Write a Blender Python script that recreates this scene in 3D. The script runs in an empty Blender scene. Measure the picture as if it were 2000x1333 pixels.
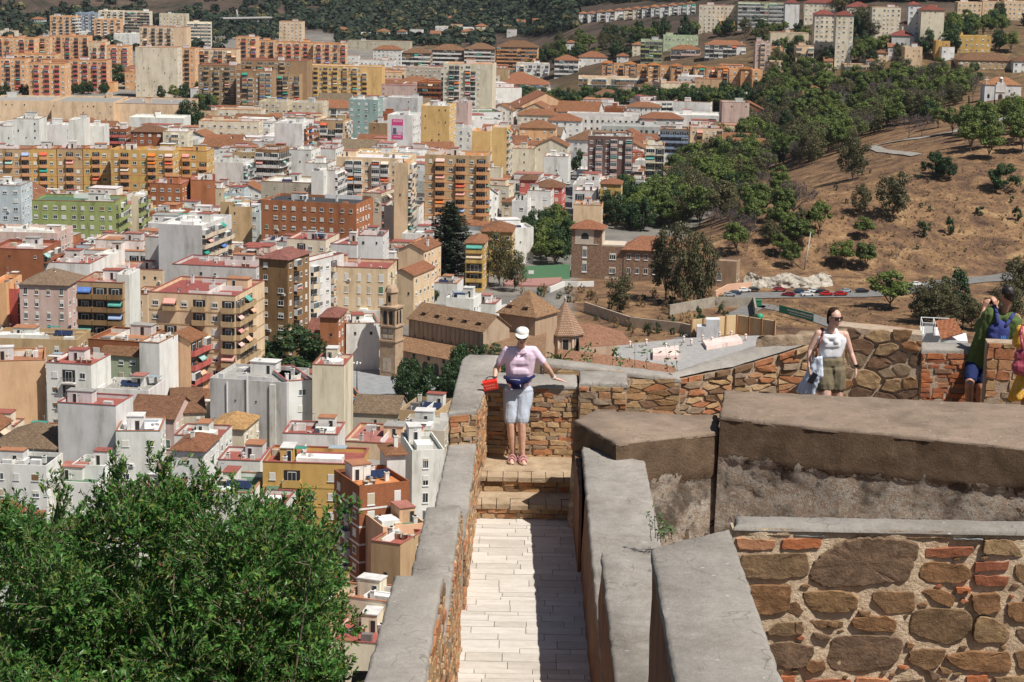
import bpy, bmesh, math, random, time
T_0 = time.time()
from mathutils import Vector, Matrix, noise, Quaternion
R = random.Random(7)
sc = bpy.context.scene
COL = sc.collection
rad = math.radians

# ------------------------------------------------------------------ camera
F = 4000.0                       # focal length in photo pixels (2000 px wide)
CAM = Vector((0, 0, 115))
PIT = math.atan(790 / F); RHO = 0.018
_f = Vector((0, math.cos(PIT), -math.sin(PIT)))
_r0 = Vector((1, 0, 0)); _u0 = Vector((0, math.sin(PIT), math.cos(PIT)))
_r = _r0 * math.cos(RHO) + _u0 * math.sin(RHO)
_u = _u0 * math.cos(RHO) - _r0 * math.sin(RHO)
cd = bpy.data.cameras.new('camera'); cam = bpy.data.objects.new('camera', cd); COL.objects.link(cam)
cd.sensor_width = 36; cd.lens = 36 * F / 2000; cd.clip_start = 0.5; cd.clip_end = 30000
cam.matrix_world = Matrix.Translation(CAM) @ Matrix((_r, _u, -_f)).transposed().to_4x4()
sc.camera = cam

def ray(px, py): return _f + _r * ((px - 1000) / F) + _u * ((666.5 - py) / F)
def atz(px, py, z):
    d = ray(px, py); return CAM + d * ((z - CAM.z) / d.z)
def atY(px, py, Y):
    d = ray(px, py); return CAM + d * (Y / d.y)
def proj(p):
    v = Vector(p) - CAM; w = v.dot(_f)
    return 1000 + F * v.dot(_r) / w, 666.5 - F * v.dot(_u) / w, w

# ------------------------------------------------------------------ terrain
def sm(t): t = min(1, max(0, t)); return t * t * (3 - 2 * t)
def smax(a, b, k):
    h = min(1, max(0, .5 + .5 * (a - b) / k)); return b + (a - b) * h + k * h * (1 - h)
def smin(a, b, k): return -smax(-a, -b, k)
def hill1(x, y):                       # the dry hill on the right
    d1 = y - 715 + max(0, 130 - x) * .15
    d2 = ((x - 66) * 240 - (y - 810) * 59) / 247
    d = smin(d1, d2, 30)
    if d <= 0: return 0.0
    return 60 * (1 - math.exp(-d / 125)) * sm(d / 12 + .3)
def hill2(x, y):
    a = min(55, max(0, (x - 22) * .21)) * sm((y - 1150) / 200)
    a += 22 * sm((y - 1560) / 180) * sm((x + 20) / 90)
    a += max(0, y - 1900) * .02 * sm((x + 200) / 200)
    return a
def hill3(x, y):
    if y < 2300: return 0
    base = max(0, y - 2650 - 220 * sm((x + 60) / 160)*0 + 250 * sm((x + 120) / 250)) * .16
    n = noise.noise(Vector((x / 420, y / 900, 3.3))) * .5 + noise.noise(Vector((x / 170, y / 380, 1.3))) * .22
    gully = abs(noise.noise(Vector((x / 90 + y / 900, y / 500, 7))))
    return base * (1 + n) + sm((y - 2700) / 500) * 35 * (n + gully * .8)
def castle(x, y):
    r = max(0, y - 27) if x > -2.2 else math.hypot(max(0, y - 12), 0)
    return 105 - .56 * r if x > -2.2 else 104.5 - .52 * r
def g(x, y, fine=True):
    z = smax(hill1(x, y), hill2(x, y), 6) - 1.5
    z = max(z, 0) + max(0, hill3(x, y))
    # gentle dip behind the convent, valley road terrace
    if y < 260: z = max(z, castle(x, y))
    if fine and hill1(x, y) > 2:
        z += noise.noise(Vector((x / 22, y / 22, 0))) * .5
    return z
def hit(px, py, h=0.0, t0=235.0):
    d = ray(px, py); t = t0; pt = t
    while t < 9000:
        p = CAM + d * t
        if p.z <= g(p.x, p.y, False) + h:
            a, b = pt, t
            for _ in range(18):
                m = (a + b) / 2; p = CAM + d * m
                if p.z <= g(p.x, p.y, False) + h: b = m
                else: a = m
            return CAM + d * b
        pt = t; t *= 1.006
    return CAM + d * 9000

# ------------------------------------------------------------------ materials
def mat(name):
    m = bpy.data.materials.new(name); m.use_nodes = True; return m
class NT:
    def __init__(s, m): s.t = m.node_tree; s.n = s.t.nodes; s.b = s.n['Principled BSDF']
    def add(s, k, **kw):
        x = s.n.new(k)
        for a, v in kw.items():
            if a.startswith('i_'):
                x.inputs[a[2:].replace('_', ' ')].default_value = v
            else: setattr(x, a, v)
        return x
    def link(s, a, b): s.t.links.new(a, b)
def ramp(nt, fac, stops, interp='LINEAR'):
    r = nt.add('ShaderNodeValToRGB'); e = r.color_ramp.elements; r.color_ramp.interpolation = interp
    e[0].position, e[0].color = stops[0][0], (*stops[0][1], 1)
    e[1].position, e[1].color = stops[-1][0], (*stops[-1][1], 1)
    for p, c in stops[1:-1]:
        q = e.new(p); q.color = (*c, 1)
    nt.link(fac, r.inputs[0]); return r.outputs[0]
def nz(nt, scale, vec=None, detail=6, rough=.6, dist=0):
    x = nt.add('ShaderNodeTexNoise'); x.inputs['Scale'].default_value = scale
    x.inputs['Detail'].default_value = detail; x.inputs['Roughness'].default_value = rough
    x.inputs['Distortion'].default_value = dist
    if vec: nt.link(vec, x.inputs['Vector'])
    return x.outputs['Fac']
def wpos(nt, s=(1, 1, 1)):
    g_ = nt.add('ShaderNodeNewGeometry'); m = nt.add('ShaderNodeMapping'); m.inputs['Scale'].default_value = s
    nt.link(g_.outputs['Position'], m.inputs['Vector']); return m.outputs['Vector']
def mixc(nt, fac, a, b, mode='MIX'):
    x = nt.add('ShaderNodeMix', data_type='RGBA', blend_type=mode)
    for s, v in ((x.inputs[0], fac), (x.inputs[6], a), (x.inputs[7], b)):
        if hasattr(v, 'is_linked') or hasattr(v, 'links'): nt.link(v, s)
        elif isinstance(v, (int, float)): s.default_value = v
        else: s.default_value = (*v, 1)
    return x.outputs[2]
def bump(nt, h, dist, strength=1.0):
    b = nt.add('ShaderNodeBump'); b.inputs['Distance'].default_value = dist; b.inputs['Strength'].default_value = strength
    nt.link(h, b.inputs['Height']); nt.link(b.outputs[0], nt.b.inputs['Normal'])
def simple(name, c, rough=.8, metal=0, spec=None, emit=None):
    m = mat(name); b = m.node_tree.nodes['Principled BSDF']
    b.inputs['Base Color'].default_value = (*c, 1); b.inputs['Roughness'].default_value = rough; b.inputs['Metallic'].default_value = metal
    if spec is not None: b.inputs['Specular IOR Level'].default_value = spec
    return m
def noisy(name, stops, scale=4, detail=8, rough=.85, bd=0, bs=None, stretch=(1, 1, 1), interp='LINEAR', dist=0):
    m = mat(name); nt = NT(m); v = wpos(nt, stretch)
    n = nz(nt, scale, v, detail, .65, dist)
    nt.link(ramp(nt, n, stops, interp), nt.b.inputs['Base Color']); nt.b.inputs['Roughness'].default_value = rough
    nt.b.inputs['Specular IOR Level'].default_value = .25
    if bd: bump(nt, nz(nt, bs or scale * 4, v, 8, .7), bd)
    return m
def plaster(name, lo=.8, grime=.5, brick=False):
    m = mat(name); nt = NT(m); oi = nt.add('ShaderNodeObjectInfo')
    v = wpos(nt, (.35, .35, .07)); n = nz(nt, 1.0, v, 7, .7)
    n2 = nz(nt, .25, wpos(nt), 4, .6)
    c = mixc(nt, 1.0, oi.outputs['Color'], ramp(nt, n, [(.3, (lo * .72, lo * .7, lo * .67)), (.45, (.9, .89, .87)), (.55, (1.0,) * 3), (.8, (1.04,) * 3)]), 'MULTIPLY')
    c = mixc(nt, grime, c, ramp(nt, n2, [(.3, (.78, .76, .73)), (.6, (1, 1, 1))]), 'MULTIPLY')
    if brick:
        v3 = wpos(nt, (1.2, 1.2, 9)); n3 = nz(nt, 1.5, v3, 3, .5)
        c = mixc(nt, .8, c, ramp(nt, n3, [(.35, (.72, .7, .68)), (.65, (1.1, 1.1, 1.1))]), 'MULTIPLY')
    nt.link(c, nt.b.inputs['Base Color']); nt.b.inputs['Roughness'].default_value = .9
    nt.b.inputs['Specular IOR Level'].default_value = .2
    return m
def island(name, cols, rough=.9, bd=.01, bs=18, var=.35, tex=6, stain=None, interp='CONSTANT'):
    """every stone (mesh island) its own colour"""
    m = mat(name); nt = NT(m); gm = nt.add('ShaderNodeNewGeometry')
    n_ = len(cols)
    c = ramp(nt, gm.outputs['Random Per Island'], [(i / n_, k) for i, k in enumerate(cols)] if n_ > 1 else [(0, cols[0]), (1, cols[0])], interp)
    v = wpos(nt); n = nz(nt, tex, v, 9, .7, .3); n2 = nz(nt, tex * 4, v, 6, .7)
    c = mixc(nt, var, c, ramp(nt, n, [(.25, (.35, .33, .3)), (.5, (.9, .9, .9)), (.75, (1.5, 1.45, 1.35))]), 'MULTIPLY')
    c = mixc(nt, .35, c, ramp(nt, n2, [(.3, (.6, .55, .5)), (.65, (1.15, 1.12, 1.1))]), 'MULTIPLY')
    nt.link(c, nt.b.inputs['Base Color']); nt.b.inputs['Roughness'].default_value = rough
    nt.b.inputs['Specular IOR Level'].default_value = .25
    bump(nt, nz(nt, bs, v, 10, .75), bd)
    return m
def leafmat(name, cols, rough=.55, trans=.25):
    m = mat(name); nt = NT(m); gm = nt.add('ShaderNodeNewGeometry')
    n_ = len(cols) - 1
    c = ramp(nt, gm.outputs['Random Per Island'], [(i / n_, k) for i, k in enumerate(cols)])
    oi = nt.add('ShaderNodeObjectInfo')
    c = mixc(nt, 1.0, c, ramp(nt, oi.outputs['Random'], [(0, (.78, .82, .8)), (1, (1.18, 1.15, 1.1))]), 'MULTIPLY')
    nt.link(c, nt.b.inputs['Base Color']); nt.b.inputs['Roughness'].default_value = rough
    nt.b.inputs['Specular IOR Level'].default_value = .3
    tr = nt.add('ShaderNodeBsdfTranslucent'); nt.link(c, tr.inputs['Color'])
    mx = nt.add('ShaderNodeMixShader'); mx.inputs[0].default_value = trans
    nt.link(nt.b.outputs[0], mx.inputs[1]); nt.link(tr.outputs[0], mx.inputs[2])
    nt.link(mx.outputs[0], nt.n['Material Output'].inputs['Surface'])
    return m

MP = plaster('plaster'); MPB = plaster('brickwork', brick=True)
M_white = simple('white_frame', (.72, .72, .7), .5)
M_conc = noisy('pale_concrete', [(.3, (.3, .29, .27)), (.7, (.48, .46, .43))], .6, bd=0)
M_dark = simple('dark_opening', (.018, .018, .02), .6)
M_metal = simple('grey_metal', (.25, .26, .27), .45, .6)
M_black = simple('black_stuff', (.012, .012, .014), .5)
M_trunk = noisy('bark', [(.3, (.09, .065, .045)), (.7, (.2, .16, .12))], 6, bd=.01, bs=20)
def glass():
    m = mat('window_glass'); nt = NT(m); oi = nt.add('ShaderNodeObjectInfo')
    nt.link(ramp(nt, oi.outputs['Random'], [(0, (.012, .015, .018)), (.6, (.03, .036, .042)), (1, (.1, .12, .13))]), nt.b.inputs['Base Color'])
    nt.b.inputs['Roughness'].default_value = .12; return m
M_glass = glass()
def blindm():
    m = mat('roller_blind'); nt = NT(m); oi = nt.add('ShaderNodeObjectInfo')
    nt.link(ramp(nt, oi.outputs['Random'], [(0, (.62, .61, .57)), (.45, (.7, .69, .66)), (.62, (.5, .42, .3)), (.8, (.66, .63, .56)), (.92, (.22, .12, .06)), (.97, (.1, .2, .12))], 'CONSTANT'), nt.b.inputs['Base Color'])
    nt.b.inputs['Roughness'].default_value = .6; return m
M_blind = blindm()
def objcol(name, rough=.8, tile=0, stripe=0, metal=0):
    m = mat(name); nt = NT(m); oi = nt.add('ShaderNodeObjectInfo'); c = oi.outputs['Color']
    v = wpos(nt); n = nz(nt, .6, v, 7, .7)
    c = mixc(nt, 1.0, c, ramp(nt, n, [(.25, (.68, .66, .64)), (.6, (1.0, 1.0, 1.0)), (.85, (1.15, 1.12, 1.1))]), 'MULTIPLY')
    if tile:
        tc = nt.add('ShaderNodeTexCoord')
        n3 = nz(nt, 2.4, v, 3, .5)
        c = mixc(nt, .85, c, ramp(nt, n3, [(.3, (.55, .5, .46)), (.55, (1, 1, 1)), (.75, (1.35, 1.3, 1.15))]), 'MULTIPLY')
        w = nt.add('ShaderNodeTexWave', wave_type='BANDS', bands_direction='X'); w.inputs['Scale'].default_value = tile
        w.inputs['Distortion'].default_value = 1.5; w.inputs['Detail Scale'].default_value = 4
        nt.link(tc.outputs['Object'], w.inputs['Vector'])
        c = mixc(nt, .55, c, ramp(nt, w.outputs['Fac'], [(.1, (.5, .46, .42)), (.6, (1.1, 1.1, 1.1))]), 'MULTIPLY')
        bump(nt, w.outputs['Fac'], .12)
    if stripe:
        tc = nt.add('ShaderNodeTexCoord')
        w = nt.add('ShaderNodeTexWave', wave_type='BANDS', bands_direction='X'); w.inputs['Scale'].default_value = stripe
        nt.link(tc.outputs['Object'], w.inputs['Vector'])
        c = mixc(nt, ramp(nt, w.outputs['Fac'], [(.45, (0, 0, 0)), (.55, (.6, .6, .6))]), c, (.75, .8, .75))
    nt.link(c, nt.b.inputs['Base Color']); nt.b.inputs['Roughness'].default_value = rough; nt.b.inputs['Metallic'].default_value = metal
    nt.b.inputs['Specular IOR Level'].default_value = .25
    return m
M_tile = objcol('clay_tiles', .9, tile=1.6); M_flat = objcol('flat_roof', .9); M_cloth = objcol('cloth', .8)
M_paint = objcol('paint', .55); M_strip = objcol('striped_cloth', .8, stripe=1.6)
M_car = objcol('car_paint', .3)

# ------------------------------------------------------------------ object helpers
def tag(o, label=None, cat=None, group=None, kind=None):
    if label: o['label'] = label
    if cat: o['category'] = cat
    if group: o['group'] = group
    if kind: o['kind'] = kind
    return o
def empty(name, loc=(0, 0, 0), rz=0, parent=None):
    o = bpy.data.objects.new(name, None); COL.objects.link(o); o.location = loc; o.rotation_euler.z = rz
    o.empty_display_size = .2
    if parent: o.parent = parent
    return o
def link(name, me, parent=None, loc=(0, 0, 0), rz=0, sc_=(1, 1, 1), color=None):
    o = bpy.data.objects.new(name, me); COL.objects.link(o); o.location = loc; o.scale = sc_
    o.rotation_euler.z = rz
    if parent: o.parent = parent
    if color: o.color = (*color, 1)
    return o
class MB:
    """collects faces, each with a material slot"""
    def __init__(s, *mats): s.v = []; s.f = []; s.mi = []; s.mats = list(mats); s.sm = []
    def face(s, pts, mi=0, smooth=False):
        n = len(s.v); s.v += [tuple(p) for p in pts]; s.f.append(tuple(range(n, n + len(pts)))); s.mi.append(mi); s.sm.append(smooth)
    def box(s, x0, x1, y0, y1, z0, z1, mi=0, bottom=True, M=None):
        n = len(s.v)
        p = [(x0, y0, z0), (x1, y0, z0), (x1, y1, z0), (x0, y1, z0), (x0, y0, z1), (x1, y0, z1), (x1, y1, z1), (x0, y1, z1)]
        if M: p = [tuple(M @ Vector(q)) for q in p]
        s.v += p
        fs = [(0, 1, 5, 4), (1, 2, 6, 5), (2, 3, 7, 6), (3, 0, 4, 7), (4, 5, 6, 7)]
        if bottom: fs.append((3, 2, 1, 0))
        for f in fs: s.f.append(tuple(n + i for i in f)); s.mi.append(mi); s.sm.append(False)
    def prism(s, poly, z0, z1, mi=0, top=None, bottom=True):
        n = len(s.v); k = len(poly)
        def zz(z, p): return z(p) if callable(z) else z
        s.v += [(p[0], p[1], zz(z0, p)) for p in poly] + [(p[0], p[1], zz(z1, p)) for p in poly]
        for i in range(k):
            j = (i + 1) % k; s.f.append((n + i, n + j, n + k + j, n + k + i)); s.mi.append(mi); s.sm.append(False)
        s.f.append(tuple(n + k + i for i in range(k))); s.mi.append(mi if top is None else top); s.sm.append(False)
        if bottom: s.f.append(tuple(n + i for i in reversed(range(k)))); s.mi.append(mi); s.sm.append(False)
    def tube(s, a, b, ra, rb, mi=0, n=8, caps=True, smooth=True):
        a = Vector(a); b = Vector(b); d = (b - a).normalized()
        q = d.to_track_quat('Z', 'Y'); st = len(s.v)
        for c, r in ((a, ra), (b, rb)):
            for i in range(n):
                t = 2 * math.pi * i / n; s.v.append(tuple(c + q @ Vector((r * math.cos(t), r * math.sin(t), 0))))
        for i in range(n):
            j = (i + 1) % n; s.f.append((st + i, st + j, st + n + j, st + n + i)); s.mi.append(mi); s.sm.append(smooth)
        if caps:
            s.f.append(tuple(st + n + i for i in range(n))); s.mi.append(mi); s.sm.append(False)
            s.f.append(tuple(st + i for i in reversed(range(n)))); s.mi.append(mi); s.sm.append(False)
    def lathe(s, prof, c=(0, 0, 0), n=16, mi=0, smooth=True, a0=0):
        st = len(s.v)
        for r, z in prof:
            for i in range(n):
                t = a0 + 2 * math.pi * i / n; s.v.append((c[0] + r * math.cos(t), c[1] + r * math.sin(t), c[2] + z))
        for k in range(len(prof) - 1):
            for i in range(n):
                j = (i + 1) % n; s.f.append((st + k * n + i, st + k * n + j, st + (k + 1) * n + j, st + (k + 1) * n + i)); s.mi.append(mi); s.sm.append(smooth)
    def mesh(s, name):
        me = bpy.data.meshes.new(name); me.from_pydata(s.v, [], s.f); me.update()
        for m in s.mats: me.materials.append(m)
        me.polygons.foreach_set('material_index', s.mi); me.polygons.foreach_set('use_smooth', s.sm); me.update()
        return me
    def build(s, name, parent=None, loc=(0, 0, 0), rz=0, color=None):
        return link(name, s.mesh(name), parent, loc, rz, color=color)
def grid_quad(a, b, c, d, nu, nv, disp=None):
    """bilinear grid a-b (u) to d-c (v); disp(p,u,v)->Vector"""
    V = []; Fc = []
    for j in range(nv + 1):
        for i in range(nu + 1):
            u = i / nu; v = j / nv
            p = (a * (1 - u) + b * u) * (1 - v) + (d * (1 - u) + c * u) * v
            if disp: p = p + disp(p, u, v)
            V.append(p)
    for j in range(nv):
        for i in range(nu):
            k = j * (nu + 1) + i; Fc.append((k, k + 1, k + nu + 2, k + nu + 1))
    return V, Fc
# ------------------------------------------------------------------ light
SAZ, SEL = rad(52), rad(56)          # azimuth to the right of straight-behind-the-camera, elevation
sdir = Vector((math.sin(SAZ) * math.cos(SEL), -math.cos(SAZ) * math.cos(SEL), math.sin(SEL)))
sl = bpy.data.lights.new('sun', 'SUN'); sl.energy = 5.0; sl.angle = rad(.53); sl.color = (1, .95, .87)
so = bpy.data.objects.new('sun', sl); COL.objects.link(so); so.rotation_euler = sdir.to_track_quat('Z', 'Y').to_euler(); so.location = (60, -60, 250)
w = bpy.data.worlds.new('World'); sc.world = w; w.use_nodes = True
wn = w.node_tree; sky = wn.nodes.new('ShaderNodeTexSky'); sky.sky_type = 'NISHITA'; sky.sun_disc = False
sky.sun_elevation = SEL; sky.sun_rotation = math.atan2(sdir.x, sdir.y)
sky.altitude = 100; sky.dust_density = 1.0
bg = wn.nodes['Background']; wn.links.new(sky.outputs[0], bg.inputs[0]); bg.inputs[1].default_value = .05
sc.view_settings.view_transform = 'Standard'; sc.view_settings.look = 'None'; sc.view_settings.exposure = 0.3; sc.view_settings.gamma = 1
sc.cycles.max_bounces = 5; sc.cycles.diffuse_bounces = 3; sc.cycles.transparent_max_bounces = 4; sc.cycles.volume_bounces = 0
sc.cycles.use_adaptive_sampling = True

# ------------------------------------------------------------------ ground sheet
def ground():
    ys = []; y = 4.0
    while y < 9000: ys.append(y); y *= 1.022 if 600 < y < 1300 else 1.034
    nx = 150; V = []; Fc = []; att = []
    for y in ys:
        half = 30 + y * .36
        for i in range(nx + 1):
            x = -half + 2 * half * i / nx
            V.append((x, y, g(x, y)))
            h = hill1(x, y)
            a = sm((h - .8) / 2) if y < 1250 else 0
            if y < 262 and castle(x, y) > .5: a = 1
            if 520 < y < 722 and x > 12 + (y - 520) * .06: a = 1
            if 380 < y < 1000: a = max(a, sm((x - (60 if y < 700 else 66 + (y - 700) * .1)) / 14) * (1 if y < 740 else sm((h + .4)))*(.0 if 640 < y < 700 and x < 62 else 1))
            b = sm((y - 2300) / 300) if x < -60 else sm((y - 1500) / 200)
            dz = 0
            att.append((a, b, 1 if (hill2(x, y) > 2 and y > 1150) else 0, 1))
    for j in range(len(ys) - 1):
        for i in range(nx):
            k = j * (nx + 1) + i; Fc.append((k, k + 1, k + nx + 2, k + nx + 1))
    me = bpy.data.meshes.new('ground'); me.from_pydata(V, [], Fc); me.update()
    ca = me.color_attributes.new('cover', 'FLOAT_COLOR', 'POINT')
    for i, c in enumerate(att): ca.data[i].color = c
    for p in me.polygons: p.use_smooth = True
    m = mat('ground'); nt = NT(m); v = wpos(nt)
    at = nt.add('ShaderNodeAttribute', attribute_name='cover'); sp = nt.add('ShaderNodeSeparateColor'); nt.link(at.outputs['Color'], sp.inputs[0])
    city = ramp(nt, nz(nt, .05, v, 6), [(.35, (.13, .125, .12)), (.6, (.24, .22, .19))])
    dn = nz(nt, .09, v, 12, .72, .6)
    dry = ramp(nt, dn, [(.3, (.06, .038, .028)), (.43, (.125, .076, .05)), (.55, (.235, .14, .075)), (.7, (.4, .275, .15))])
    dry = mixc(nt, .7, dry, ramp(nt, nz(nt, .9, v, 8, .75), [(.3, (.45, .42, .4)), (.5, (.95, .95, .95)), (.7, (1.45, 1.4, 1.3))]), 'MULTIPLY')
    far = ramp(nt, nz(nt, .012, v, 12, .75, .5), [(.38, (.022, .028, .018)), (.5, (.075, .055, .042)), (.7, (.14, .1, .075))])
    c = mixc(nt, sp.outputs[0], city, dry)
    c = mixc(nt, sp.outputs[2], c, mixc(nt, .35, dry, (.05, .055, .025)))
    c = mixc(nt, sp.outputs[1], c, far)
    nt.link(c, nt.b.inputs['Base Color']); nt.b.inputs['Roughness'].default_value = .95; nt.b.inputs['Specular IOR Level'].default_value = .1
    bump(nt, nz(nt, .8, v, 8, .7), .6)
    me.materials.append(m)
    tag(link('ground', me), kind='structure')
ground()
def ribbon(name, pts, w, m, lift=.15, label=None, n=16):
    """a road laid on the terrain through world (x,y) points"""
    P = []
    for a, b in zip(pts[:-1], pts[1:]):
        for k in range(n): P.append(Vector(a) * (1 - k / n) + Vector(b) * (k / n))
    P.append(Vector(pts[-1])); V = []; Fc = []
    for i, p in enumerate(P):
        q = P[min(i + 1, len(P) - 1)] - P[max(i - 1, 0)]; nrm = Vector((-q.y, q.x)).normalized()
        for s in (-1, 0, 1):
            t = p + nrm * (w / 2 * s); V.append((t.x, t.y, g(t.x, t.y) + lift))
    for i in range(len(P) - 1):
        for k in (0, 1):
            a = i * 3 + k; Fc.append((a, a + 1, a + 4, a + 3))
    me = bpy.data.meshes.new(name); me.from_pydata(V, [], Fc); me.materials.append(m)
    return tag(link(name, me), kind='structure')
M_asph = noisy('asphalt', [(.3, (.13, .13, .13)), (.7, (.21, .2, .19))], .4, bd=0)
M_path = noisy('pale_path', [(.3, (.24, .22, .19)), (.7, (.36, .33, .29))], .5)
def gp(px, py): p = hit(px, py); return (p.x, p.y)
ribbon('path', [gp(x, y) for x, y in ((1905, 236), (1870, 258), (1800, 272), (1735, 280), (1700, 288), (1725, 296), (1790, 306))], 4.6, M_path, .4)
# ------------------------------------------------------------------ masonry tools
M_mortar = noisy('mortar', [(.25, (.27, .2, .14)), (.5, (.42, .32, .23)), (.75, (.52, .42, .32))], 7, bd=.02, bs=30)
M_mortarg = noisy('grey_mortar', [(.25, (.27, .2, .14)), (.5, (.4, .31, .23)), (.75, (.5, .4, .31))], 7, bd=.02, bs=30)
def cement(name, lo, hi, tint=(1, 1, 1), stretch=(1, 1, 1)):
    m = mat(name); nt = NT(m); v = wpos(nt, stretch)
    n = nz(nt, 1.6, v, 10, .7, .5); n2 = nz(nt, 45, wpos(nt), 4, .8); n3 = nz(nt, 9, wpos(nt), 8, .75)
    c = ramp(nt, n, [(.3, tuple(lo * t for t in tint)), (.7, tuple(hi * t for t in tint))])
    c = mixc(nt, .5, c, ramp(nt, n2, [(.3, (.72, .71, .7)), (.7, (1.25, 1.25, 1.25))]), 'MULTIPLY')
    c = mixc(nt, .5, c, ramp(nt, n3, [(.3, (.75, .73, .7)), (.6, (1.1, 1.1, 1.1))]), 'MULTIPLY')
    ve = nt.add('ShaderNodeTexVoronoi', feature='DISTANCE_TO_EDGE'); ve.inputs['Scale'].default_value = .9; ad = nt.add('ShaderNodeVectorMath', operation='ADD'); ns = nt.add('ShaderNodeTexNoise'); ns.inputs['Scale'].default_value = 3; nt.link(wpos(nt), ns.inputs['Vector']); nt.link(wpos(nt), ad.inputs[0]); nt.link(ns.outputs['Color'], ad.inputs[1]); nt.link(ad.outputs[0], ve.inputs['Vector'])
    c = mixc(nt, .8, c, ramp(nt, ve.outputs['Distance'], [(.0, (.45, .42, .4)), (.007, (1, 1, 1))]), 'MULTIPLY')
    c = mixc(nt, .7, c, ramp(nt, nz(nt, .7, wpos(nt), 9, .75), [(.36, (.6, .57, .53)), (.52, (1, 1, 1)), (.7, (1.12, 1.1, 1.06))]), 'MULTIPLY')
    vo = nt.add('ShaderNodeTexVoronoi'); vo.inputs['Scale'].default_value = 5; nt.link(wpos(nt, (1, 1.3, 1)), vo.inputs['Vector'])
    c = mixc(nt, ramp(nt, vo.outputs['Distance'], [(.045, (.8, .8, .8)), (.075, (0, 0, 0))]), c, (.5, .49, .46))
    nt.link(c, nt.b.inputs['Base Color']); nt.b.inputs['Roughness'].default_value = .92; nt.b.inputs['Specular IOR Level'].default_value = .2
    nt2 = nz(nt, 30, wpos(nt), 8, .8); bump(nt, nt2, .012); return m
M_cop = cement('coping_cement', .24, .38, (1, .92, .83), (1, .35, 1))
M_render = cement('brown_render', .18, .32, (1, .76, .58))
M_stone = island('rubble_stone', [(.24, .14, .07), (.3, .18, .09), (.2, .12, .075), (.34, .23, .13), (.15, .095, .065), (.28, .21, .14), (.3, .15, .07)], bd=.03, bs=9, var=.5, tex=5)
M_brick = island('old_brick', [(.42, .15, .065), (.34, .13, .07), (.45, .2, .1), (.3, .11, .06), (.48, .24, .13), (.26, .15, .1)], bd=.012, bs=25, var=.35, tex=8)
M_mix = island('mixed_brick_and_stone', [(.42, .25, .13), (.38, .17, .08), (.45, .29, .15), (.3, .22, .15), (.42, .18, .09), (.38, .26, .14), (.2, .12, .07), (.48, .33, .19), (.33, .25, .18), (.43, .23, .12)], bd=.012, bs=25, var=.35, tex=8)

def inpoly(x, y, P):
    c = False; n = len(P)
    for i in range(n):
        x1, y1 = P[i]; x2, y2 = P[(i + 1) % n]
        if (y1 > y) != (y2 > y) and x < (x2 - x1) * (y - y1) / (y2 - y1) + x1: c = not c
    return c
class Frame:
    def __init__(s, O, U, V=Vector((0, 0, 1))):
        s.O = Vector(O); s.U = Vector(U).normalized(); s.V = V; s.N = s.U.cross(s.V).normalized()
    def __call__(s, u, v, d=0): return s.O + s.U * u + s.V * v + s.N * d
def shrink(poly, gpx):
    """inset polygon edges towards the centre by gpx"""
    cx = sum(p[0] for p in poly) / len(poly); cy = sum(p[1] for p in poly) / len(poly); out = []
    for x, y in poly:
        dx, dy = cx - x, cy - y; l = math.hypot(dx, dy) or 1; t = min(.6, gpx * 1.25 / l)
        out.append((x + dx * t, y + dy * t))
    return out
def stone_mesh(mb, polys, fr, gap=.015, proud=.03, mi=0, rough=.3, seg=.06, rnd=R):
    for poly in polys:
        P = shrink(poly, gap)
        k = len(P); ring = []
        for i in range(k):
            a, b = P[i], P[(i + 1) % k]; L = math.hypot(b[0] - a[0], b[1] - a[1]); n = max(1, min(5, int(L / seg)))
            for j in range(n):
                t = j / n; jit = gap * rough * 1.6 * (1 if j else .6)
                x = a[0] + (b[0] - a[0]) * t; y = a[1] + (b[1] - a[1]) * t
                # round the corners a little
                if j == 0: 
                    cx = sum(p[0] for p in P) / k; cy = sum(p[1] for p in P) / k
                    x += (cx - x) * .05; y += (cy - y) * .05
                ring.append((x + rnd.uniform(-jit, jit), y + rnd.uniform(-jit, jit)))
        cx = sum(p[0] for p in ring) / len(ring); cy = sum(p[1] for p in ring) / len(ring)
        size = max(math.hypot(p[0] - cx, p[1] - cy) for p in ring)
        pr = proud * rnd.uniform(.5, 1.3); tx, ty = rnd.uniform(-.12, .12), rnd.uniform(-.12, .12)
        st = len(mb.v); m = len(ring)
        for s_, d_ in ((1.0, -.03), (.99, pr * .7), (.955, pr), (.6, pr * 1.02)):
            for (x, y) in ring:
                X = cx + (x - cx) * s_; Y = cy + (y - cy) * s_
                dd = d_ + (0 if d_ < 0 else (tx * (X - cx) + ty * (Y - cy)) * .5 + noise.noise(Vector((X * 16, Y * 16, cx))) * min(.014, pr * .4))
                mb.v.append(tuple(fr(X, Y, dd)))
        mb.v.append(tuple(fr(cx, cy, pr * 1.06)))
        for r_ in range(3):
            for i in range(m):
                j = (i + 1) % m
                mb.f.append((st + r_ * m + i, st + r_ * m + j, st + (r_ + 1) * m + j, st + (r_ + 1) * m + i)); mb.mi.append(mi); mb.sm.append(r_ > 2)
        for i in range(m):
            j = (i + 1) % m; mb.f.append((st + 3 * m + i, st + 3 * m + j, st + 4 * m)); mb.mi.append(mi); mb.sm.append(True)
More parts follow.
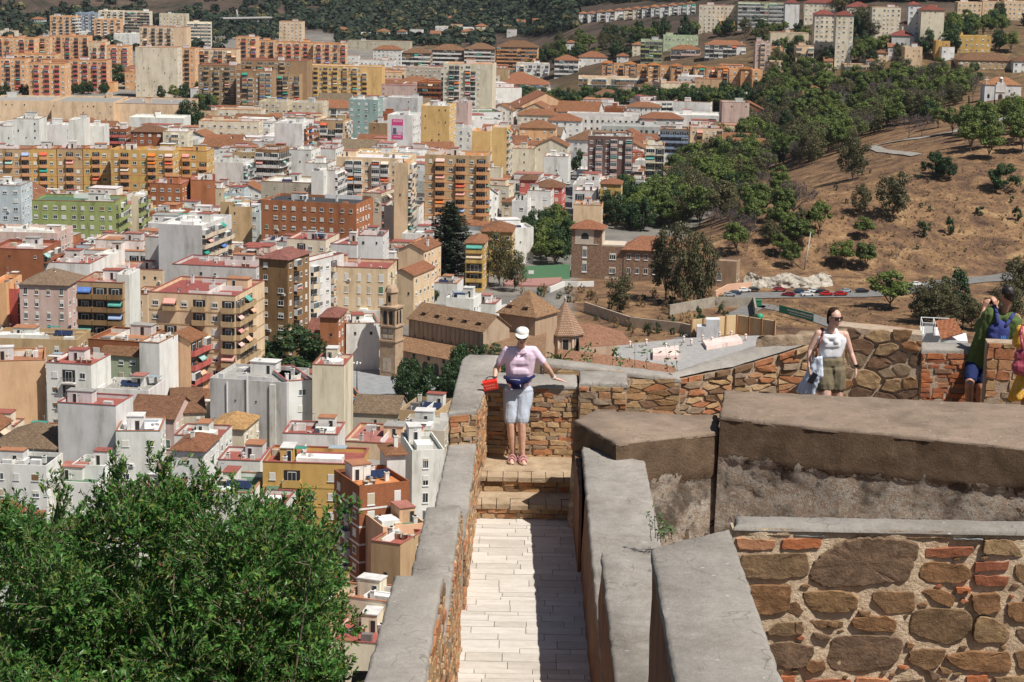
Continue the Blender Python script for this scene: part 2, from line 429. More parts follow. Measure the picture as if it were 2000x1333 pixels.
def rows(W, H, hr, lr, rnd=R, inside=None, jit=.012, big=0):
    out = []; v = 0
    while v < H - hr[0] * .5:
        h = min(rnd.uniform(*hr), H - v)
        if H - v - h < hr[0] * .5: h = H - v
        u = -rnd.uniform(0, lr[0])
        while u < W:
            l = rnd.uniform(*lr) * (1.0 if h < sum(hr) / 2 else 1.15)
            a, b = max(0, u), min(W, u + l)
            if b - a > lr[0] * .35 and (inside is None or inside((a + b) / 2, v + h / 2)):
                j = lambda: rnd.uniform(-jit, jit)
                out.append([(a + j(), v + j()), (b + j(), v + j()), (b + j(), v + h + j()), (a + j(), v + h + j())])
            u += l
        v += h
    return out
def voronoi(W, H, sx, sy, rnd=R, inside=None, jx=.42):
    seeds = []; nx = int(W / sx) + 3; ny = int(H / sy) + 3
    for j in range(-1, ny):
        for i in range(-1, nx):
            if rnd.random() < .12: continue
            seeds.append(((i + .5 + (j % 2) * .5 + rnd.uniform(-jx, jx)) * sx, (j + .5 + rnd.uniform(-jx, jx)) * sy))
    out = []; k = sx / sy
    for s in seeds:
        if not (-.3 * sx < s[0] < W + .3 * sx and -.3 * sy < s[1] < H + .3 * sy): continue
        poly = [(0, 0), (W, 0), (W, H), (0, H)]
        for q in seeds:
            if q is s or abs(q[0] - s[0]) > 3 * sx or abs(q[1] - s[1]) > 3 * sy: continue
            # anisotropic metric (v stretched by k)
            mx, my = (s[0] + q[0]) / 2, (s[1] + q[1]) / 2; nx_, ny_ = (q[0] - s[0]), (q[1] - s[1]) * k * k
            new = []
            for i in range(len(poly)):
                a, b = poly[i], poly[(i + 1) % len(poly)]
                da = (a[0] - mx) * nx_ + (a[1] - my) * ny_; db = (b[0] - mx) * nx_ + (b[1] - my) * ny_
                if da <= 0: new.append(a)
                if (da < 0 < db) or (db < 0 < da):
                    t = da / (da - db); new.append((a[0] + (b[0] - a[0]) * t, a[1] + (b[1] - a[1]) * t))
            poly = new
            if len(poly) < 3: break
        if len(poly) >= 3:
            cx = sum(p[0] for p in poly) / len(poly); cy = sum(p[1] for p in poly) / len(poly)
            if inside is None or inside(cx, cy): out.append(poly)
    return out
def wallface(name, parent, fr, W, H, m, amp=.012, nu=None, inside_top=None):
    """rough mortar backing for a masonry face, top may be a function of u"""
    nu = nu or max(4, int(W / .07)); nv = max(4, int(H / .07)); V = []; Fc = []
    for j in range(nv + 1):
        for i in range(nu + 1):
            u = W * i / nu; hh = inside_top(u) if inside_top else H; v = hh * j / nv
            n = noise.noise(Vector((u * 9, v * 9, fr.O.x + fr.O.y))) * amp + noise.noise(Vector((u * 2.3, v * 2.3, 5))) * amp
            V.append(fr(u, v, n))
    for j in range(nv):
        for i in range(nu):
            k = j * (nu + 1) + i; Fc.append((k, k + 1, k + nu + 2, k + nu + 1))
    me = bpy.data.meshes.new(name); me.from_pydata(V, [], Fc); me.materials.append(m)
    for p in me.polygons: p.use_smooth = True
    return link(name, me, parent)
def slab(name, parent, poly, zt, th, m, over=0, seg=.06, rnd=.03, amp=.006):
    """a coping slab: polygon (x,y), top z (number or f(x,y)), rounded worn edges"""
    P = [Vector((p[0], p[1])) for p in poly]; n = len(P)
    area = sum(P[i].x * P[(i + 1) % n].y - P[(i + 1) % n].x * P[i].y for i in range(n))
    if area < 0: P.reverse()
    ring = []
    for i in range(n):
        a, b = P[i], P[(i + 1) % n]; k = max(1, int((b - a).length / seg))
        for j in range(k):
            q = a.lerp(b, j / k); ring.append(q)
    c = sum(ring, Vector((0, 0))) / len(ring)
    zf = zt if callable(zt) else (lambda x, y: zt)
    m_ = len(ring); V = []; Fc = []
    nrm = []
    for i in range(m_):
        t = (ring[(i + 1) % m_] - ring[i - 1]); nn = Vector((t.y, -t.x)); nrm.append(nn.normalized() if nn.length > 1e-6 else Vector((0, 0)))
    prof = [(over, -th), (over, -rnd), (over - rnd * .3, -rnd * .3), (over - rnd, 0)]
    for o_, dz in prof:
        for i, q in enumerate(ring):
            p = q + nrm[i] * o_; nn = noise.noise(Vector((p.x * 6, p.y * 6, dz * 4))) * amp * 2 + noise.noise(Vector((p.x * 25, p.y * 25, dz * 9))) * amp
            p = p + nrm[i] * nn; V.append((p.x, p.y, zf(p.x, p.y) + dz + nn * .5))
    for r_ in range(3):
        for i in range(m_):
            j = (i + 1) % m_; Fc.append((r_ * m_ + i, r_ * m_ + j, (r_ + 1) * m_ + j, (r_ + 1) * m_ + i))
    me = bpy.data.meshes.new(name)
    bm = bmesh.new()
    vs = [bm.verts.new(v) for v in V]
    for f in Fc: bm.faces.new([vs[i] for i in f])
    top = bm.faces.new(vs[3 * m_:]); 
    bmesh.ops.triangulate(bm, faces=[top])
    # refine the top a little and make it uneven
    tf = [f for f in bm.faces if f.normal.z > .9 or len(f.verts) == 3]
    for _ in range(2):
        ed = list({e for f in bm.faces if len(f.verts) == 3 for e in f.edges if e.calc_length() > .3 and all(len(q.verts) == 3 for q in e.link_faces)})
        if ed: bmesh.ops.subdivide_edges(bm, edges=ed, cuts=1)
        bmesh.ops.triangulate(bm, faces=[f for f in bm.faces if len(f.verts) > 4])
    bm.normal_update()
    bm.to_mesh(me); bm.free(); me.materials.append(m)
    for p in me.polygons: p.use_smooth = True
    try: me.set_sharp_from_angle(angle=rad(50))
    except Exception: pass
    return link(name, me, parent, -parent.location if parent else (0, 0, 0))
def A(px, py, drop): p = atz(px, py, 115 - drop); return (p.x, p.y)

# ------------------------------------------------------------------ walkway
zfl = lambda y: 115 - (6.58 + .036 * (y - 17.5))
def floor():
    m = mat('pale_floor_tiles'); nt = NT(m); gm = nt.add('ShaderNodeNewGeometry')
    c = ramp(nt, gm.outputs['Random Per Island'], [(0, (.48, .44, .39)), (.5, (.56, .52, .47)), (1, (.62, .58, .53))])
    v = wpos(nt); c = mixc(nt, .6, c, ramp(nt, nz(nt, 3, wpos(nt, (1, 4, 1)), 8, .7, .4), [(.28, (.72, .68, .62)), (.6, (1.03, 1.03, 1.03))]), 'MULTIPLY')
    c = mixc(nt, .4, c, ramp(nt, nz(nt, 14, v, 8, .7), [(.3, (.75, .72, .68)), (.6, (1.03, 1.03, 1.03))]), 'MULTIPLY')
    nt.link(c, nt.b.inputs['Base Color']); nt.b.inputs['Roughness'].default_value = .75
    bump(nt, nz(nt, 40, v, 6), .003)
    g0 = MB(noisy('floor_joints', [(.3, (.2, .17, .13)), (.7, (.32, .27, .21))], 10))
    g0.face([(-.75, 9, zfl(9) - .012), (1, 9, zfl(9) - .012), (1, 24.2, zfl(24.2) - .012), (-.75, 24.2, zfl(24.2) - .012)])
    root = tag(g0.build('walkway_floor'), kind='structure')
    mb = MB(m); y = 10.0; rn = random.Random(3)
    while y < 23.55:
        hh = rn.choice([.12, .15, .2, .22, .26, .14]); x = -.75 - rn.uniform(0, .5)
        while x < 1:
            l = rn.uniform(.3, .6); x1 = x + l
            if x1 > -.7:
                a = max(x, -.72); b = min(x1, .95); gq = .0032; t = rn.uniform(-.003, .003)
                q = [(a + gq, y + gq), (b - gq, y + gq), (b - gq, y + hh - gq), (a + gq, y + hh - gq)]
                mb.prism(q, lambda p: zfl(p[1]) - .02, lambda p, t=t: zfl(p[1]) + t, bottom=False)
            x = x1
        y += hh
    mb.build('floor_tile', root)
floor()
M_step = noisy('worn_step_mortar', [(.3, (.27, .19, .12)), (.55, (.4, .3, .2)), (.75, (.48, .38, .27))], 5, bd=.015, bs=22)
# steps and landing
def steps():
    Y1 = 23.45; zf = zfl(Y1); x0, x1 = -.5, .85
    r_ = tag(empty('brick_steps', (.15, Y1, zf)), 'two worn brick steps at the end of the pale tiled walkway', 'steps')
    B = -r_.location
    zt = [zf + .18, zf + .37]; ys = [Y1, Y1 + .56]; rn = random.Random(5)
    for k in range(2):
        z0 = zf if k == 0 else zt[0]
        mb = MB(M_mortar); yb = ys[k] + .05; mb.box(x0, x1, yb, 26.4, z0 - .1, zt[k] - .05); o = mb.build('step_core', r_, B)
        mb = MB(M_mix); fr = Frame((x0, yb, z0), (1, 0, 0)); stone_mesh(mb, rows(x1 - x0, zt[k] - z0 - .05, (.055, .075), (.14, .26), rn, jit=.006), fr, .007, .02, rnd=rn)
        mb.build('riser_brickwork', r_, B)
        # nosing: a worn course of square bricks laid flat
        mb = MB(M_step); x = x0
        while x < x1:
            wd = rn.uniform(.16, .24); yo = ys[k] + rn.uniform(-.02, .02); 
            fr2 = Frame((0, 0, zt[k] - .055), (1, 0, 0))
            q = [(x + .004, yo), (min(x1, x + wd) - .004, yo + rn.uniform(-.01, .01)), (min(x1, x + wd) - .004, yo + .3), (x + .004, yo + .3)]
            mb.prism(q, zt[k] - .055, zt[k] + rn.uniform(-.004, .004)); x += wd
        mb.build('nosing_course', r_, B)
        V, Fc = grid_quad(Vector((x0, ys[k] + .29, zt[k])), Vector((x1, ys[k] + .29, zt[k])), Vector((x1, 26.3, zt[k])), Vector((x0, 26.3, zt[k])), 40, 40,
                          lambda p, u, v: Vector((0, 0, noise.noise(p * 6) * .008)))
        if k == 1:
            me = bpy.data.meshes.new('landing'); me.from_pydata(V, [], Fc); me.materials.append(M_step); link('landing', me, r_, B)
        else:
            V, Fc = grid_quad(Vector((x0, ys[k] + .29, zt[k])), Vector((x1, ys[k] + .29, zt[k])), Vector((x1, ys[1] + .06, zt[k])), Vector((x0, ys[1] + .06, zt[k])), 40, 8,
                              lambda p, u, v: Vector((0, 0, noise.noise(p * 6) * .006)))
            me = bpy.data.meshes.new('tread'); me.from_pydata(V, [], Fc); me.materials.append(M_step); link('tread', me, r_, B)
    return zt[1]
ZL = steps()

# ------------------------------------------------------------------ parapets left of the walkway
def parapet(label, poly, drop, body_bottom=-9.5, inner=None, th=.05, group=None, bmat=None, rowspec=((.05, .09), (.12, .3)), over=.01, m=None, endcap=True, rn=None, face_mat=None):
    """poly: near-left, near-right, far-right, far-left (x,y). drop may be f(x,y)"""
    rn = rn or random.Random(len(label))
    zt = (lambda x, y: 115 - drop(x, y)) if callable(drop) else (lambda x, y: 115 - drop)
    cx = sum(p[0] for p in poly) / len(poly); cy = min(p[1] for p in poly)
    r_ = tag(empty('parapet', (cx, cy, 115 + body_bottom)), label, 'parapet', group); B = -r_.location
    mb = MB(M_mortar); mb.prism([(x, y) for x, y in poly], 115 + body_bottom, lambda p: zt(*p) - th); mb.build('wall_core', r_, B)
    slab('coping', r_, poly, zt, th + .01, m or M_cop, over)
    n = len(poly)
    for i in (inner if inner is not None else range(n)):
        a, b = Vector(poly[i]), Vector(poly[(i + 1) % n]); L = (b - a).length
        zb = 115 + body_bottom
        top = lambda u, a=a, b=b, L=L: zt(*(a.lerp(b, min(1, u / L)))) - th - zb
        Hm = max(top(0), top(L)); lo = min(zfl(a.y), zfl(b.y)) - .05 if body_bottom < -7 else zb
        fr = Frame((a.x, a.y, zb), (b.x - a.x, b.y - a.y, 0))
        st = max(0, lo - zb)
        wf = wallface('mortar_face', r_, Frame((a.x, a.y, zb + st) , (b.x - a.x, b.y - a.y, 0)), L, Hm - st, M_mortar, inside_top=lambda u: top(u) - st); wf.location = B
        wf.location = B
        # push slightly proud
        mbs = MB(face_mat or M_mix); polys = rows(L, Hm - st, *rowspec, rnd=rn, inside=lambda u, v: v < top(u) - st - .03, jit=.008)
        stone_mesh(mbs, polys, Frame(fr(0, st, .004), fr.U), .008, .022, rnd=rn, seg=.08)
        mbs.build('brick_face', r_, B)
    return r_
# far bent piece beyond the landing
L1 = [A(876, 805, 5.5), A(931, 800, 5.5), A(957, 731, 5.5), A(974, 694, 5.5), A(915, 692, 5.5), A(903, 702, 5.5)]
parapet('bent grey topped parapet left of the woman in the pink polo shirt', L1, 5.5, inner=[0, 1, 2], rowspec=((.05, .085), (.1, .3)))
L2 = [A(838, 1050, 5.9), A(905, 1050, 5.9), A(929, 866, 5.9), A(876, 866, 5.9)]
parapet('low grey topped parapet length left of the brick steps', L2, 5.9, inner=[1])
L3 = [(-.93, 9.5), (-.5, 9.5), A(898, 986, 5.2), A(834, 990, 5.2)]
parapet('middle height grey parapet step left of the pale walkway', L3, 5.2, inner=[1], rowspec=((.05, .1), (.05, .14)))
L4 = [(-.99, 7.5), (-.585, 7.5), A(863, 1120, 4.5), A(772, 1124, 4.5)]
parapet('tallest grey parapet step nearest on the left beside the bush', L4, 4.5, inner=[1], rowspec=((.05, .1), (.05, .14)))

# ------------------------------------------------------------------ parapets right of the walkway
M_red = noisy('reddish_render', [(.3, (.13, .065, .04)), (.6, (.24, .13, .08)), (.8, (.3, .19, .12))], 5, bd=.02, bs=20, stretch=(1, 1, .4))
def rparapet(label, poly, drop, floor_x=None, **kw):
    r_ = tag(empty('parapet', (poly[0][0], poly[0][1], 105.5)), label, 'parapet'); B = -r_.location
    slab('coping', r_, poly, 115 - drop, .06, M_cop, .012)
    mb = MB(M_red); (x0, y0), (x1, y1), (x2, y2), (x3, y3) = poly
    b0 = floor_x if floor_x is not None else x0
    base = [(b0, y0), (x1, y1), (x2, y2), (b0 + (x3 - x0), y3)]
    n = 24; V = []; 
    for (a, b, c, d) in (((x3, y3), (x0, y0), base[0], base[3]), ((x0, y0), (x1, y1), base[1], base[0]), ((x2, y2), (x3, y3), base[3], base[2]), ((x1, y1), (x2, y2), base[2], base[1])):
        zt, zb = 115 - drop - .05, 105.5
        Vv, Fc = grid_quad(Vector((*d, zb)), Vector((*c, zb)), Vector((*b, zt)), Vector((*a, zt)), 60, 24, lambda p, u, v: Vector((noise.noise(p * 5), noise.noise(p * 5 + Vector((9, 0, 0))), 0)) * .02)
        o_ = len(mb.v); mb.v += [tuple(q) for q in Vv]; mb.f += [tuple(i + o_ for i in f) for f in Fc]; mb.mi += [0] * len(Fc); mb.sm += [True] * len(Fc)
    mb.build('rendered_wall', r_, B)
    return r_
S1 = [(.72, 9.2), (1.36, 9.2), A(1258, 900, 5.7), A(1138, 872, 5.7)]
rparapet('long grey topped parapet right of the walkway, lowest of three', S1, 5.7, .6)
S2 = [(.715, 7.2), (1.2, 7.2), A(1277, 1090, 5.06), A(1176, 1080, 5.06)]
rparapet('middle grey topped parapet step on the right of the walkway', S2, 5.06, .6)
S3 = [(.80, 7.2), (1.32, 7.2), A(1424, 1034, 3.5), A(1274, 1068, 3.5)]
rparapet('broad grey topped parapet beside the big stone wall, highest of the three', S3, 3.5)
# thin lit ledge at the foot of the brown block
mb = MB(M_red); q0 = A(1121, 868, 5.85); q1 = A(1134, 868, 5.85); mb.prism([(q0[0], 21.2), (q0[0] + .03, 21.2), q1, q0], 107, 115 - 5.85)
tag(mb.build('wall_ledge'), 'narrow sunlit ledge between the landing and the lowest right parapet', 'ledge')

# ------------------------------------------------------------------ walls behind the woman
def facewall(name, label, a, b, drop_top, drop_bot, polys_fn, mats=None, depth=.5, coping=None, cat='wall', core=M_mortarg, thc=.05, bfr=None, gap=.008, proud=.022, capmat=None, seg=.06):
    """a and b: (x,y) of the face's left and right end; top drop may be a tuple (left,right)"""
    a = Vector(a); b = Vector(b); L = (b - a).length; dt = drop_top if isinstance(drop_top, tuple) else (drop_top, drop_top)
    r_ = tag(empty(name, (a.x, a.y, 115 - drop_bot)), label, cat); B = -r_.location
    U = (b - a).normalized(); Nn = Vector((U.y, -U.x)); zb = 115 - drop_bot
    top = lambda u: drop_bot - (dt[0] + (dt[1] - dt[0]) * max(0, min(1, u / L)))
    c, d = b - Nn * depth, a - Nn * depth
    mb = MB(core); mb.prism([tuple(a - Nn * .03), tuple(b - Nn * .03), tuple(c), tuple(d)], zb, lambda p: zb + top((Vector(p) - a).dot(U)) - thc); mb.build('wall_core', r_, B)
    fr = Frame((a.x, a.y, zb), (U.x, U.y, 0)); H = max(top(0), top(L)) - thc
    wallface('mortar_face', r_, fr, L, H, core, .02, inside_top=lambda u: top(u) - thc).location = B
    for m_, pl in polys_fn(L, H, lambda u, v: v < top(u) - thc - .01):
        mb = MB(m_); stone_mesh(mb, pl, fr, gap, proud, rnd=R, seg=seg); mb.build('stonework', r_, B)
    if coping:
        slab('coping', r_, [tuple(a + Nn * coping), tuple(b + Nn * coping), tuple(c), tuple(d)], lambda x, y: zb + top((Vector((x, y)) - a).dot(U)), thc + .015, capmat or M_cop, 0)
    return r_
def brickrows(hr, lr, m=None, jit=.008, sd=1):
    rn = random.Random(sd)
    return lambda L, H, ins: [(m or M_mix, rows(L, H, hr, lr, rn, ins, jit))]
a = A(931, 893, 6.43 + .02); b = A(1127, 893, 6.45)
facewall('parapet', 'mixed brick and stone parapet right behind the woman in the pink shirt', (-.5, a[1]), (.84, a[1]), 5.5, 6.5, brickrows((.045, .075), (.12, .28), sd=4), depth=.72, coping=.02, cat='parapet', thc=.035)
facewall('parapet', 'jutting brick corner of the parapet right of the woman', (.845, a[1] - .08), (1.45, a[1] - .1), 5.44, 8.0, brickrows((.06, .11), (.14, .32), sd=9), depth=.7, coping=.001, cat='parapet', thc=.05)
W3a = atY(1075, 703, 26.4 + .15); zc = 115 - W3a.z
P0 = A(1060, 706, 5.33); P1 = A(1330, 738, 5.55); 
def mixwall(sd, sx=.3, sy=.16):
    rn = random.Random(sd)
    def fn(L, H, ins):
        pl = voronoi(L, H, sx, sy, rn, ins)
        rn.shuffle(pl); k = int(len(pl) * .62)
        return [(M_stone, pl[:k]), (M_mix, pl[k:])]
    return fn
facewall('parapet', 'low stone parapet with thin grey coping left of the rising ramp coping', P0, P1, (5.33, 5.55), 8.0, mixwall(3, .24, .07), depth=.3, coping=.015, cat='parapet', thc=.05)
# rising piece towards the tourist
def rising():
    r_ = tag(empty('ramp_wall', (3, 26, 108)), 'rubble wall with a broad smooth grey coping rising towards the tourist in white', 'wall'); B = -r_.location
    # front edge line (px) with heights, back edge line
    fe = [(1318, 738, 5.56), (1432, 716, 5.45), (1520, 690, 5.3), (1588, 668, 5.15), (1650, 652, 5.02)]
    be = [(1300, 733, 5.56), (1380, 706, 5.45), (1460, 680, 5.3), (1540, 662, 5.15), (1640, 643, 5.02)]
    Fp = [atz(x, y, 115 - d) for x, y, d in fe]; Bp = [atz(x, y, 115 - d) for x, y, d in be]
    mb = MB(M_cop, M_mortarg)
    def dens(P, k=8):
        o = []
        for p, q in zip(P[:-1], P[1:]):
            for i in range(k): o.append(p.lerp(q, i / k))
        return o + [P[-1]]
    f_, b_ = dens(Fp), dens(Bp); nW = 8; V = []; Fc = []
    for p, q in zip(f_, b_):
        for j in range(nW + 1):
            t = j / nW; v = p.lerp(q, t); v = v + Vector((0, 0, .035 * math.sin(math.pi * t) + noise.noise(v * 5) * .012)); V.append(v)
    for i in range(len(f_) - 1):
        for j in range(nW):
            k = i * (nW + 1) + j; Fc.append((k, k + nW + 1, k + nW + 2, k + 1))
    me = bpy.data.meshes.new('coping'); me.from_pydata(V, [], Fc); me.materials.append(M_cop)
    for p in me.polygons: p.use_smooth = True
    link('coping', me, r_, B)
    for i in range(len(Fp) - 1):
        a_, b2 = Fp[i], Fp[i + 1]; L = (Vector((b2.x - a_.x, b2.y - a_.y))).length
        fr = Frame((a_.x, a_.y, 107.5), (b2.x - a_.x, b2.y - a_.y, 0)); top = lambda u: (a_.z + (b2.z - a_.z) * u / L) - 107.5 - .02
        H = max(top(0), top(L)); rn = random.Random(i + 40)
        wallface('mortar_face', r_, fr, L, H, M_mortarg, .02, inside_top=top).location = B
        pl = voronoi(L, H - .07, .23, .085, rn, lambda u, v: v < top(u) - .1); k = len(pl) // 2
        mb = MB(M_stone); stone_mesh(mb, pl[:k], fr, .012, .03, rnd=rn); mb.build('stonework', r_, B)
        mb = MB(M_mix); stone_mesh(mb, pl[k:], fr, .012, .03, rnd=rn)
        u = 0
        while u < L - .08:
            l = min(L - u, rn.uniform(.16, .3)); v0, v1 = top(u) - .075, top(u + l) - .075
            stone_mesh(mb, [[(u, v0), (u + l, v1), (u + l, v1 + .07), (u, v0 + .07)]], fr, .006, .04, rnd=rn); u += l
        mb.build('brick_course', r_, B)
    # core behind
    mb = MB(M_mortarg)
    for i in range(len(Fp) - 1):
        a_, b2, c_, d_ = Fp[i], Fp[i + 1], Bp[i + 1], Bp[i]
        q = [a_, b2, c_, d_]; n_ = len(mb.v)
        mb.v += [(p.x, p.y + .03 * (k < 2), p.z - .03) for k, p in enumerate(q)] + [(p.x, p.y + .03 * (k < 2), 107) for k, p in enumerate(q)]
        for f in ((3, 2, 6, 7), (0, 1, 2, 3), (0, 3, 7, 4), (1, 5, 6, 2)): mb.f.append(tuple(n_ + k for k in f)); mb.mi.append(0); mb.sm.append(False)
    mb.build('wall_core', r_, B)
rising()
M_erod2 = noisy('weathered_wall_top', [(.3, (.16, .11, .075)), (.55, (.3, .22, .15)), (.75, (.42, .33, .24))], 5, bd=.03, bs=14)
# higher rough ridge behind it (the mortar topped wall running to the tourist)
rd = [A(1475, 664, 4.95), A(1640, 645, 4.85), A(1655, 634, 4.85), A(1580, 640, 4.85)]
mb = MB(M_mortar); 
tag(slab('wall_ridge', None, rd, 115 - 4.9, .14, M_erod2, 0, amp=.02), 'rough mortar wall top behind the rising grey coping, beside the tourist', 'wall')

# wall behind the tourist: big brown stones, then thin bricks
T0 = A(1632, 640, 5.0); T1 = A(1802, 655, 5.05)
facewall('wall', 'wall of big rounded brown stones behind the tourist in the white top', T0, T1, (4.98, 5.06), 7.0, lambda L, H, ins: (lambda rn: [(M_stone, [p for p in voronoi(L, H, .27, .17, rn, ins)])])(random.Random(21)), depth=.4, cat='wall', thc=.0, gap=.016, proud=.035)
T2 = A(1800, 663, 5.2); T3 = A(1912, 672, 5.2)
facewall('wall', 'thin brick wall with grey coping below the gap where the man takes a photo', (T1[0] - .01, T1[1] - .03), (T3[0] + .1, T1[1] - .05), 5.22, 7.0, brickrows((.055, .075), (.14, .28), M_brick, sd=12), depth=.45, coping=.01, cat='wall', thc=.06)
T4 = A(1912, 655, 4.95); T5 = A(1985, 655, 4.95)
pr = facewall('pier', 'upright brick and stone pier between the man and the woman in yellow', (T4[0] + .02, 25.6), (T5[0] + .35, 25.5), 4.97, 7.0, lambda L, H, ins: [(M_mix, rows(L, H, (.08, .17), (.16, .34), random.Random(6), ins, .012))], depth=.3, cat='pier', thc=0)
# terrace ground behind and right of the blocks
M_ter = noisy('terrace_ground', [(.3, (.14, .1, .07)), (.7, (.28, .21, .15))], 3, bd=.01)
mb = MB(M_ter); mb.prism([(1.5, 23.4), (2.4, 23), (4.6, 22.6), (14, 21), (14, 27), (1.5, 27)], 104, 115 - 6.15); tag(mb.build('terrace_ground'), kind='structure')

# ------------------------------------------------------------------ brown rendered blocks
def eroded():
    m = mat('eroded_render'); nt = NT(m); v = wpos(nt)
    tc = nt.add('ShaderNodeAttribute', attribute_name='wear')
    base = ramp(nt, nz(nt, 4, v, 10, .7), [(.3, (.1, .065, .04)), (.55, (.17, .115, .075)), (.75, (.24, .17, .115))])
    rub = ramp(nt, nz(nt, 9, v, 12, .78, .25), [(.3, (.06, .045, .035)), (.4, (.24, .19, .15)), (.47, (.5, .45, .38)), (.55, (.3, .2, .13)), (.62, (.6, .55, .48)), (.72, (.16, .1, .07))])
    rub = mixc(nt, ramp(nt, nz(nt, 2.2, v, 5), [(.5, (0, 0, 0)), (.62, (.85, .85, .85))]), rub, (.085, .065, .05))
    msk = nz(nt, 3.2, v, 10, .65, .7)
    ad = nt.add('ShaderNodeMath', operation='ADD'); nt.link(msk, ad.inputs[0]); nt.link(tc.outputs['Fac'], ad.inputs[1])
    k = ramp(nt, ad.outputs[0], [(.985, (0, 0, 0)), (1.01, (1, 1, 1))])
    nt.link(mixc(nt, k, base, rub), nt.b.inputs['Base Color']); nt.b.inputs['Roughness'].default_value = .95; nt.b.inputs['Specular IOR Level'].default_value = .15
    hb = nz(nt, 26, v, 10, .8)
    b1 = nt.add('ShaderNodeBump'); b1.inputs['Distance'].default_value = .03; nt.link(hb, b1.inputs['Height']); 
    b2 = nt.add('ShaderNodeBump', invert=True); b2.inputs['Distance'].default_value = .05; nt.link(k, b2.inputs['Height']); nt.link(b1.outputs[0], b2.inputs['Normal'])
    nt.link(b2.outputs[0], nt.b.inputs['Normal']); return m
M_erod = eroded()
def block(label, tops, drop, front, bot, tilt=.0):
    """tops: polygon of px points; front: indexes (i,j) of edges whose face is built (rough)"""
    poly = [A(x, y, drop) for x, y in tops]; r_ = tag(empty('stone_block', (poly[0][0], poly[0][1], 115 - bot)), label, 'parapet'); B = -r_.location
    slab('top', r_, poly, 115 - drop, .05, M_render, 0, seg=.1, rnd=.03, amp=.012)
    n = len(poly); mb = MB(M_erod); wear = []
    for i in range(n):
        a_, b_ = Vector(poly[i]), Vector(poly[(i + 1) % n]); L = (b_ - a_).length; nu = max(4, int(L / .06)); H = bot - drop; nv = int(H / .05)
        U = (b_ - a_).normalized(); Nn = Vector((U.y, -U.x))
        area = sum(poly[k][0] * poly[(k + 1) % n][1] - poly[(k + 1) % n][0] * poly[k][1] for k in range(n))
        if area < 0: Nn = -Nn
        st = len(mb.v)
        for j in range(nv + 1):
            v = j / nv; z = 115 - drop - .03 - v * H
            for ii in range(nu + 1):
                p = a_.lerp(b_, ii / nu); q = Vector((p.x, p.y, z))
                dn = max(0, v * H - .26)
                wv = min(.62, .2 + dn * 1.5) if dn > 0 else .12 + .2 * v * H
                amp = .01 + (.012 if wv > .45 else 0)
                n_ = noise.noise(q * 3) * amp + noise.noise(q * 11) * amp * .7
                pv, nx_ = Vector(poly[i - 1]), Vector(poly[(i + 2) % n]); edge = 0 if (ii == 0 and (a_ - pv).angle(b_ - a_) > .3) or (ii == nu and (nx_ - b_).angle(b_ - a_) > .3) else 1
                off = Nn * (n_ * edge + v * H * .05 - (.02 if wv > .5 else 0) * edge)
                mb.v.append((p.x + off.x, p.y + off.y, z)); wear.append(wv)
        for j in range(nv):
            for ii in range(nu):
                k = st + j * (nu + 1) + ii; mb.f.append((k, k + nu + 1, k + nu + 2, k + 1) if area > 0 else (k, k + 1, k + nu + 2, k + nu + 1)); mb.mi.append(0); mb.sm.append(True)
    me = mb.mesh('rough_face'); at = me.attributes.new('wear', 'FLOAT', 'POINT'); at.data.foreach_set('value', wear)
    link('rough_face', me, r_, B); return r_
block('low brown block with a flat reddish top, left of the bigger block', [(1122, 821), (1203, 865), (1404, 843), (1402, 810), (1160, 802)], 5.5, None, 7.2)
block('long brown rendered parapet with broad flat top right of the low block', [(1407, 812), (1646, 839), (1790, 852), (2060, 882), (2400, 915), (2400, 836), (2060, 793), (1413, 762)], 5.3, None, 7.2)

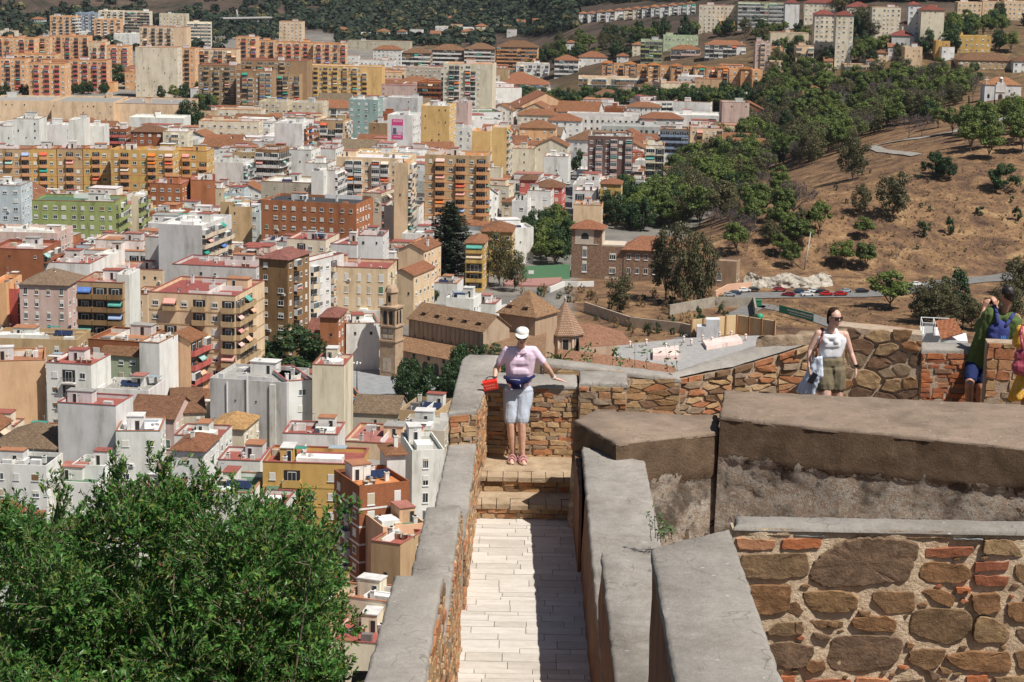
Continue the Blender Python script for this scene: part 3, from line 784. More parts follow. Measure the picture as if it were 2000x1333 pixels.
# ------------------------------------------------------------------ near stone wall, bottom right
def nearwall():
    tl = atY(1436, 1030, 12.4); drop = 115 - tl.z; Yw = 12.4
    x0 = tl.x - .01; x1 = atY(2010, 1035, Yw).x + 1.5; zb = tl.z - 1.25
    r_ = tag(empty('stone_wall', (x0, Yw, zb)), 'big irregular brown stones and a few bricks in pale mortar, nearest wall at right', 'wall'); B = -r_.location
    fr = Frame((x0, Yw, zb), (1, .0, 0)); L = x1 - x0; H = tl.z - zb
    wallface('mortar_face', r_, fr, L, H, M_mortar2, .016, nu=90).location = B
    def uv(zx, zy):
        p = atY(1100 + zx * .45, 900 + zy * .45, Yw); return (p.x - x0, p.z - zb)
    S = [ # zoomed coordinates of each stone, first item: material (s stone, b brick)
     's 775,292 990,290 985,312 780,318', 'g 1003,294 1133,296 1135,325 1006,327', 'b 752,338 925,345 915,380 765,385', 'b 950,340 1118,338 1115,378 948,382',
     's 778,408 1055,402 1060,490 940,510 770,498', 's 1072,500 1110,420 1170,380 1270,330 1275,290 1305,275 1345,285 1395,300 1450,325 1535,360 1520,430 1480,520 1400,515 1280,535 1215,535 1140,540',
     's 1490,298 1610,305 1690,312 1685,330 1600,330 1500,318', 'g 1690,310 1820,312 1820,338 1690,338', 'b 1575,380 1780,372 1760,412 1570,418', 's 1830,345 1890,320 1935,330 1985,390 1995,412 1920,410 1820,395',
     's 1570,445 1620,440 1750,455 1772,500 1720,530 1600,525 1540,500', 'b 1790,440 1935,440 1930,475 1785,480', 'r 1785,500 1935,502 1925,540 1790,538', 's 1960,455 2000,450 2040,500 2000,535 1965,500',
     's 790,545 985,540 980,640 900,665 820,660', 's 1040,570 1190,562 1275,590 1270,645 1150,655 1070,640', 's 975,620 1010,612 1045,650 1030,672 975,655', 's 1345,570 1520,568 1520,650 1400,660 1340,600',
     's 1555,565 1640,558 1700,590 1690,630 1640,620', 's 1775,580 1890,575 1895,650 1800,665 1772,630', 's 1525,650 1640,640 1740,650 1775,700 1745,760 1670,795 1580,770 1500,740 1510,690', 's 1775,740 1805,675 1880,690 1935,740 1925,780 1850,785 1795,785',
     's 880,740 930,705 1038,698 1035,752 890,755', 's 1060,690 1215,698 1215,720 1110,722', 's 1260,680 1400,672 1450,700 1440,738 1320,735 1255,715', 's 1925,620 2040,610 2040,700 1970,695 1925,660',
     's 893,800 960,785 1085,805 1090,830 1040,890 960,895 905,870', 's 1085,742 1165,765 1110,775', 's 1140,870 1180,770 1290,758 1450,765 1470,790 1435,880 1290,910 1180,905', 's 1055,870 1130,865 1140,900 1080,918 1052,900',
     's 1500,830 1560,815 1660,820 1640,880 1580,905 1500,870', 's 1660,850 1740,828 1930,830 1940,910 1820,915 1700,890', 's 1965,730 2060,725 2050,790 1980,770', 's 1630,895 1690,905 1680,925 1640,920', 's 1960,830 2060,820 2060,905 1980,900',
     'b 940,935 1005,932 1003,985 945,985', 'b 1050,955 1245,950 1240,990 1055,990', 'b 1270,945 1410,948 1400,990 1275,990', 's 1450,955 1560,945 1550,990 1450,990', 'b 1750,935 1840,930 1845,990 1755,990', 's 1870,940 2000,935 2040,990 1880,990',
     'b 1700,548 1770,552 1765,575 1705,572', 's 1010,700 1045,720 1040,750 1010,745', 's 1580,905 1640,935 1600,945', 's 1490,785 1530,800 1490,812', 's 1280,650 1335,655 1330,672 1290,670', 's 800,675 860,690 850,730 815,720']
    mats = {'s': (M_near, []), 'b': (M_brick, []), 'r': (M_brick, []), 'g': (M_greyst, [])}
    for s in S:
        k, *pts = s.split(); pl = [uv(*map(float, q.split(','))) for q in pts]; ccx = sum(q[0] for q in pl) / len(pl); ccy = sum(q[1] for q in pl) / len(pl); pl = [(ccx + (x - ccx) * 1.07, ccy + (y - ccy) * 1.1) for x, y in pl]; pl = [(x, min(y, H - .045)) for x, y in pl]; pl.reverse(); mats[k][1].append(pl)
    for p in voronoi(1.35, H - .07, .22, .12, random.Random(2)):
        cx, cy = sum(q[0] for q in p) / len(p), sum(q[1] for q in p) / len(p); mats['s' if (cx * 7) % 1 < .7 else 'b'][1].append([(L - 1.4 + cx + (x - cx) * .84, cy + (y - cy) * .8) for x, y in p])
    allp = [p for _, pl in mats.values() for p in pl]; rq = random.Random(19); n_ = 0
    cen = [(sum(q[0] for q in p) / len(p), sum(q[1] for q in p) / len(p), p) for p in allp]
    for _ in range(2600):
        x, y = rq.uniform(0, L), rq.uniform(0, H - .06); r = rq.uniform(.012, .03)
        if any(inpoly(x + r * 1.7 * a, y + r * b, p) for cx, cy, p in cen if abs(cx - x) < .35 and abs(cy - y) < .2 for a in (-1, 0, 1) for b in (-1, 1)): continue
        p = [(x + r * 1.5 * math.cos(t) * rq.uniform(.8, 1.2), y + r * .8 * math.sin(t) * rq.uniform(.8, 1.2)) for t in [k * 1.0472 for k in range(6)]]; cen.append((x, y, p)); mats['s' if rq.random() < .8 else 'b'][1].append(p); n_ += 1
        if n_ > 130: break
    for m_, pl in mats.values():
        if not pl: continue
        mb = MB(m_); stone_mesh(mb, pl, fr, .0015, .018, seg=.022, rough=2.6, rnd=random.Random(8)); mb.build('stonework', r_, B)
    # a pale drip stain is kept in the mortar; coping of grey cement
    slab('coping', r_, [(x0 - .0, Yw - .015), (x1, Yw - .015), (x1, Yw + .22), (x0 + .03, Yw + .24)], tl.z + .012, .03, M_cop, 0, rnd=.03)
    mb = MB(M_mortar2); mb.prism([(x0, Yw + .03), (x1, Yw + .03), (x1, Yw + .2), (x0, Yw + .2)], zb - 2, tl.z - .03); mb.build('wall_core', r_, B)
M_mortar2 = noisy('pale_lime_mortar', [(.3, (.42, .3, .19)), (.5, (.62, .47, .32)), (.7, (.74, .6, .43))], 11, bd=.03, bs=26)
M_near = island('brown_fieldstone', [(.25, .15, .08), (.3, .185, .095), (.23, .15, .085), (.29, .16, .08), (.33, .22, .12), (.22, .145, .095)], bd=.03, bs=11, var=.85, tex=8)
M_greyst = simple('blue_grey_stone', (.2, .21, .21), .9)
nearwall()
# ------------------------------------------------------------------ people
def remesh(mb, name, voxel, m, smooth=4, wr=0.0, ws=.08):
    me = mb.mesh('tmp'); o = bpy.data.objects.new('tmp', me); COL.objects.link(o)
    r = o.modifiers.new('r', 'REMESH'); r.mode = 'VOXEL'; r.voxel_size = voxel; r.use_smooth_shade = True
    s = o.modifiers.new('s', 'SMOOTH'); s.iterations = smooth; s.factor = .5
    dg = bpy.context.evaluated_depsgraph_get(); out = bpy.data.meshes.new_from_object(o.evaluated_get(dg)); bpy.data.objects.remove(o); out.name = name
    if wr:
        out.calc_loop_triangles(); nv = [v.normal.copy() for v in out.vertices]
        for v, n in zip(out.vertices, nv):
            c = v.co; k = noise.noise(Vector((c.x / ws, c.y / ws, c.z / ws * .55))) + .5 * noise.noise(Vector((c.x / ws * 2.3, c.y / ws * 2.3, c.z / ws)))
            v.co = c + n * k * wr
    out.materials.clear(); out.materials.append(m)
    for p in out.polygons: p.use_smooth = True
    return out
def ball(mb, c, rx, ry=None, rz=None, rot=None, n=12):
    ry = ry or rx; rz = rz or rx; st = len(mb.v); c = Vector(c)
    for j in range(n // 2 + 1):
        ph = math.pi * j / (n // 2)
        for i in range(n):
            t = 2 * math.pi * i / n; v = Vector((rx * math.sin(ph) * math.cos(t), ry * math.sin(ph) * math.sin(t), rz * math.cos(ph)))
            if rot: v = rot @ v
            mb.v.append(tuple(c + v))
    for j in range(n // 2):
        for i in range(n):
            k = (i + 1) % n; mb.f.append((st + j * n + i, st + (j + 1) * n + i, st + (j + 1) * n + k, st + j * n + k)); mb.mi.append(0); mb.sm.append(True)
def limb(mb, pts, flat=1.0):
    for (a, ra), (b, rb) in zip(pts[:-1], pts[1:]):
        a, b = Vector(a), Vector(b); n = max(2, int((b - a).length / (min(ra, rb) * .22)))
        for i in range(n + 1):
            t = i / n; r = ra + (rb - ra) * t; ball(mb, a.lerp(b, t), r, r * flat, r, n=10)
def hand(mb, w, d, up, L=.17, curl=.5, thumb=1):
    """w wrist, d direction of the fingers, up = back of hand normal"""
    d = d.normalized(); s = d.cross(up).normalized(); up = s.cross(d).normalized()
    pc = w + d * L * .28
    for t in (-1, 0, 1): limb(mb, [(w + s * .012 * t, .018), (w + d * L * .5 + s * .022 * t, .016)], 1)
    for k, (o, l) in enumerate(((-.03, .8), (-.01, .95), (.01, .9), (.03, .7))):
        b = w + d * L * .5 + s * o; ln = L * .5 * l; q = b + (d - up * curl * .3).normalized() * ln * .5; e = q + (d - up * curl * 1.1).normalized() * ln * .5
        limb(mb, [(b, .0098), (q, .0088), (e, .0075)])
    b = w + d * L * .18 - s * .025 * thumb; q = b + (d * .7 - s * thumb).normalized() * L * .22; e = q + (d - s * .4 * thumb - up * curl * .4).normalized() * L * .18
    limb(mb, [(b, .013), (q, .0105), (e, .008)])
def skinmat(name, c, rough=.5):
    m = mat(name); nt = NT(m); v = wpos(nt); n = nz(nt, 14, v, 5, .6)
    nt.link(ramp(nt, n, [(.3, tuple(x * .86 for x in c)), (.7, tuple(min(1, x * 1.1) for x in c))]), nt.b.inputs['Base Color']); nt.b.inputs['Roughness'].default_value = rough
    nt.b.inputs['Subsurface Weight'].default_value = .06; nt.b.inputs['Subsurface Radius'].default_value = (.02, .008, .004); return m
def fabric(name, c, k=.12, bs=60, bd=.004):
    m = mat(name); nt = NT(m); v = wpos(nt)
    nt.link(ramp(nt, nz(nt, 9, v, 5, .6), [(.3, tuple(x * (1 - k) for x in c)), (.7, tuple(min(1, x * (1 + k)) for x in c))]), nt.b.inputs['Base Color']); nt.b.inputs['Roughness'].default_value = .88
    nt.b.inputs['Specular IOR Level'].default_value = .2; bump(nt, nz(nt, bs, v, 4, .6), bd); return m
SK1 = skinmat('tanned_skin', (.58, .35, .26)); SK2 = skinmat('fair_skin', (.6, .37, .29)); SK3 = skinmat('warm_skin', (.42, .22, .14))
HAIR = fabric('dark_hair', (.025, .014, .01), .5, 120, .006)
def head(mb, c, f, h=.235, up=Vector((0, 0, 1))):
    """c = head centre, f = facing direction"""
    f = f.normalized(); s = f.cross(up).normalized(); up = s.cross(f).normalized(); M = Matrix((s, f, up)).transposed()
    ball(mb, c + up * h * .1, .074, .092, h * .4, M, 16); ball(mb, c - up * h * .18 + f * .018, .056, .066, h * .3, M, 14)
    ball(mb, c - up * h * .38 + f * .045, .03, .028, .025, M); ball(mb, c - up * h * .06 + f * .096, .0115, .017, .028, M); 
    ball(mb, c - up * h * .24 + f * .082, .024, .012, .009, M)
    for t in (-1, 1): ball(mb, c + s * .076 * t - up * .012, .009, .018, .03, M); ball(mb, c + s * .035 * t - up * .028 + f * .06, .024, .024, .022, M)
    return s, f, up
def lips(c, f, s, up, parent, B, h=.235):
    mb = MB(simple('lips', (.38, .13, .11), .45)); M = Matrix((s, f, up)).transposed(); ball(mb, c - up * h * .235 + f * .094, .022, .006, .004, M); ball(mb, c - up * h * .265 + f * .093, .019, .006, .005, M); mb.build('lips', parent, B)
def shades(c, f, s, up, parent, B, col=(.03, .012, .01)):
    mb = MB(simple('dark_lenses', col, .08), M_black)
    for t in (-1, 1):
        q = c + s * .033 * t + f * .1 + up * .006; pts = [q + s * a + up * b - f * abs(a + .033 * t) * .3 for a, b in ((-.029, .018), (.029, .018), (.026, -.016), (.012, -.024), (-.012, -.024), (-.026, -.016))]
        if t: mb.face(pts); mb.face([p - f * .004 for p in reversed(pts)])
        a = c + s * .062 * t + f * .088 + up * .014; b = c + s * .079 * t - f * .01 + up * .008; mb.tube(a, b, .004, .003, 1, 6)
        for k in range(6): mb.tube(pts[k], pts[(k + 1) % 6], .003, .003, 1, 5)
    mb.tube(c + s * -.008 + f * .103 + up * .012, c + s * .008 + f * .103 + up * .012, .003, .003, 1, 6); mb.build('sunglasses', parent, B)
def JJ(Y0): return lambda px, py, dy=0.0: atY(px, py, Y0 + dy)

def woman_pink():
    W1y = A(931, 893, 6.45)[1]; Y0 = W1y - .3; J = JJ(Y0); zf = ZL + .0
    foot = Vector((J(1006, 905).x, Y0, zf)); r_ = tag(empty('person', foot), 'person in pink polo shirt, white cap, sunglasses and pale shorts leaning on the wall', 'person'); B = -foot
    sh = [J(991, 686, .05), J(1042, 686, .05)]; hip = [J(998, 775, .1), J(1026, 775, .1)]; kn = [J(997, 828, .0), J(1019, 828, -.03)]
    an = [Vector((J(1002, 885).x, Y0 + .04, zf + .09)), Vector((J(1020, 885).x, Y0 + .0, zf + .09))]
    nb = J(1017, 681, .06); hc = J(1020, 657, -.01); mb = MB(SK1)
    s, f, up = head(mb, hc, Vector((-.05, -1, -.12)))
    limb(mb, [(nb, .056), (hc + Vector((0, .015, -.05)), .052)])
    tor = J(1014, 730, .1); pel = J(1012, 765, .12)
    for a, b, ra, rb in ((sh[0], sh[1], .06, .06), (sh[0] + Vector((.05, 0, -.05)), pel, .08, .09), (sh[1] - Vector((.05, 0, .05)), pel, .08, .09), (hip[0], hip[1], .1, .1)): limb(mb, [(a, ra), (b, rb)], .75)
    el = [J(969, 720, .1), J(1069, 718, .12)]; wr = [J(966, 741, -.02), J(1082, 739, .24)]
    for k in (0, 1):
        limb(mb, [(sh[k], .05), (sh[k].lerp(el[k], .5), .044), (el[k], .036), (el[k].lerp(wr[k], .35), .037), (wr[k], .024)])
        limb(mb, [(hip[k], .088), (hip[k].lerp(kn[k], .6), .068), (kn[k], .052), (kn[k].lerp(an[k], .35), .054), (an[k], .034)])
        fd = Vector((-.12 if k == 0 else .12, -1, 0)).normalized(); limb(mb, [(an[k] + Vector((0, .03, -.05)), .034), (an[k] + fd * .09 + Vector((0, 0, -.045)), .032), (an[k] + fd * .17 + Vector((0, 0, -.065)), .024)])
        for t in range(5): tt = fd.cross(Vector((0, 0, 1))) * (t - 2) * .016; limb(mb, [(an[k] + fd * .16 + tt + Vector((0, 0, -.07)), .011), (an[k] + fd * (.2 - abs(t - 1) * .008) + tt + Vector((0, 0, -.075)), .009)])
    hand(mb, wr[0], Vector((-.1, -.3, -1)), Vector((-1, 0, 0)), .17, 1.2, -1); wt = 109.52 + .02
    hand(mb, wr[1], Vector((1, .0, -.28)), Vector((0, .1, 1)), .185, .1, 1)
    link('body', remesh(mb, 'body', .0075, SK1, 4), r_, B)
    lips(hc, f, s, up, r_, B); shades(hc, f, s, up, r_, B)
    # hair below the cap
    mb = MB(HAIR); ball(mb, hc + up * .02 - f * .03, .082, .085, .1); link('hair', remesh(mb, 'hair', .012, fabric('grey_brown_hair', (.12, .08, .055), .3, 100, .005), 2, .004, .03), r_, B)
    # polo shirt
    PK = fabric('pink_pique', (.72, .55, .67), .05, 90, .002); mb = MB(PK)
    for a, b, ra, rb in ((sh[0], sh[1], .066, .066), (sh[0] + Vector((.055, 0, -.06)), J(1008, 758, .12), .1, .112), (sh[1] - Vector((.055, 0, .06)), J(1018, 758, .12), .1, .112), (nb + Vector((-.02, .01, -.03)), nb + Vector((.02, .01, -.03)), .07, .07)): limb(mb, [(a, ra), (b, rb)], .82)
    limb(mb, [(J(1004, 706, .035), .078), (J(1028, 706, .035), .078)], .8); limb(mb, [(J(1006, 725, .05), .085), (J(1024, 725, .05), .085)], .9); limb(mb, [(J(1003, 745, .07), .09), (J(1022, 745, .07), .09)], .95)
    for k in (0, 1): limb(mb, [(sh[k], .062), (sh[k].lerp(el[k], .62), .057)])
    link('polo_shirt', remesh(mb, 'polo_shirt', .009, PK, 5, .004, .09), r_, B)
    mb = MB(PK); 
    for t in (-1, 1):
        a = nb + Vector((t * .062, .03, .035)); b = nb + Vector((t * .045, -.075, -.0)); c = nb + Vector((t * .012, -.085, -.05)); d = nb + Vector((t * .085, -.07, -.045)); e = nb + Vector((t * .085, .02, -.01))
        q = [a, b, c, d, e]; mb.face(q if t > 0 else q[::-1]); mb.face([p + Vector((0, -.006, .003)) for p in (q[::-1] if t > 0 else q)])
    mb.build('collar', r_, B)
    # shorts
    SH = fabric('pale_blue_cotton', (.42, .46, .53), .07, 70, .003); mb = MB(SH)
    limb(mb, [(hip[0] + Vector((.01, 0, .06)), .112), (hip[1] + Vector((-.01, 0, .06)), .112)], .85)
    for k in (0, 1): limb(mb, [(hip[k] + Vector((0, 0, .02)), .108), (hip[k].lerp(kn[k], .5), .09), (hip[k].lerp(kn[k], .84), .083)], .92)
    link('shorts', remesh(mb, 'shorts', .009, SH, 2, .007, .07), r_, B)
    # waist bag
    NV = fabric('navy_nylon', (.014, .018, .075), .2, 40, .003); mb = MB(NV); 
    limb(mb, [(J(994, 743, -.04), .042), (J(1010, 748, -.07), .055), (J(1028, 742, -.05), .042)], .7); limb(mb, [(J(1004, 755, -.06), .04), (J(1018, 754, -.06), .04)], .7)
    for a, b in ((J(986, 738, -.03), J(986, 736, .12)), (J(1034, 740, -.05), J(1043, 735, .12))): limb(mb, [(a, .02), (b, .02)])
    o = link('waist_bag', remesh(mb, 'waist_bag', .008, NV, 3), r_, B)
    mb = MB(M_white); mb.tube(J(996, 741, -.12), J(1016, 743, -.15), .0025, .0025); mb.tube(J(1016, 752, -.15), J(1017, 757, -.15), .004, .004); mb.build('zip', o)
    # cap
    CP = fabric('white_cap_cloth', (.68, .66, .6), .05, 60, .003); mb = MB(CP); ball(mb, hc + up * .056 - f * .008, .086, .1, .062, Matrix((s, f, up)).transposed(), 18)
    cap = link('cap', remesh(mb, 'cap', .009, CP, 3, .003, .05), r_, B); mb = MB(CP); Mx = Matrix((s, f, up)).transposed(); pts = []; n = 12
    for k in range(n + 1): a = math.pi * k / n; pts.append(hc + up * (.05 - .03 * math.sin(a)) + s * math.cos(a) * .08 + f * (.06 + math.sin(a) * .1))
    mb.face(pts); mb.face([p - up * .007 for p in reversed(pts)])
    for k in range(n): mb.face([pts[k + 1], pts[k], pts[k] - up * .007, pts[k + 1] - up * .007])
    mb.build('cap_peak', r_, B)
    # sandals
    SD = fabric('pink_sandal_straps', (.5, .26, .27), .15, 60, .002); SL = simple('sandal_sole', (.45, .38, .32), .8)
    for k in (0, 1):
        fd = Vector((-.12 if k == 0 else .12, -1, 0)).normalized(); ss = fd.cross(Vector((0, 0, 1))); c = Vector((an[k].x, an[k].y, zf)); mb = MB(SL, SD)
        ring = [c + fd * (.07 + .135 * math.cos(t)) + ss * (.046 * math.sin(t)) for t in [i * math.pi / 8 for i in range(16)]]
        mb.prism([(p.x, p.y) for p in ring], zf + .002, zf + .026, 0)
        for d_, hh in ((.0, .085), (.07, .075), (.13, .052)):
            P_ = [c + fd * d_ + ss * (.047 * math.cos(t)) + Vector((0, 0, .02 + hh * math.sin(t))) for t in [i * math.pi / 8 for i in range(9)]]
            for p, q in zip(P_[:-1], P_[1:]): mb.tube(p, q, .013, .013, 1, 5, False)
        mb.tube(c + fd * .02 + Vector((0, 0, .105)), c - fd * .035 + Vector((0, 0, .1)), .012, .012, 1, 6); mb.build('sandal', r_, B)
    mb = MB(M_white, M_black); w_ = wr[1]; dd = (wr[1] - el[1]).normalized(); mb.tube(w_ - dd * .035, w_ - dd * .012, .031, .03, 0, 14); mb.build('wristwatch', r_, B)
    mb = MB(M_black); mb.tube(wr[0] + Vector((0, 0, .035)), wr[0] + Vector((0, 0, .025)), .034, .034, 0, 14); mb.build('bracelet', r_, B)
    # red bag held in the hand
    hb = J(958, 753, -.1); rb = tag(empty('red_bag', hb), 'small bright red zip bag held in the hand of the person in pink', 'bag'); RD = simple('red_bag_cloth', (.75, .03, .015), .45); RD2 = simple('dark_bag_base', (.05, .015, .012), .6)
    mb = MB(RD, RD2, simple('red_bag_print', (.8, .16, .1), .5)); M4 = Matrix.Rotation(rad(-12), 4, 'Y') @ Matrix.Rotation(rad(14), 4, 'X'); mb.box(-.09, .09, -.04, .04, -.045, .065, 0, True, M4); mb.box(-.085, .085, -.045, .05, -.075, -.045, 1, True, M4)
    mb.build('bag_body', rb)
    mb = MB(simple('red_bag_print2', (.85, .22, .16), .5))
    for k in range(6): mb.box(-.07 + k * .022, -.054 + k * .022, -.042, -.04, .01, .03, 0, True, M4)
    for k in range(5): mb.box(-.06 + k * .024, -.042 + k * .024, -.042, -.04, -.025, -.01, 0, True, M4)
    mb.build('printed_band', rb)
    mb = MB(M_black); P_ = [Vector((.06 * math.cos(t), -.0, .06 + .05 * math.sin(t))) for t in [i * math.pi / 8 for i in range(9)]]
    for p, q in zip(P_[:-1], P_[1:]): mb.tube(p, q, .006, .006, 0, 5)
    mb.build('wrist_strap', rb)
woman_pink()

def tourist():
    base = A(1622, 872, 6.15); Y0 = base[1]; J = JJ(Y0); zf = 108.85; foot = Vector((base[0], Y0, zf)); r_ = tag(empty('person', foot), 'person in white sleeveless top, olive shorts and sunglasses walking past the stone wall', 'person'); B = -foot
    hc = J(1630, 621, -.02); nb = J(1622, 645, .02); sh = [J(1599, 652, .02), J(1650, 654, .02)]; hip = [J(1612, 730, .02), J(1634, 730, .02)]; mb = MB(SK2)
    s, f, up = head(mb, hc, Vector((.55, -1, -.02)), .225); limb(mb, [(nb, .05), (hc + Vector((-.01, .02, -.05)), .046)])
    kn = [J(1612, 800, -.1), J(1636, 798, .05)]; an = [Vector((J(1612, 862).x, Y0 + .02, zf + .08)), Vector((J(1640, 862).x, Y0 + .2, zf + .1))]
    for a, b, ra, rb in ((sh[0], sh[1], .052, .052), (sh[0] + Vector((.05, 0, -.05)), J(1620, 690, .02), .085, .09), (sh[1] - Vector((.05, 0, .05)), J(1626, 690, .02), .085, .09), (J(1616, 695, .02), J(1616, 725, .02), .09, .11), (J(1628, 695, .02), J(1630, 725, .02), .09, .11)): limb(mb, [(a, ra), (b, rb)], .74)
    el = [J(1582, 684, .02), J(1662, 690, .04)]; wr = [J(1580, 717, -.06), J(1672, 717, -.02)]
    for k in (0, 1):
        limb(mb, [(sh[k], .05), (sh[k].lerp(el[k], .5), .044), (el[k], .036), (el[k].lerp(wr[k], .3), .036), (wr[k], .024)])
        limb(mb, [(hip[k], .098), (hip[k].lerp(kn[k], .5), .08), (kn[k], .055), (kn[k].lerp(an[k], .3), .052), (an[k], .034)])
        limb(mb, [(an[k] + Vector((0, .03, -.04)), .034), (an[k] + Vector((.06, -.16, -.055)), .025)])
    hand(mb, wr[0], Vector((.12, -.15, -1)), Vector((-1, -.2, 0)), .17, 1.1, -1); hand(mb, wr[1], Vector((.02, -.2, -1)), Vector((1, -.3, 0)), .17, .6, 1)
    link('body', remesh(mb, 'body', .0075, SK2, 4), r_, B); lips(hc, f, s, up, r_, B, .225); shades(hc, f, s, up, r_, B)
    mb = MB(HAIR); ball(mb, hc + up * .035 - f * .022, .082, .09, .098, Matrix((s, f, up)).transposed()); limb(mb, [(hc - f * .08 + up * .02, .05), (hc - f * .1 - up * .07, .035), (hc - f * .08 - up * .15 - s * .02, .02)]); link('hair', remesh(mb, 'hair', .009, HAIR, 2, .003, .02), r_, B)
    WT = fabric('white_rib_jersey', (.72, .72, .75), .03, 110, .002); mb = MB(WT)
    for a, b, ra, rb in ((sh[0] + Vector((.06, 0, -.07)), J(1617, 690, .02), .098, .104), (sh[1] - Vector((.06, 0, .07)), J(1629, 690, .02), .098, .104)): limb(mb, [(a, ra), (b, rb)], .82)
    limb(mb, [(J(1613, 673, -.02), .066), (J(1634, 673, -.02), .066)], .85); limb(mb, [(J(1613, 662, .0), .06), (J(1634, 662, .0), .06)], .9)
    for t in (-1, 1): a = nb + Vector((t * .075, .01, -.01)); limb(mb, [(a + Vector((0, .04, -.0)), .026), (a + Vector((0, -.05, -.03)), .028), (a + Vector((-t * .01, -.07, -.12)), .05)])
    limb(mb, [(nb + Vector((-.05, -.06, -.08)), .04), (nb + Vector((.05, -.06, -.08)), .04)])
    link('sleeveless_top', remesh(mb, 'sleeveless_top', .009, WT, 5, .003, .08), r_, B)
    OL = fabric('olive_cotton', (.17, .14, .09), .12, 70, .003); mb = MB(OL); limb(mb, [(J(1614, 708, .02), .108), (J(1632, 708, .02), .108)], .84)
    for k in (0, 1): limb(mb, [(hip[k] + Vector((0, 0, .03)), .118), (hip[k].lerp(kn[k], .33), .118)], .92)
    link('shorts', remesh(mb, 'shorts', .009, OL, 2, .009, .06), r_, B)
    mb = MB(simple('brown_leather', (.13, .03, .015), .5)); P_ = [nb + Vector((-.1, .09, .0)), sh[0] + Vector((.045, .0, .06)), sh[0] + Vector((.035, -.06, -.02)), J(1597, 680, -.11), J(1593, 703, -.1)]
    for p, q in zip(P_[:-1], P_[1:]): mb.tube(p, q, .016, .016, 0, 6)
    mb.build('bag_strap', r_, B); mb = MB(M_black); mb.tube(wr[1] + Vector((0, 0, .03)), wr[1] + Vector((0, 0, .01)), .03, .03, 0, 12); mb.box(wr[1].x - .005, wr[1].x + .03, wr[1].y - .036, wr[1].y - .02, wr[1].z, wr[1].z + .035); mb.build('wristwatch', r_, B)
    # jacket over the arm
    jk = tag(empty('jacket', J(1585, 730, -.05)), 'pale blue white jacket hanging over the arm of the person in the white top', 'jacket'); BJ = -jk.location; JC = fabric('pale_jacket_cloth', (.6, .65, .75), .08, 60, .003); mb = MB(JC)
    for x0, x1, y1, d in ((1592, 1560, 764, .02), (1594, 1568, 768, -.03), (1597, 1577, 770, .0), (1600, 1588, 768, -.04), (1602, 1597, 764, .02), (1603, 1600, 745, -.04)): limb(mb, [(J(x0, 700, d - .06), .028), (J((x0 + x1) / 2 + 2, 732, d - .04), .036), (J(x1, y1, d), .03)])
    link('jacket_body', remesh(mb, 'jacket_body', .01, JC, 2, .012, .05), jk, BJ)
    ph = tag(empty('mobile_phone', J(1587, 739, -.12)), 'black mobile phone in the hand of the person in the white top', 'phone'); mb = MB(M_black); M4 = Matrix.Rotation(rad(30), 4, 'Y'); mb.box(-.035, .035, -.006, .006, -.07, .07, 0, True, M4); mb.build('phone_body', ph); mb = MB(simple('phone_screen', (.02, .02, .03), .08)); mb.box(-.031, .031, -.0075, -.006, -.064, .064, 0, True, M4); mb.build('phone_screen', ph)
tourist()

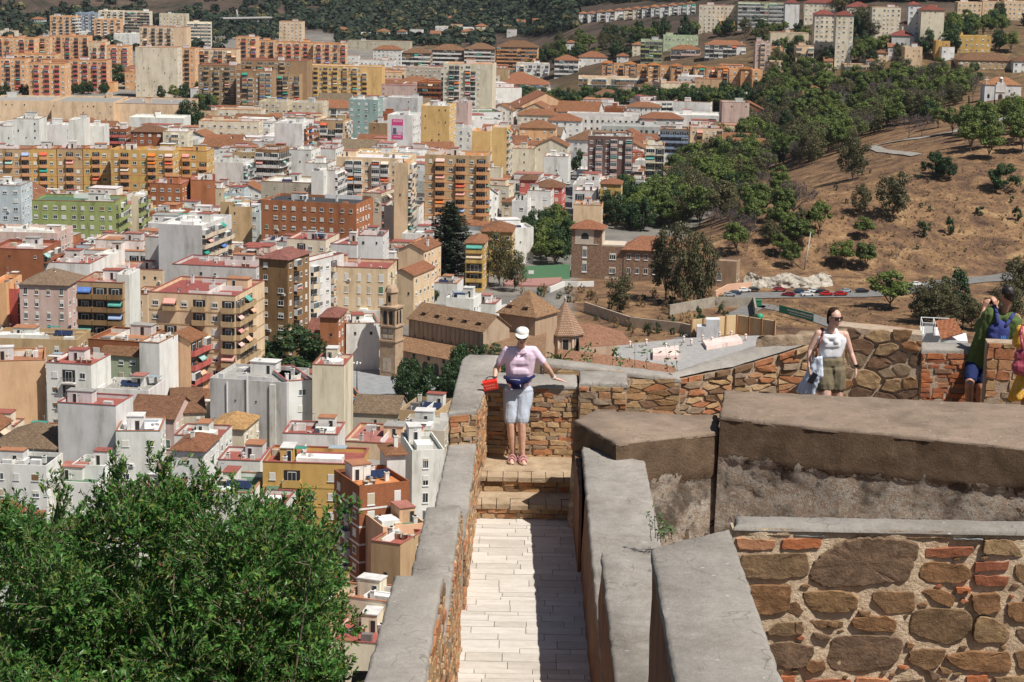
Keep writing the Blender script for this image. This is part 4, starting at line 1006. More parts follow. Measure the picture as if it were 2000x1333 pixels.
def man():
    Y0 = 26.35; J = JJ(Y0); zf = 108.85; foot = Vector((J(1895, 800).x, Y0, zf)); r_ = tag(empty('person', foot), 'person in green shirt with blue backpack leaning over the wall to take a photo', 'person'); B = -foot
    hc = J(1966, 577, -.1); nb = J(1962, 606, -.06); sh = [J(1935, 615, -.02), J(1981, 626, -.05)]; hip = [J(1900, 712, .08), J(1922, 712, .08)]; mb = MB(SK3)
    s, f, up = head(mb, hc, Vector((-.75, .9, .05)), .235); limb(mb, [(nb, .055), (hc + Vector((.02, -.03, -.05)), .052)])
    tor = J(1950, 650, -.02)
    for a, b, ra, rb in ((sh[0], sh[1], .06, .06), (sh[0], J(1908, 705, .06), .1, .11), (sh[1], J(1925, 700, .05), .1, .11)): limb(mb, [(a, ra), (b, rb)], .75)
    el = [J(1913, 640, .12), J(1968, 640, .25)]; wr = [J(1922, 602, .3), J(1945, 600, .3)]
    kn = [J(1893, 752, -.22), J(1915, 755, .0)]; an = [Vector((J(1893, 790).x, Y0 - .05, zf + .08)), Vector((J(1915, 790).x, Y0 + .1, zf + .08))]
    for k in (0, 1):
        limb(mb, [(sh[k], .052), (el[k], .04), (el[k].lerp(wr[k], .3), .038), (wr[k], .026)]); limb(mb, [(hip[k], .09), (kn[k], .06), (kn[k].lerp(an[k], .35), .055), (an[k], .036)]); limb(mb, [(an[k] + Vector((0, -.04, -.04)), .035), (an[k] + Vector((0, .15, -.055)), .028)])
    hand(mb, wr[0], Vector((.35, .0, 1)), Vector((-.6, -1, 0)), .16, .9, 1); hand(mb, wr[1], Vector((-.25, .0, 1)), Vector((.4, -1, 0)), .16, .9, -1)
    link('body', remesh(mb, 'body', .008, SK3, 4), r_, B)
    mb = MB(HAIR); ball(mb, hc + up * .035 - f * .02, .084, .1, .1, Matrix((s, f, up)).transposed()); ball(mb, hc - f * .06 - up * .01, .06, .05, .07); link('hair', remesh(mb, 'hair', .009, simple('black_hair', (.012, .009, .008), .55), 2, .006, .02), r_, B)
    GR = fabric('green_cotton', (.09, .13, .045), .12, 60, .003); mb = MB(GR)
    for a, b, ra, rb in ((sh[0] + Vector((0, 0, .0)), sh[1], .078, .075), (sh[0] + Vector((.02, 0, -.03)), J(1908, 706, .07), .145, .15), (sh[1] + Vector((-.03, 0, -.03)), J(1922, 706, .06), .14, .15), (J(1912, 690, .05), J(1902, 722, .1), .1, .06)): limb(mb, [(a, ra), (b, rb)], .8)
    limb(mb, [(sh[0], .08), (sh[0].lerp(el[0], .9), .088)]); limb(mb, [(sh[1], .07), (sh[1].lerp(el[1], .75), .075)]); link('shirt', remesh(mb, 'shirt', .011, GR, 2, .012, .06), r_, B)
    NB = fabric('dark_blue_shorts', (.015, .025, .09), .2, 60, .003); mb = MB(NB)
    limb(mb, [(hip[0], .11), (hip[1], .11)], .9)
    for k in (0, 1): limb(mb, [(hip[k], .108), (hip[k].lerp(kn[k], .72), .085)])
    link('shorts', remesh(mb, 'shorts', .01, NB, 2, .008, .06), r_, B)
    mb = MB(M_black); mb.tube(hc + s * .06 + f * .09, hc + s * .078, .006, .005); mb.build('sunglasses', r_, B)
    # backpack
    bp = tag(empty('backpack', J(1950, 640, -.2)), 'small blue backpack on the back of the person in the green shirt', 'backpack'); BB = -bp.location; BL_ = fabric('blue_nylon', (.045, .055, .19), .15, 50, .003); mb = MB(BL_)
    limb(mb, [(J(1944, 646, -.14), .1), (J(1950, 668, -.13), .12), (J(1958, 646, -.15), .1), (J(1952, 638, -.14), .09)], .8); limb(mb, [(J(1938, 656, -.16), .06), (J(1936, 668, -.14), .05)]); link('backpack_body', remesh(mb, 'backpack_body', .01, BL_, 3, .004, .06), bp, BB)
    mb = MB(BL_)
    for P_ in ([J(1948, 634, -.2), J(1947, 612, -.14), J(1943, 598, -.05), J(1940, 600, .03)], [J(1962, 640, -.2), J(1972, 626, -.16), J(1980, 614, -.1), J(1980, 614, -.0)]):
        for p, q in zip(P_[:-1], P_[1:]): mb.tube(p, q, .024, .024, 0, 6)
    mb.build('shoulder_strap', bp, BB); mb = MB(simple('pale_blue_print', (.06, .25, .6), .6)); 
    for k in range(3): mb.box(J(1946 + k * 3.5, 652).x, J(1948.4 + k * 3.5, 652).x, Y0 - .2 - .06, Y0 - .2 - .055, J(1946, 655).z, J(1946, 649).z)
    mb.build('front_mark', bp, BB)
    ph = tag(empty('mobile_phone', J(1934, 588, .32)), 'black mobile phone held up by the person in the green shirt', 'phone'); mb = MB(M_black); mb.box(-.075, .075, -.006, .006, -.04, .04); mb.build('phone_body', ph); mb = MB(simple('camera_lens', (.05, .05, .06), .1)); mb.tube((.05, -.009, .02), (.05, -.006, .02), .01, .01, 0, 10); mb.build('camera_lens', ph)
man()
def yellow_woman():
    Y0 = 24.75; J = JJ(Y0); zf = 108.85; foot = Vector((J(2005, 860).x, Y0, zf)); r_ = tag(empty('person', foot), 'person in patterned yellow dress with pink backpack at the right edge', 'person'); B = -foot
    hc = J(2022, 608, .0); nb = J(2020, 634, .0); sh = [J(1994, 646, 0), J(2044, 646, 0)]; hip = [J(2006, 730, 0), J(2032, 730, 0)]; mb = MB(SK3)
    s, f, up = head(mb, hc, Vector((.2, 1, 0)), .22); limb(mb, [(nb, .05), (hc + Vector((0, 0, -.05)), .046)])
    for a, b, ra, rb in ((sh[0], sh[1], .055, .055), (sh[0] + Vector((.05, 0, -.05)), hip[0], .09, .11), (sh[1] + Vector((-.05, 0, -.05)), hip[1], .09, .11)): limb(mb, [(a, ra), (b, rb)], .75)
    el = [J(1990, 690, .08), J(2056, 690, .05)]; wr = [J(2000, 715, .25), J(2050, 720, .2)]
    for k in (0, 1):
        kn = hip[k] + Vector((0, 0, -.42)); an = Vector((hip[k].x, Y0, zf + .08)); limb(mb, [(sh[k], .045), (el[k], .036), (wr[k], .024)]); limb(mb, [(hip[k], .09), (kn, .055), (an, .036)]); limb(mb, [(an + Vector((0, -.04, -.04)), .034), (an + Vector((0, .15, -.055)), .026)]); hand(mb, wr[k], Vector((0, 1, -.1)), Vector((0, 0, 1)), .16, .8, 1)
    link('body', remesh(mb, 'body', .009, SK3, 4), r_, B)
    mb = MB(HAIR); ball(mb, hc + up * .03 - f * .02, .09, .1, .11); limb(mb, [(hc - f * .05, .07), (hc - f * .06 - up * .22, .05)]); link('hair', remesh(mb, 'hair', .01, HAIR, 2, .006, .02), r_, B)
    m = mat('yellow_dotted_cloth'); nt = NT(m); vo = nt.add('ShaderNodeTexVoronoi'); vo.inputs['Scale'].default_value = 30; nt.link(wpos(nt), vo.inputs['Vector'])
    nt.link(mixc(nt, ramp(nt, vo.outputs['Distance'], [(.2, (1, 1, 1)), (.28, (0, 0, 0))]), (.68, .36, .03), (.75, .55, .4)), nt.b.inputs['Base Color']); nt.b.inputs['Roughness'].default_value = .85
    mb = MB(m)
    for a, b, ra, rb in ((sh[0], sh[1], .075, .075), (sh[0] + Vector((.05, 0, -.05)), hip[0] + Vector((0, 0, .1)), .1, .11), (sh[1] + Vector((-.05, 0, -.05)), hip[1] + Vector((0, 0, .1)), .1, .11)): limb(mb, [(a, ra), (b, rb)], .85)
    limb(mb, [(sh[0], .07), (J(1988, 668, .02), .075)]); limb(mb, [(sh[1], .07), (J(2052, 668, .02), .075)])
    for k in range(9): t = k / 8; limb(mb, [(hip[0].lerp(hip[1], t) + Vector((0, 0, .08)), .09), (J(1978 + 80 * t, 776, .07 * (-1) ** k), .06)])
    link('dress', remesh(mb, 'dress', .011, m, 2, .006, .06), r_, B)
    bp = tag(empty('backpack', J(2004, 700, -.2)), 'pink leather backpack worn by the person in the yellow dress', 'backpack'); PKb = simple('pink_leather', (.33, .06, .09), .35); mb = MB(PKb)
    limb(mb, [(J(1990, 718, -.14), .1), (J(2010, 720, -.16), .11), (J(2006, 692, -.14), .1), (J(1994, 695, -.13), .09)], .85); link('backpack_body', remesh(mb, 'backpack_body', .01, PKb, 2, .01, .05), bp, -bp.location)
    mb = MB(PKb); P_ = [J(1998, 684, -.2), J(1994, 655, -.12), J(1996, 637, -.02)]
    for p, q in zip(P_[:-1], P_[1:]): mb.tube(p, q, .02, .018, 0, 6)
    mb.build('shoulder_strap', bp, -bp.location)
yellow_woman()
# ------------------------------------------------------------------ building kit
WC = dict(W=(.74, .73, .7), w=(.62, .61, .59), C=(.66, .56, .42), c=(.72, .64, .5), T=(.47, .33, .19), O=(.6, .31, .15), o=(.72, .42, .22), Y=(.58, .38, .13),
          y=(.7, .47, .2), R=(.33, .125, .06), r=(.42, .17, .08), B=(.3, .18, .09), b=(.36, .24, .14), P=(.6, .45, .4), N=(.68, .44, .27), n=(.72, .54, .36), K=(.42, .42, .41),
          k=(.55, .55, .53), L=(.22, .42, .6), l=(.5, .56, .6), G=(.33, .38, .15), g=(.45, .52, .35), M=(.17, .1, .09), U=(.3, .42, .4), X=(.55, .14, .12), D=(.2, .19, .19), e=(.5, .45, .36), V=(.24, .3, .42))
RC = dict(r=(.3, .095, .075), t=(.38, .175, .095), T=(.27, .145, .085), w=(.62, .61, .59), g=(.32, .31, .29), d=(.05, .05, .055), n=(.1, .17, .11), m=(.36, .15, .12), y=(.55, .35, .15), b=(.3, .22, .15), l=(.3, .36, .4), o=(.5, .2, .07))
def _winmesh(name, blind, leaf=2, sill=True):
    mb = MB(M_white, M_glass, M_blind)
    mb.box(-.5, .5, -.05, 0, 0, 1, 0, False)
    if blind < 1:
        for k in range(leaf):
            a = -.43 + .86 * k / leaf; b = a + .86 / leaf - (.06 if k < leaf - 1 else 0)
            mb.face([(a, -.055, .07), (b, -.055, .07), (b, -.055, .93), (a, -.055, .93)], 1)
    if blind > 0: mb.box(-.46, .46, -.085, -.05, .95 - .88 * blind, .95, 2)
    if sill: mb.box(-.56, .56, -.14, 0, -.07, 0, 0)
    return mb.mesh(name)
def _holemesh(name):
    mb = MB(M_dark, M_conc); mb.face([(-.5, -.02, 0), (.5, -.02, 0), (.5, -.02, 1), (-.5, -.02, 1)], 0); mb.box(-.55, .55, -.1, 0, -.08, 0, 1); return mb.mesh(name)
W_OPEN = _winmesh('window', 0); W_HALF = _winmesh('window', .5); W_SHUT = _winmesh('window', 1); W_TALL = _winmesh('window', .25, 3); W_HOLE = _holemesh('vent_window')
WMIX = [W_OPEN, W_HALF, W_SHUT, W_OPEN, W_SHUT, W_HALF, W_TALL]
def _balc(name, kind):
    """3 m wide, 2.9 m high bay: dark loggia, slab, parapet (object colour)"""
    mb = MB(MP, M_dark, M_glass, M_white, M_metal)
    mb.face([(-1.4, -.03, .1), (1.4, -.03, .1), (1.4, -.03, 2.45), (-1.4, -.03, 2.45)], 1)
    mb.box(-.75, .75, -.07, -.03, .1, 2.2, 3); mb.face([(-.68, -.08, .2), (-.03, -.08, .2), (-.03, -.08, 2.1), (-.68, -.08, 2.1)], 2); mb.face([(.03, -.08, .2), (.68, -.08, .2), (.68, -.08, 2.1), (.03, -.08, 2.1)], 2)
    mb.box(-1.5, 1.5, -1.1, 0, -.12, .08, 0)
    if kind == 'solid': mb.box(-1.5, 1.5, -1.1, -1.0, .08, 1.05, 0); mb.box(-1.5, -1.4, -1.0, 0, .08, 1.05, 0); mb.box(1.4, 1.5, -1.0, 0, .08, 1.05, 0)
    elif kind == 'glazed': 
        mb.box(-1.5, 1.5, -1.1, -1.0, .08, .95, 0); mb.box(-1.45, 1.45, -1.08, -.1, .95, 2.5, 3)
        for k in range(4): mb.face([(-1.38 + .7 * k, -1.09, 1.0), (-.74 + .7 * k, -1.09, 1.0), (-.74 + .7 * k, -1.09, 2.35), (-1.38 + .7 * k, -1.09, 2.35)], 2)
    else:
        for k in range(13): x = -1.48 + k * .2463; mb.box(x - .02, x + .02, -1.1, -1.06, .08, 1.0, 4)
        mb.box(-1.5, 1.5, -1.12, -1.05, 1.0, 1.06, 4); mb.box(-1.5, -1.46, -1.08, 0, 1.0, 1.05, 4); mb.box(1.46, 1.5, -1.08, 0, 1.0, 1.05, 4)
    return mb.mesh(name)
B_SOLID = _balc('balcony', 'solid'); B_GLAZ = _balc('balcony', 'glazed'); B_RAIL = _balc('balcony', 'rail')
BMIX = [B_SOLID, B_RAIL, B_SOLID, B_GLAZ, B_RAIL]
def _awn(m):
    mb = MB(m); V = [(-1.45, 0, 2.4), (1.45, 0, 2.4), (1.45, -1.25, 1.55), (-1.45, -1.25, 1.55)]
    mb.face(V); mb.face([(x, y, z - .04) for x, y, z in reversed(V)]); mb.box(-1.45, 1.45, -1.27, -1.24, 1.3, 1.56); return mb.mesh('awning')
A_PLAIN = _awn(M_cloth); A_STR = _awn(M_strip)
ACOL = [(.03, .3, .22), (.03, .3, .22), (.6, .12, .06), (.65, .3, .26), (.6, .48, .35), (.1, .2, .5), (.7, .2, .04), (.1, .35, .3)]
def _tank():
    mb = MB(noisy('fibre_cement', [(.3, (.32, .27, .2)), (.7, (.46, .4, .32))], 3)); mb.lathe([(0, 0), (.5, 0), (.58, .9), (.62, .92), (.62, 1.0), (.1, 1.12), (0, 1.12)], n=16); return mb.mesh('water_tank')
TANK = _tank()
def _dish():
    mb = MB(M_white); M = Matrix.Rotation(rad(-60), 4, 'X')
    prof = [(0, 0), (.2, .03), (.42, .14)]
    st = 0; mb.lathe(prof, n=12); mb.v = [tuple(M @ Vector(v) + Vector((0, 0, 1.0))) for v in mb.v]
    mb.tube((0, 0, 0), (0, 0, 1.0), .04, .04, n=6); return mb.mesh('satellite_dish')
DISH = _dish()
def _ant():
    mb = MB(M_metal); mb.tube((0, 0, 0), (0, 0, 3.2), .04, .03, n=5)
    for k in range(5): mb.box(-.5 + k * .04, .5 - k * .04, -.015 + k * .12, .015 + k * .12, 3.0, 3.03)
    mb.box(-.015, .015, 0, .6, 3.0, 3.03); return mb.mesh('aerial')
ANT = _ant()
def _ac():
    mb = MB(M_white, M_dark); mb.box(-.42, .42, -.32, 0, 0, .6); 
    mb.face([(-.35, -.325, .08), (.15, -.325, .08), (.15, -.325, .53), (-.35, -.325, .53)], 1); return mb.mesh('air_conditioner')
ACU = _ac()
def _chim():
    mb = MB(MP, M_dark); mb.box(-.35, .35, -.35, .35, 0, 1.5); mb.box(-.42, .42, -.42, .42, 1.5, 1.62); mb.box(-.2, .2, -.2, .2, 1.62, 1.8, 1); return mb.mesh('chimney')
CHIM = _chim()
def _door():
    mb = MB(M_blind, M_dark); mb.box(-.45, .45, -.06, 0, 0, 2.05, 0); mb.face([(-.36, -.065, .05), (.36, -.065, .05), (.36, -.065, 1.95), (-.36, -.065, 1.95)], 1); return mb.mesh('door')
DOOR = _door()
def _hut():
    mb = MB(MP); mb.box(-.5, .5, -.5, .5, 0, 1); return mb.mesh('stair_hut')
HUT = _hut()
def _hroof():
    mb = MB(M_flat); mb.box(-.54, .54, -.54, .54, 1, 1.06); return mb.mesh('hut_roof')
HROOF = _hroof()
def _solar():
    mb = MB(simple('solar_glass', (.02, .03, .07), .15), M_metal)
    for k in range(4):
        x = k * 1.15; mb.face([(x, 0, .3), (x + 1.05, 0, .3), (x + 1.05, 1.5, 1.3), (x, 1.5, 1.3)], 0); mb.face([(x, 1.5, 1.27), (x + 1.05, 1.5, 1.27), (x + 1.05, 0, .27), (x, 0, .27)], 1)
    mb.box(0, 4.5, 1.45, 1.5, 0, 1.28, 1); return mb.mesh('solar_panels')
SOLAR = _solar()

FOOT = []        # footprints (cx, cy, u, v, halfw, halfd)
KEYS = []        # (pxl, pxr, D, yb)
def vary(c, k=.05, rn=R): t = 1 + rn.uniform(-k, k); return tuple(min(.85, x * t * (1 + rn.uniform(-k, k) * .4)) for x in c)
class Bld:
    def __init__(s, name, label, cat, P, th, W, D, h, wall, wcol, group=None, under=1.5):
        """P: world position of the front-left bottom corner"""
        s.r = tag(empty(name, P, th), label, cat, group); s.W, s.D, s.h = W, D, h; s.col = wcol; s.mat = wall; s.n = 0; s.th = th; s.P = P
        u = Vector((math.cos(th), math.sin(th), 0)); v = Vector((-math.sin(th), math.cos(th), 0)); s.u, s.v = u, v
        FOOT.append((P + u * W / 2 + v * D / 2, u, v, W / 2, D / 2)); s.under = under
        c = Vector((0, 0, 0)) + CAM - P
        s.right = c.dot(u) > W * 1.0; s.left = c.dot(u) < 0
    def walls(s, flat=True, pr=.9):
        mb = MB(s.mat); h = s.h; W, D = s.W, s.D
        mb.box(0, W, 0, D, -s.under, h, 0, False)
        if flat and pr > 0:
            t = .22
            for b in ((0, W, 0, t), (0, W, D - t, D), (0, t, t, D - t), (W - t, W, t, D - t)): mb.box(*b, h, h + pr, 0, False)
        s.wall = mb.build('wall', s.r, color=s.col)
    def flat(s, col):
        mb = MB(M_flat); t = .22; mb.face([(t, t, s.h + .06), (s.W - t, t, s.h + .06), (s.W - t, s.D - t, s.h + .06), (t, s.D - t, s.h + .06)])
        mb.face([(t, t, s.h + .01), (s.W - t, t, s.h + .01), (s.W - t, s.D - t, s.h + .01), (t, s.D - t, s.h + .01)])
        s.roof = mb.build('roof', s.r, color=col)
    def cap(s, col, pr=.9, o=.08):
        mb = MB(M_flat); z = s.h + pr; W, D = s.W, s.D; t = .3
        for b in ((-o, W + o, -o, t), (-o, W + o, D - t, D + o), (-o, t, t, D - t), (W - t, W + o, t, D - t)): mb.box(*b, z, z + .12)
        mb.build('parapet_cap', s.r, color=col)
    def gable(s, col, along='x', rise=None, over=.45):
        W, D, h = s.W, s.D, s.h; mb = MB(M_tile); me = MB(s.mat)
        if along == 'x':
            rise = rise or D * .24; sl = rise / (D / 2)
            for sg in (0, 1):
                y0, y1 = (-over, D / 2) if sg == 0 else (D + over, D / 2); z0, z1 = h - over * sl, h + rise
                a, b, c, d = (-over, y0, z0), (W + over, y0, z0), (W + over, y1, z1), (-over, y1, z1)
                q = [a, b, c, d] if sg == 0 else [b, a, d, c]
                mb.face([(x, y, z + .22) for x, y, z in q]); mb.face([(x, y, z + .04) for x, y, z in reversed(q)])
                mb.face([(q[0][0], q[0][1], q[0][2] + .04), (q[1][0], q[1][1], q[1][2] + .04), (q[1][0], q[1][1], q[1][2] + .22), (q[0][0], q[0][1], q[0][2] + .22)])
                for e in (1, 3):
                    p_, q_ = q[e], q[(e + 1) % 4]; mb.face([(*p_[:2], p_[2] + .04), (*q_[:2], q_[2] + .04), (*q_[:2], q_[2] + .22), (*p_[:2], p_[2] + .22)])
            me.face([(0, 0, h), (0, D, h), (0, D / 2, h + rise)][::-1]); m2 = MB(s.mat); m2.face([(W, 0, h), (W, D, h), (W, D / 2, h + rise)]); m2.build('gable_wall', s.r, color=s.col)
            s.roof = mb.build('roof', s.r, color=col)
        else:
            rise = rise or W * .24; sl = rise / (W / 2)
            for sg in (0, 1):
                x0, x1 = (-over, W / 2) if sg == 0 else (W + over, W / 2); z0, z1 = h - over * sl, h + rise
                a, b, c, d = (x0, D + over, z0), (x0, -over, z0), (x1, -over, z1), (x1, D + over, z1)
                q = [a, b, c, d] if sg == 0 else [b, a, d, c]
                # object X of the tile wave should run along the eave: small rotation handled by a child frame
                mb.face([(x, y, z + .22) for x, y, z in q]); mb.face([(x, y, z + .04) for x, y, z in reversed(q)])
                for e in (0, 1, 3):
                    p_, q_ = q[e], q[(e + 1) % 4]; mb.face([(*p_[:2], p_[2] + .04), (*q_[:2], q_[2] + .04), (*q_[:2], q_[2] + .22), (*p_[:2], p_[2] + .22)])
            me.face([(0, 0, h), (W, 0, h), (W / 2, 0, h + rise)]); m2 = MB(s.mat); m2.face([(0, D, h), (W, D, h), (W / 2, D, h + rise)][::-1]); m2.build('gable_wall', s.r, color=s.col)
            s.roof = mb.build('roof', s.r, color=col)
        me.build('gable_wall', s.r, color=s.col)
    def hip(s, col, rise=None, over=.5):
        W, D, h = s.W, s.D, s.h; m = min(W, D); rise = rise or m * .24; mb = MB(M_tile)
        x0, x1, y0, y1 = -over, W + over, -over, D + over; z = h; k = (m / 2 + over)
        if W >= D: r0, r1 = (x0 + k, D / 2, z + rise), (x1 - k, D / 2, z + rise)
        else: r0, r1 = (W / 2, y0 + k, z + rise), (W / 2, y1 - k, z + rise)
        A_, B_, C_, D_ = (x0, y0, z), (x1, y0, z), (x1, y1, z), (x0, y1, z)
        fs = [[A_, B_, r1, r0], [B_, C_, r1], [C_, D_, r0, r1], [D_, A_, r0]] if W >= D else [[A_, B_, r0], [B_, C_, r1, r0], [C_, D_, r1], [D_, A_, r0, r1]]
        for f in fs:
            mb.face([(x, y, zz + .18) for x, y, zz in f])
            mb.face([(f[0][0], f[0][1], z), (f[1][0], f[1][1], z), (f[1][0], f[1][1], z + .18), (f[0][0], f[0][1], z + .18)])
        mb.face([(x0, y0, z), (x0, y1, z), (x1, y1, z), (x1, y0, z)])
        s.roof = mb.build('roof', s.r, color=col)
    def put(s, nm, me, x, z, face='f', sx=1, sz=1, col=None, out=0, sy=1, parent=None):
        if face == 'f': loc, rz = (x, -out, z), 0
        elif face == 'r': loc, rz = (s.W + out, x, z), math.pi / 2
        else: loc, rz = (-out, s.D - x, z), -math.pi / 2
        return link(nm, me, parent or s.r, loc, rz, (sx, sy, sz), col)
    def facade(s, face, style, rn, z0=0, z1=None):
        L = s.W if face == 'f' else s.D; h = (z1 or s.h); fl = 3.0
        nf = max(1, int((h - z0 - .2) / fl)); ft = (h - z0) / nf
        if style in ('b', ''): return
        nb = max(1, int(L / 3.3)); bw = L / nb
        far = (s.P - CAM).length > 1150
        kind = [None] * nb
        if style in 'ka':
            st = rn.randint(0, 1)
            for i in range(nb): kind[i] = 'B' if (i % 3 == (1 if nb > 2 else 0) or (nb >= 5 and i % 3 == 2 and st)) else 'W'
        elif style == 'K':                       # balconies everywhere
            kind = ['B'] * nb
        elif style == 'z': kind = ['B' if i % 2 else 'W' for i in range(nb)]
        else: kind = ['W'] * nb
        bm = rn.choice(BMIX)
        for i in range(nb):
            x = (i + .5) * bw; jx = rn.uniform(-.12, .12) * bw; jw = rn.uniform(.75, 1.15)
            for j in range(nf):
                z = z0 + j * ft
                if s.n > 96: return
                if style == 's' and rn.random() < .72: continue
                if rn.random() < .05: continue
                if kind[i] == 'B':
                    b = rn.choice([bm, bm, bm, B_GLAZ, rn.choice(BMIX)])
                    if s.wantband: b = B_SOLID
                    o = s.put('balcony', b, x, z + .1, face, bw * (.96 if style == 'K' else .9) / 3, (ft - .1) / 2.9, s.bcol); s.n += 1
                    if rn.random() < (.34 if s.wantband else .3 if style == 'a' else .1):
                        s.put('awning', rn.choice([A_PLAIN, A_PLAIN, A_STR]), x, z + .1, face, bw * .9 / 3, ft / 2.9, rn.choice(ACOL[2:4] * 3 + ACOL[6:7] * 2 + ACOL if s.wantband else ACOL), .01); s.n += 1
                else:
                    if style == 's': me = rn.choice([W_HOLE, W_HOLE, W_OPEN]); ww, hh, zz = .7, .8, 1.3
                    elif style == 'v': me = W_SHUT; ww, hh, zz = 1.2, 2.1, .5
                    elif style == 't': me = rn.choice([W_HALF, W_TALL, W_OPEN]); ww, hh, zz = 1.15, 2.0, .6
                    elif style == 'h': me = W_HOLE; ww, hh, zz = 1.3, 1.6, 1.0
                    else: me = rn.choice(WMIX); ww, hh, zz = min(1.5, bw * .5), 1.35, .95
                    s.put('window', me, x + jx, z + zz * ft / 3, face, ww * jw, hh); s.n += 1
                    if rn.random() < .07 and not far: s.put('air_conditioner', ACU, x + .9, z + .4, face); s.n += 1
    def bands(s, z0=0, col=None, faces=True):
        nf = max(1, int((s.h - z0 - .2) / 3.0)); ft = (s.h - z0) / nf; mb = MB(MP)
        for j in range(1, nf):
            z = z0 + j * ft - .12; mb.box(-.06, s.W + .06, -.06, s.D, z - .12, z + .2)
        s.put_b = mb.build('floor_band', s.r, color=col or s.col)
    def clutter(s, rn, hut=True, pr=.9):
        W, D, h = s.W, s.D, s.h + .06
        dist = (s.P - CAM).length
        if hut and W > 6 and D > 6:
            hw, hd, hh = rn.uniform(2.4, min(6, W * .45)), rn.uniform(2.2, min(4.5, D * .4)), rn.uniform(2.3, 2.9)
            hx, hy = rn.uniform(hw / 2 + .4, W - hw / 2 - .4), rn.uniform(D * .35, D - hd / 2 - .4)
            hy = min(hy, D - hd / 2 - .4)
            o = link('stair_hut', HUT, s.r, (hx, hy, h), 0, (hw, hd, hh), vary(rn.choice([WC['W'], s.col, WC['w']]), .04, rn))
            link('hut_roof', HROOF, s.r, (hx, hy, h + .02), 0, (hw, hd, hh), rn.choice([RC['r'], RC['m'], RC['w'], RC['g'], RC['t']]))
            if dist < 900: link('door', DOOR, s.r, (hx + rn.uniform(-.3, .3) * hw, hy - hd / 2, h))
        if dist < 1150:
            for _ in range(min(7, int(s.W * s.D / 26))):
                x, y = rn.uniform(.9, W - .9), rn.uniform(.9, D - .9); q = rn.random()
                if q < .38: link('roof_box', HUT, s.r, (x, y, h), 0, (min(rn.uniform(.6, 2.4), 2 * x, 2 * (W - x)), min(rn.uniform(.6, 1.8), 2 * y, 2 * (D - y)), rn.uniform(.5, 1.5)), vary(rn.choice([WC['W'], s.col, WC['k'], WC['e'], WC['D']]), .08, rn))
                elif q < .58: lx = rn.uniform(2, max(2.1, W * .5)); x0 = rn.uniform(.3, max(.31, W - lx - .3)); link('terrace_wall', HUT, s.r, (x0 + lx / 2, y, h), 0, (min(lx, W - .6), .16, rn.uniform(.9, 1.7)), vary(WC['W'], .07, rn))
                elif q < .7: link('air_conditioner', ACU, s.r, (x, y, h), rn.uniform(-.3, .3))
                elif q < .8: link('aerial', ANT, s.r, (x, y, h), rn.uniform(0, 6), (1, 1, rn.uniform(.6, 1.1)))
                elif q < .9: link('satellite_dish', DISH, s.r, (x, y, h), rn.uniform(-.5, .8))
                else: link('canopy', HROOF, s.r, (x, y, h + 1.1), 0, (min(rn.uniform(1.5, 3.4), 2 * x, 2 * (W - x)), min(rn.uniform(1.2, 2.4), 2 * y, 2 * (D - y)), 1), rn.choice([RC['g'], RC['n'], RC['w'], (.05, .25, .2), RC['l'], RC['t']]))
        for _ in range(rn.randint(0, 2)):
            link('chimney', CHIM, s.r, (rn.uniform(.8, W - .8), rn.uniform(.8, D - .8), h), 0, (1, 1, rn.uniform(.7, 1.2)), vary(WC['W'], .05, rn))
        if dist < 800:
            if rn.random() < .6: link('aerial', ANT, s.r, (rn.uniform(1, W - 1), rn.uniform(1, D - 1), h), rn.uniform(0, 6))
            if rn.random() < .5: link('satellite_dish', DISH, s.r, (rn.uniform(1, W - 1), rn.uniform(1, D - 1), h), rn.uniform(-.5, .8), (1.3,) * 3)
            if rn.random() < .35:
                x0, y0 = rn.uniform(1, max(1.1, W - 3)), rn.uniform(1, D - 1)
                for k in range(rn.randint(1, 3)): link('water_tank', TANK, s.r, (x0 + k * 1.3, y0, h), 0, (.9, .9, 1))
            if rn.random() < .25 and W > 7: link('solar_panels', SOLAR, s.r, (rn.uniform(.5, W - 5.2), rn.uniform(1, max(1.2, D - 3)), h))
            if rn.random() < .4:
                # a low dividing wall across the roof terrace
                mb = MB(MP); x = rn.uniform(W * .3, W * .7); mb.box(x - .09, x + .09, .3, D - .3, h, h + 1.3); mb.build('terrace_wall', s.r, color=vary(WC['W'], .05, rn))
            if rn.random() < .3:
                mb = MB(MP, M_flat); w2 = rn.uniform(3, max(3.1, W * .5)); x = rn.uniform(.5, max(.6, W - w2 - .5)); mb.box(x, x + w2, D * .2, D * .5, h, h + 1.1); mb.build('terrace_box', s.r, color=vary(WC['W'], .05, rn))
def px_width(P, th, xr):
    """distance along direction th from P so that its picture x equals xr"""
    u = Vector((math.cos(th), math.sin(th), 0)); lo, hi = 0.5, 260
    for _ in range(40):
        m = (lo + hi) / 2
        if proj(P + u * m)[0] < xr: lo = m
        else: hi = m
    return lo
TH = -rad(12)
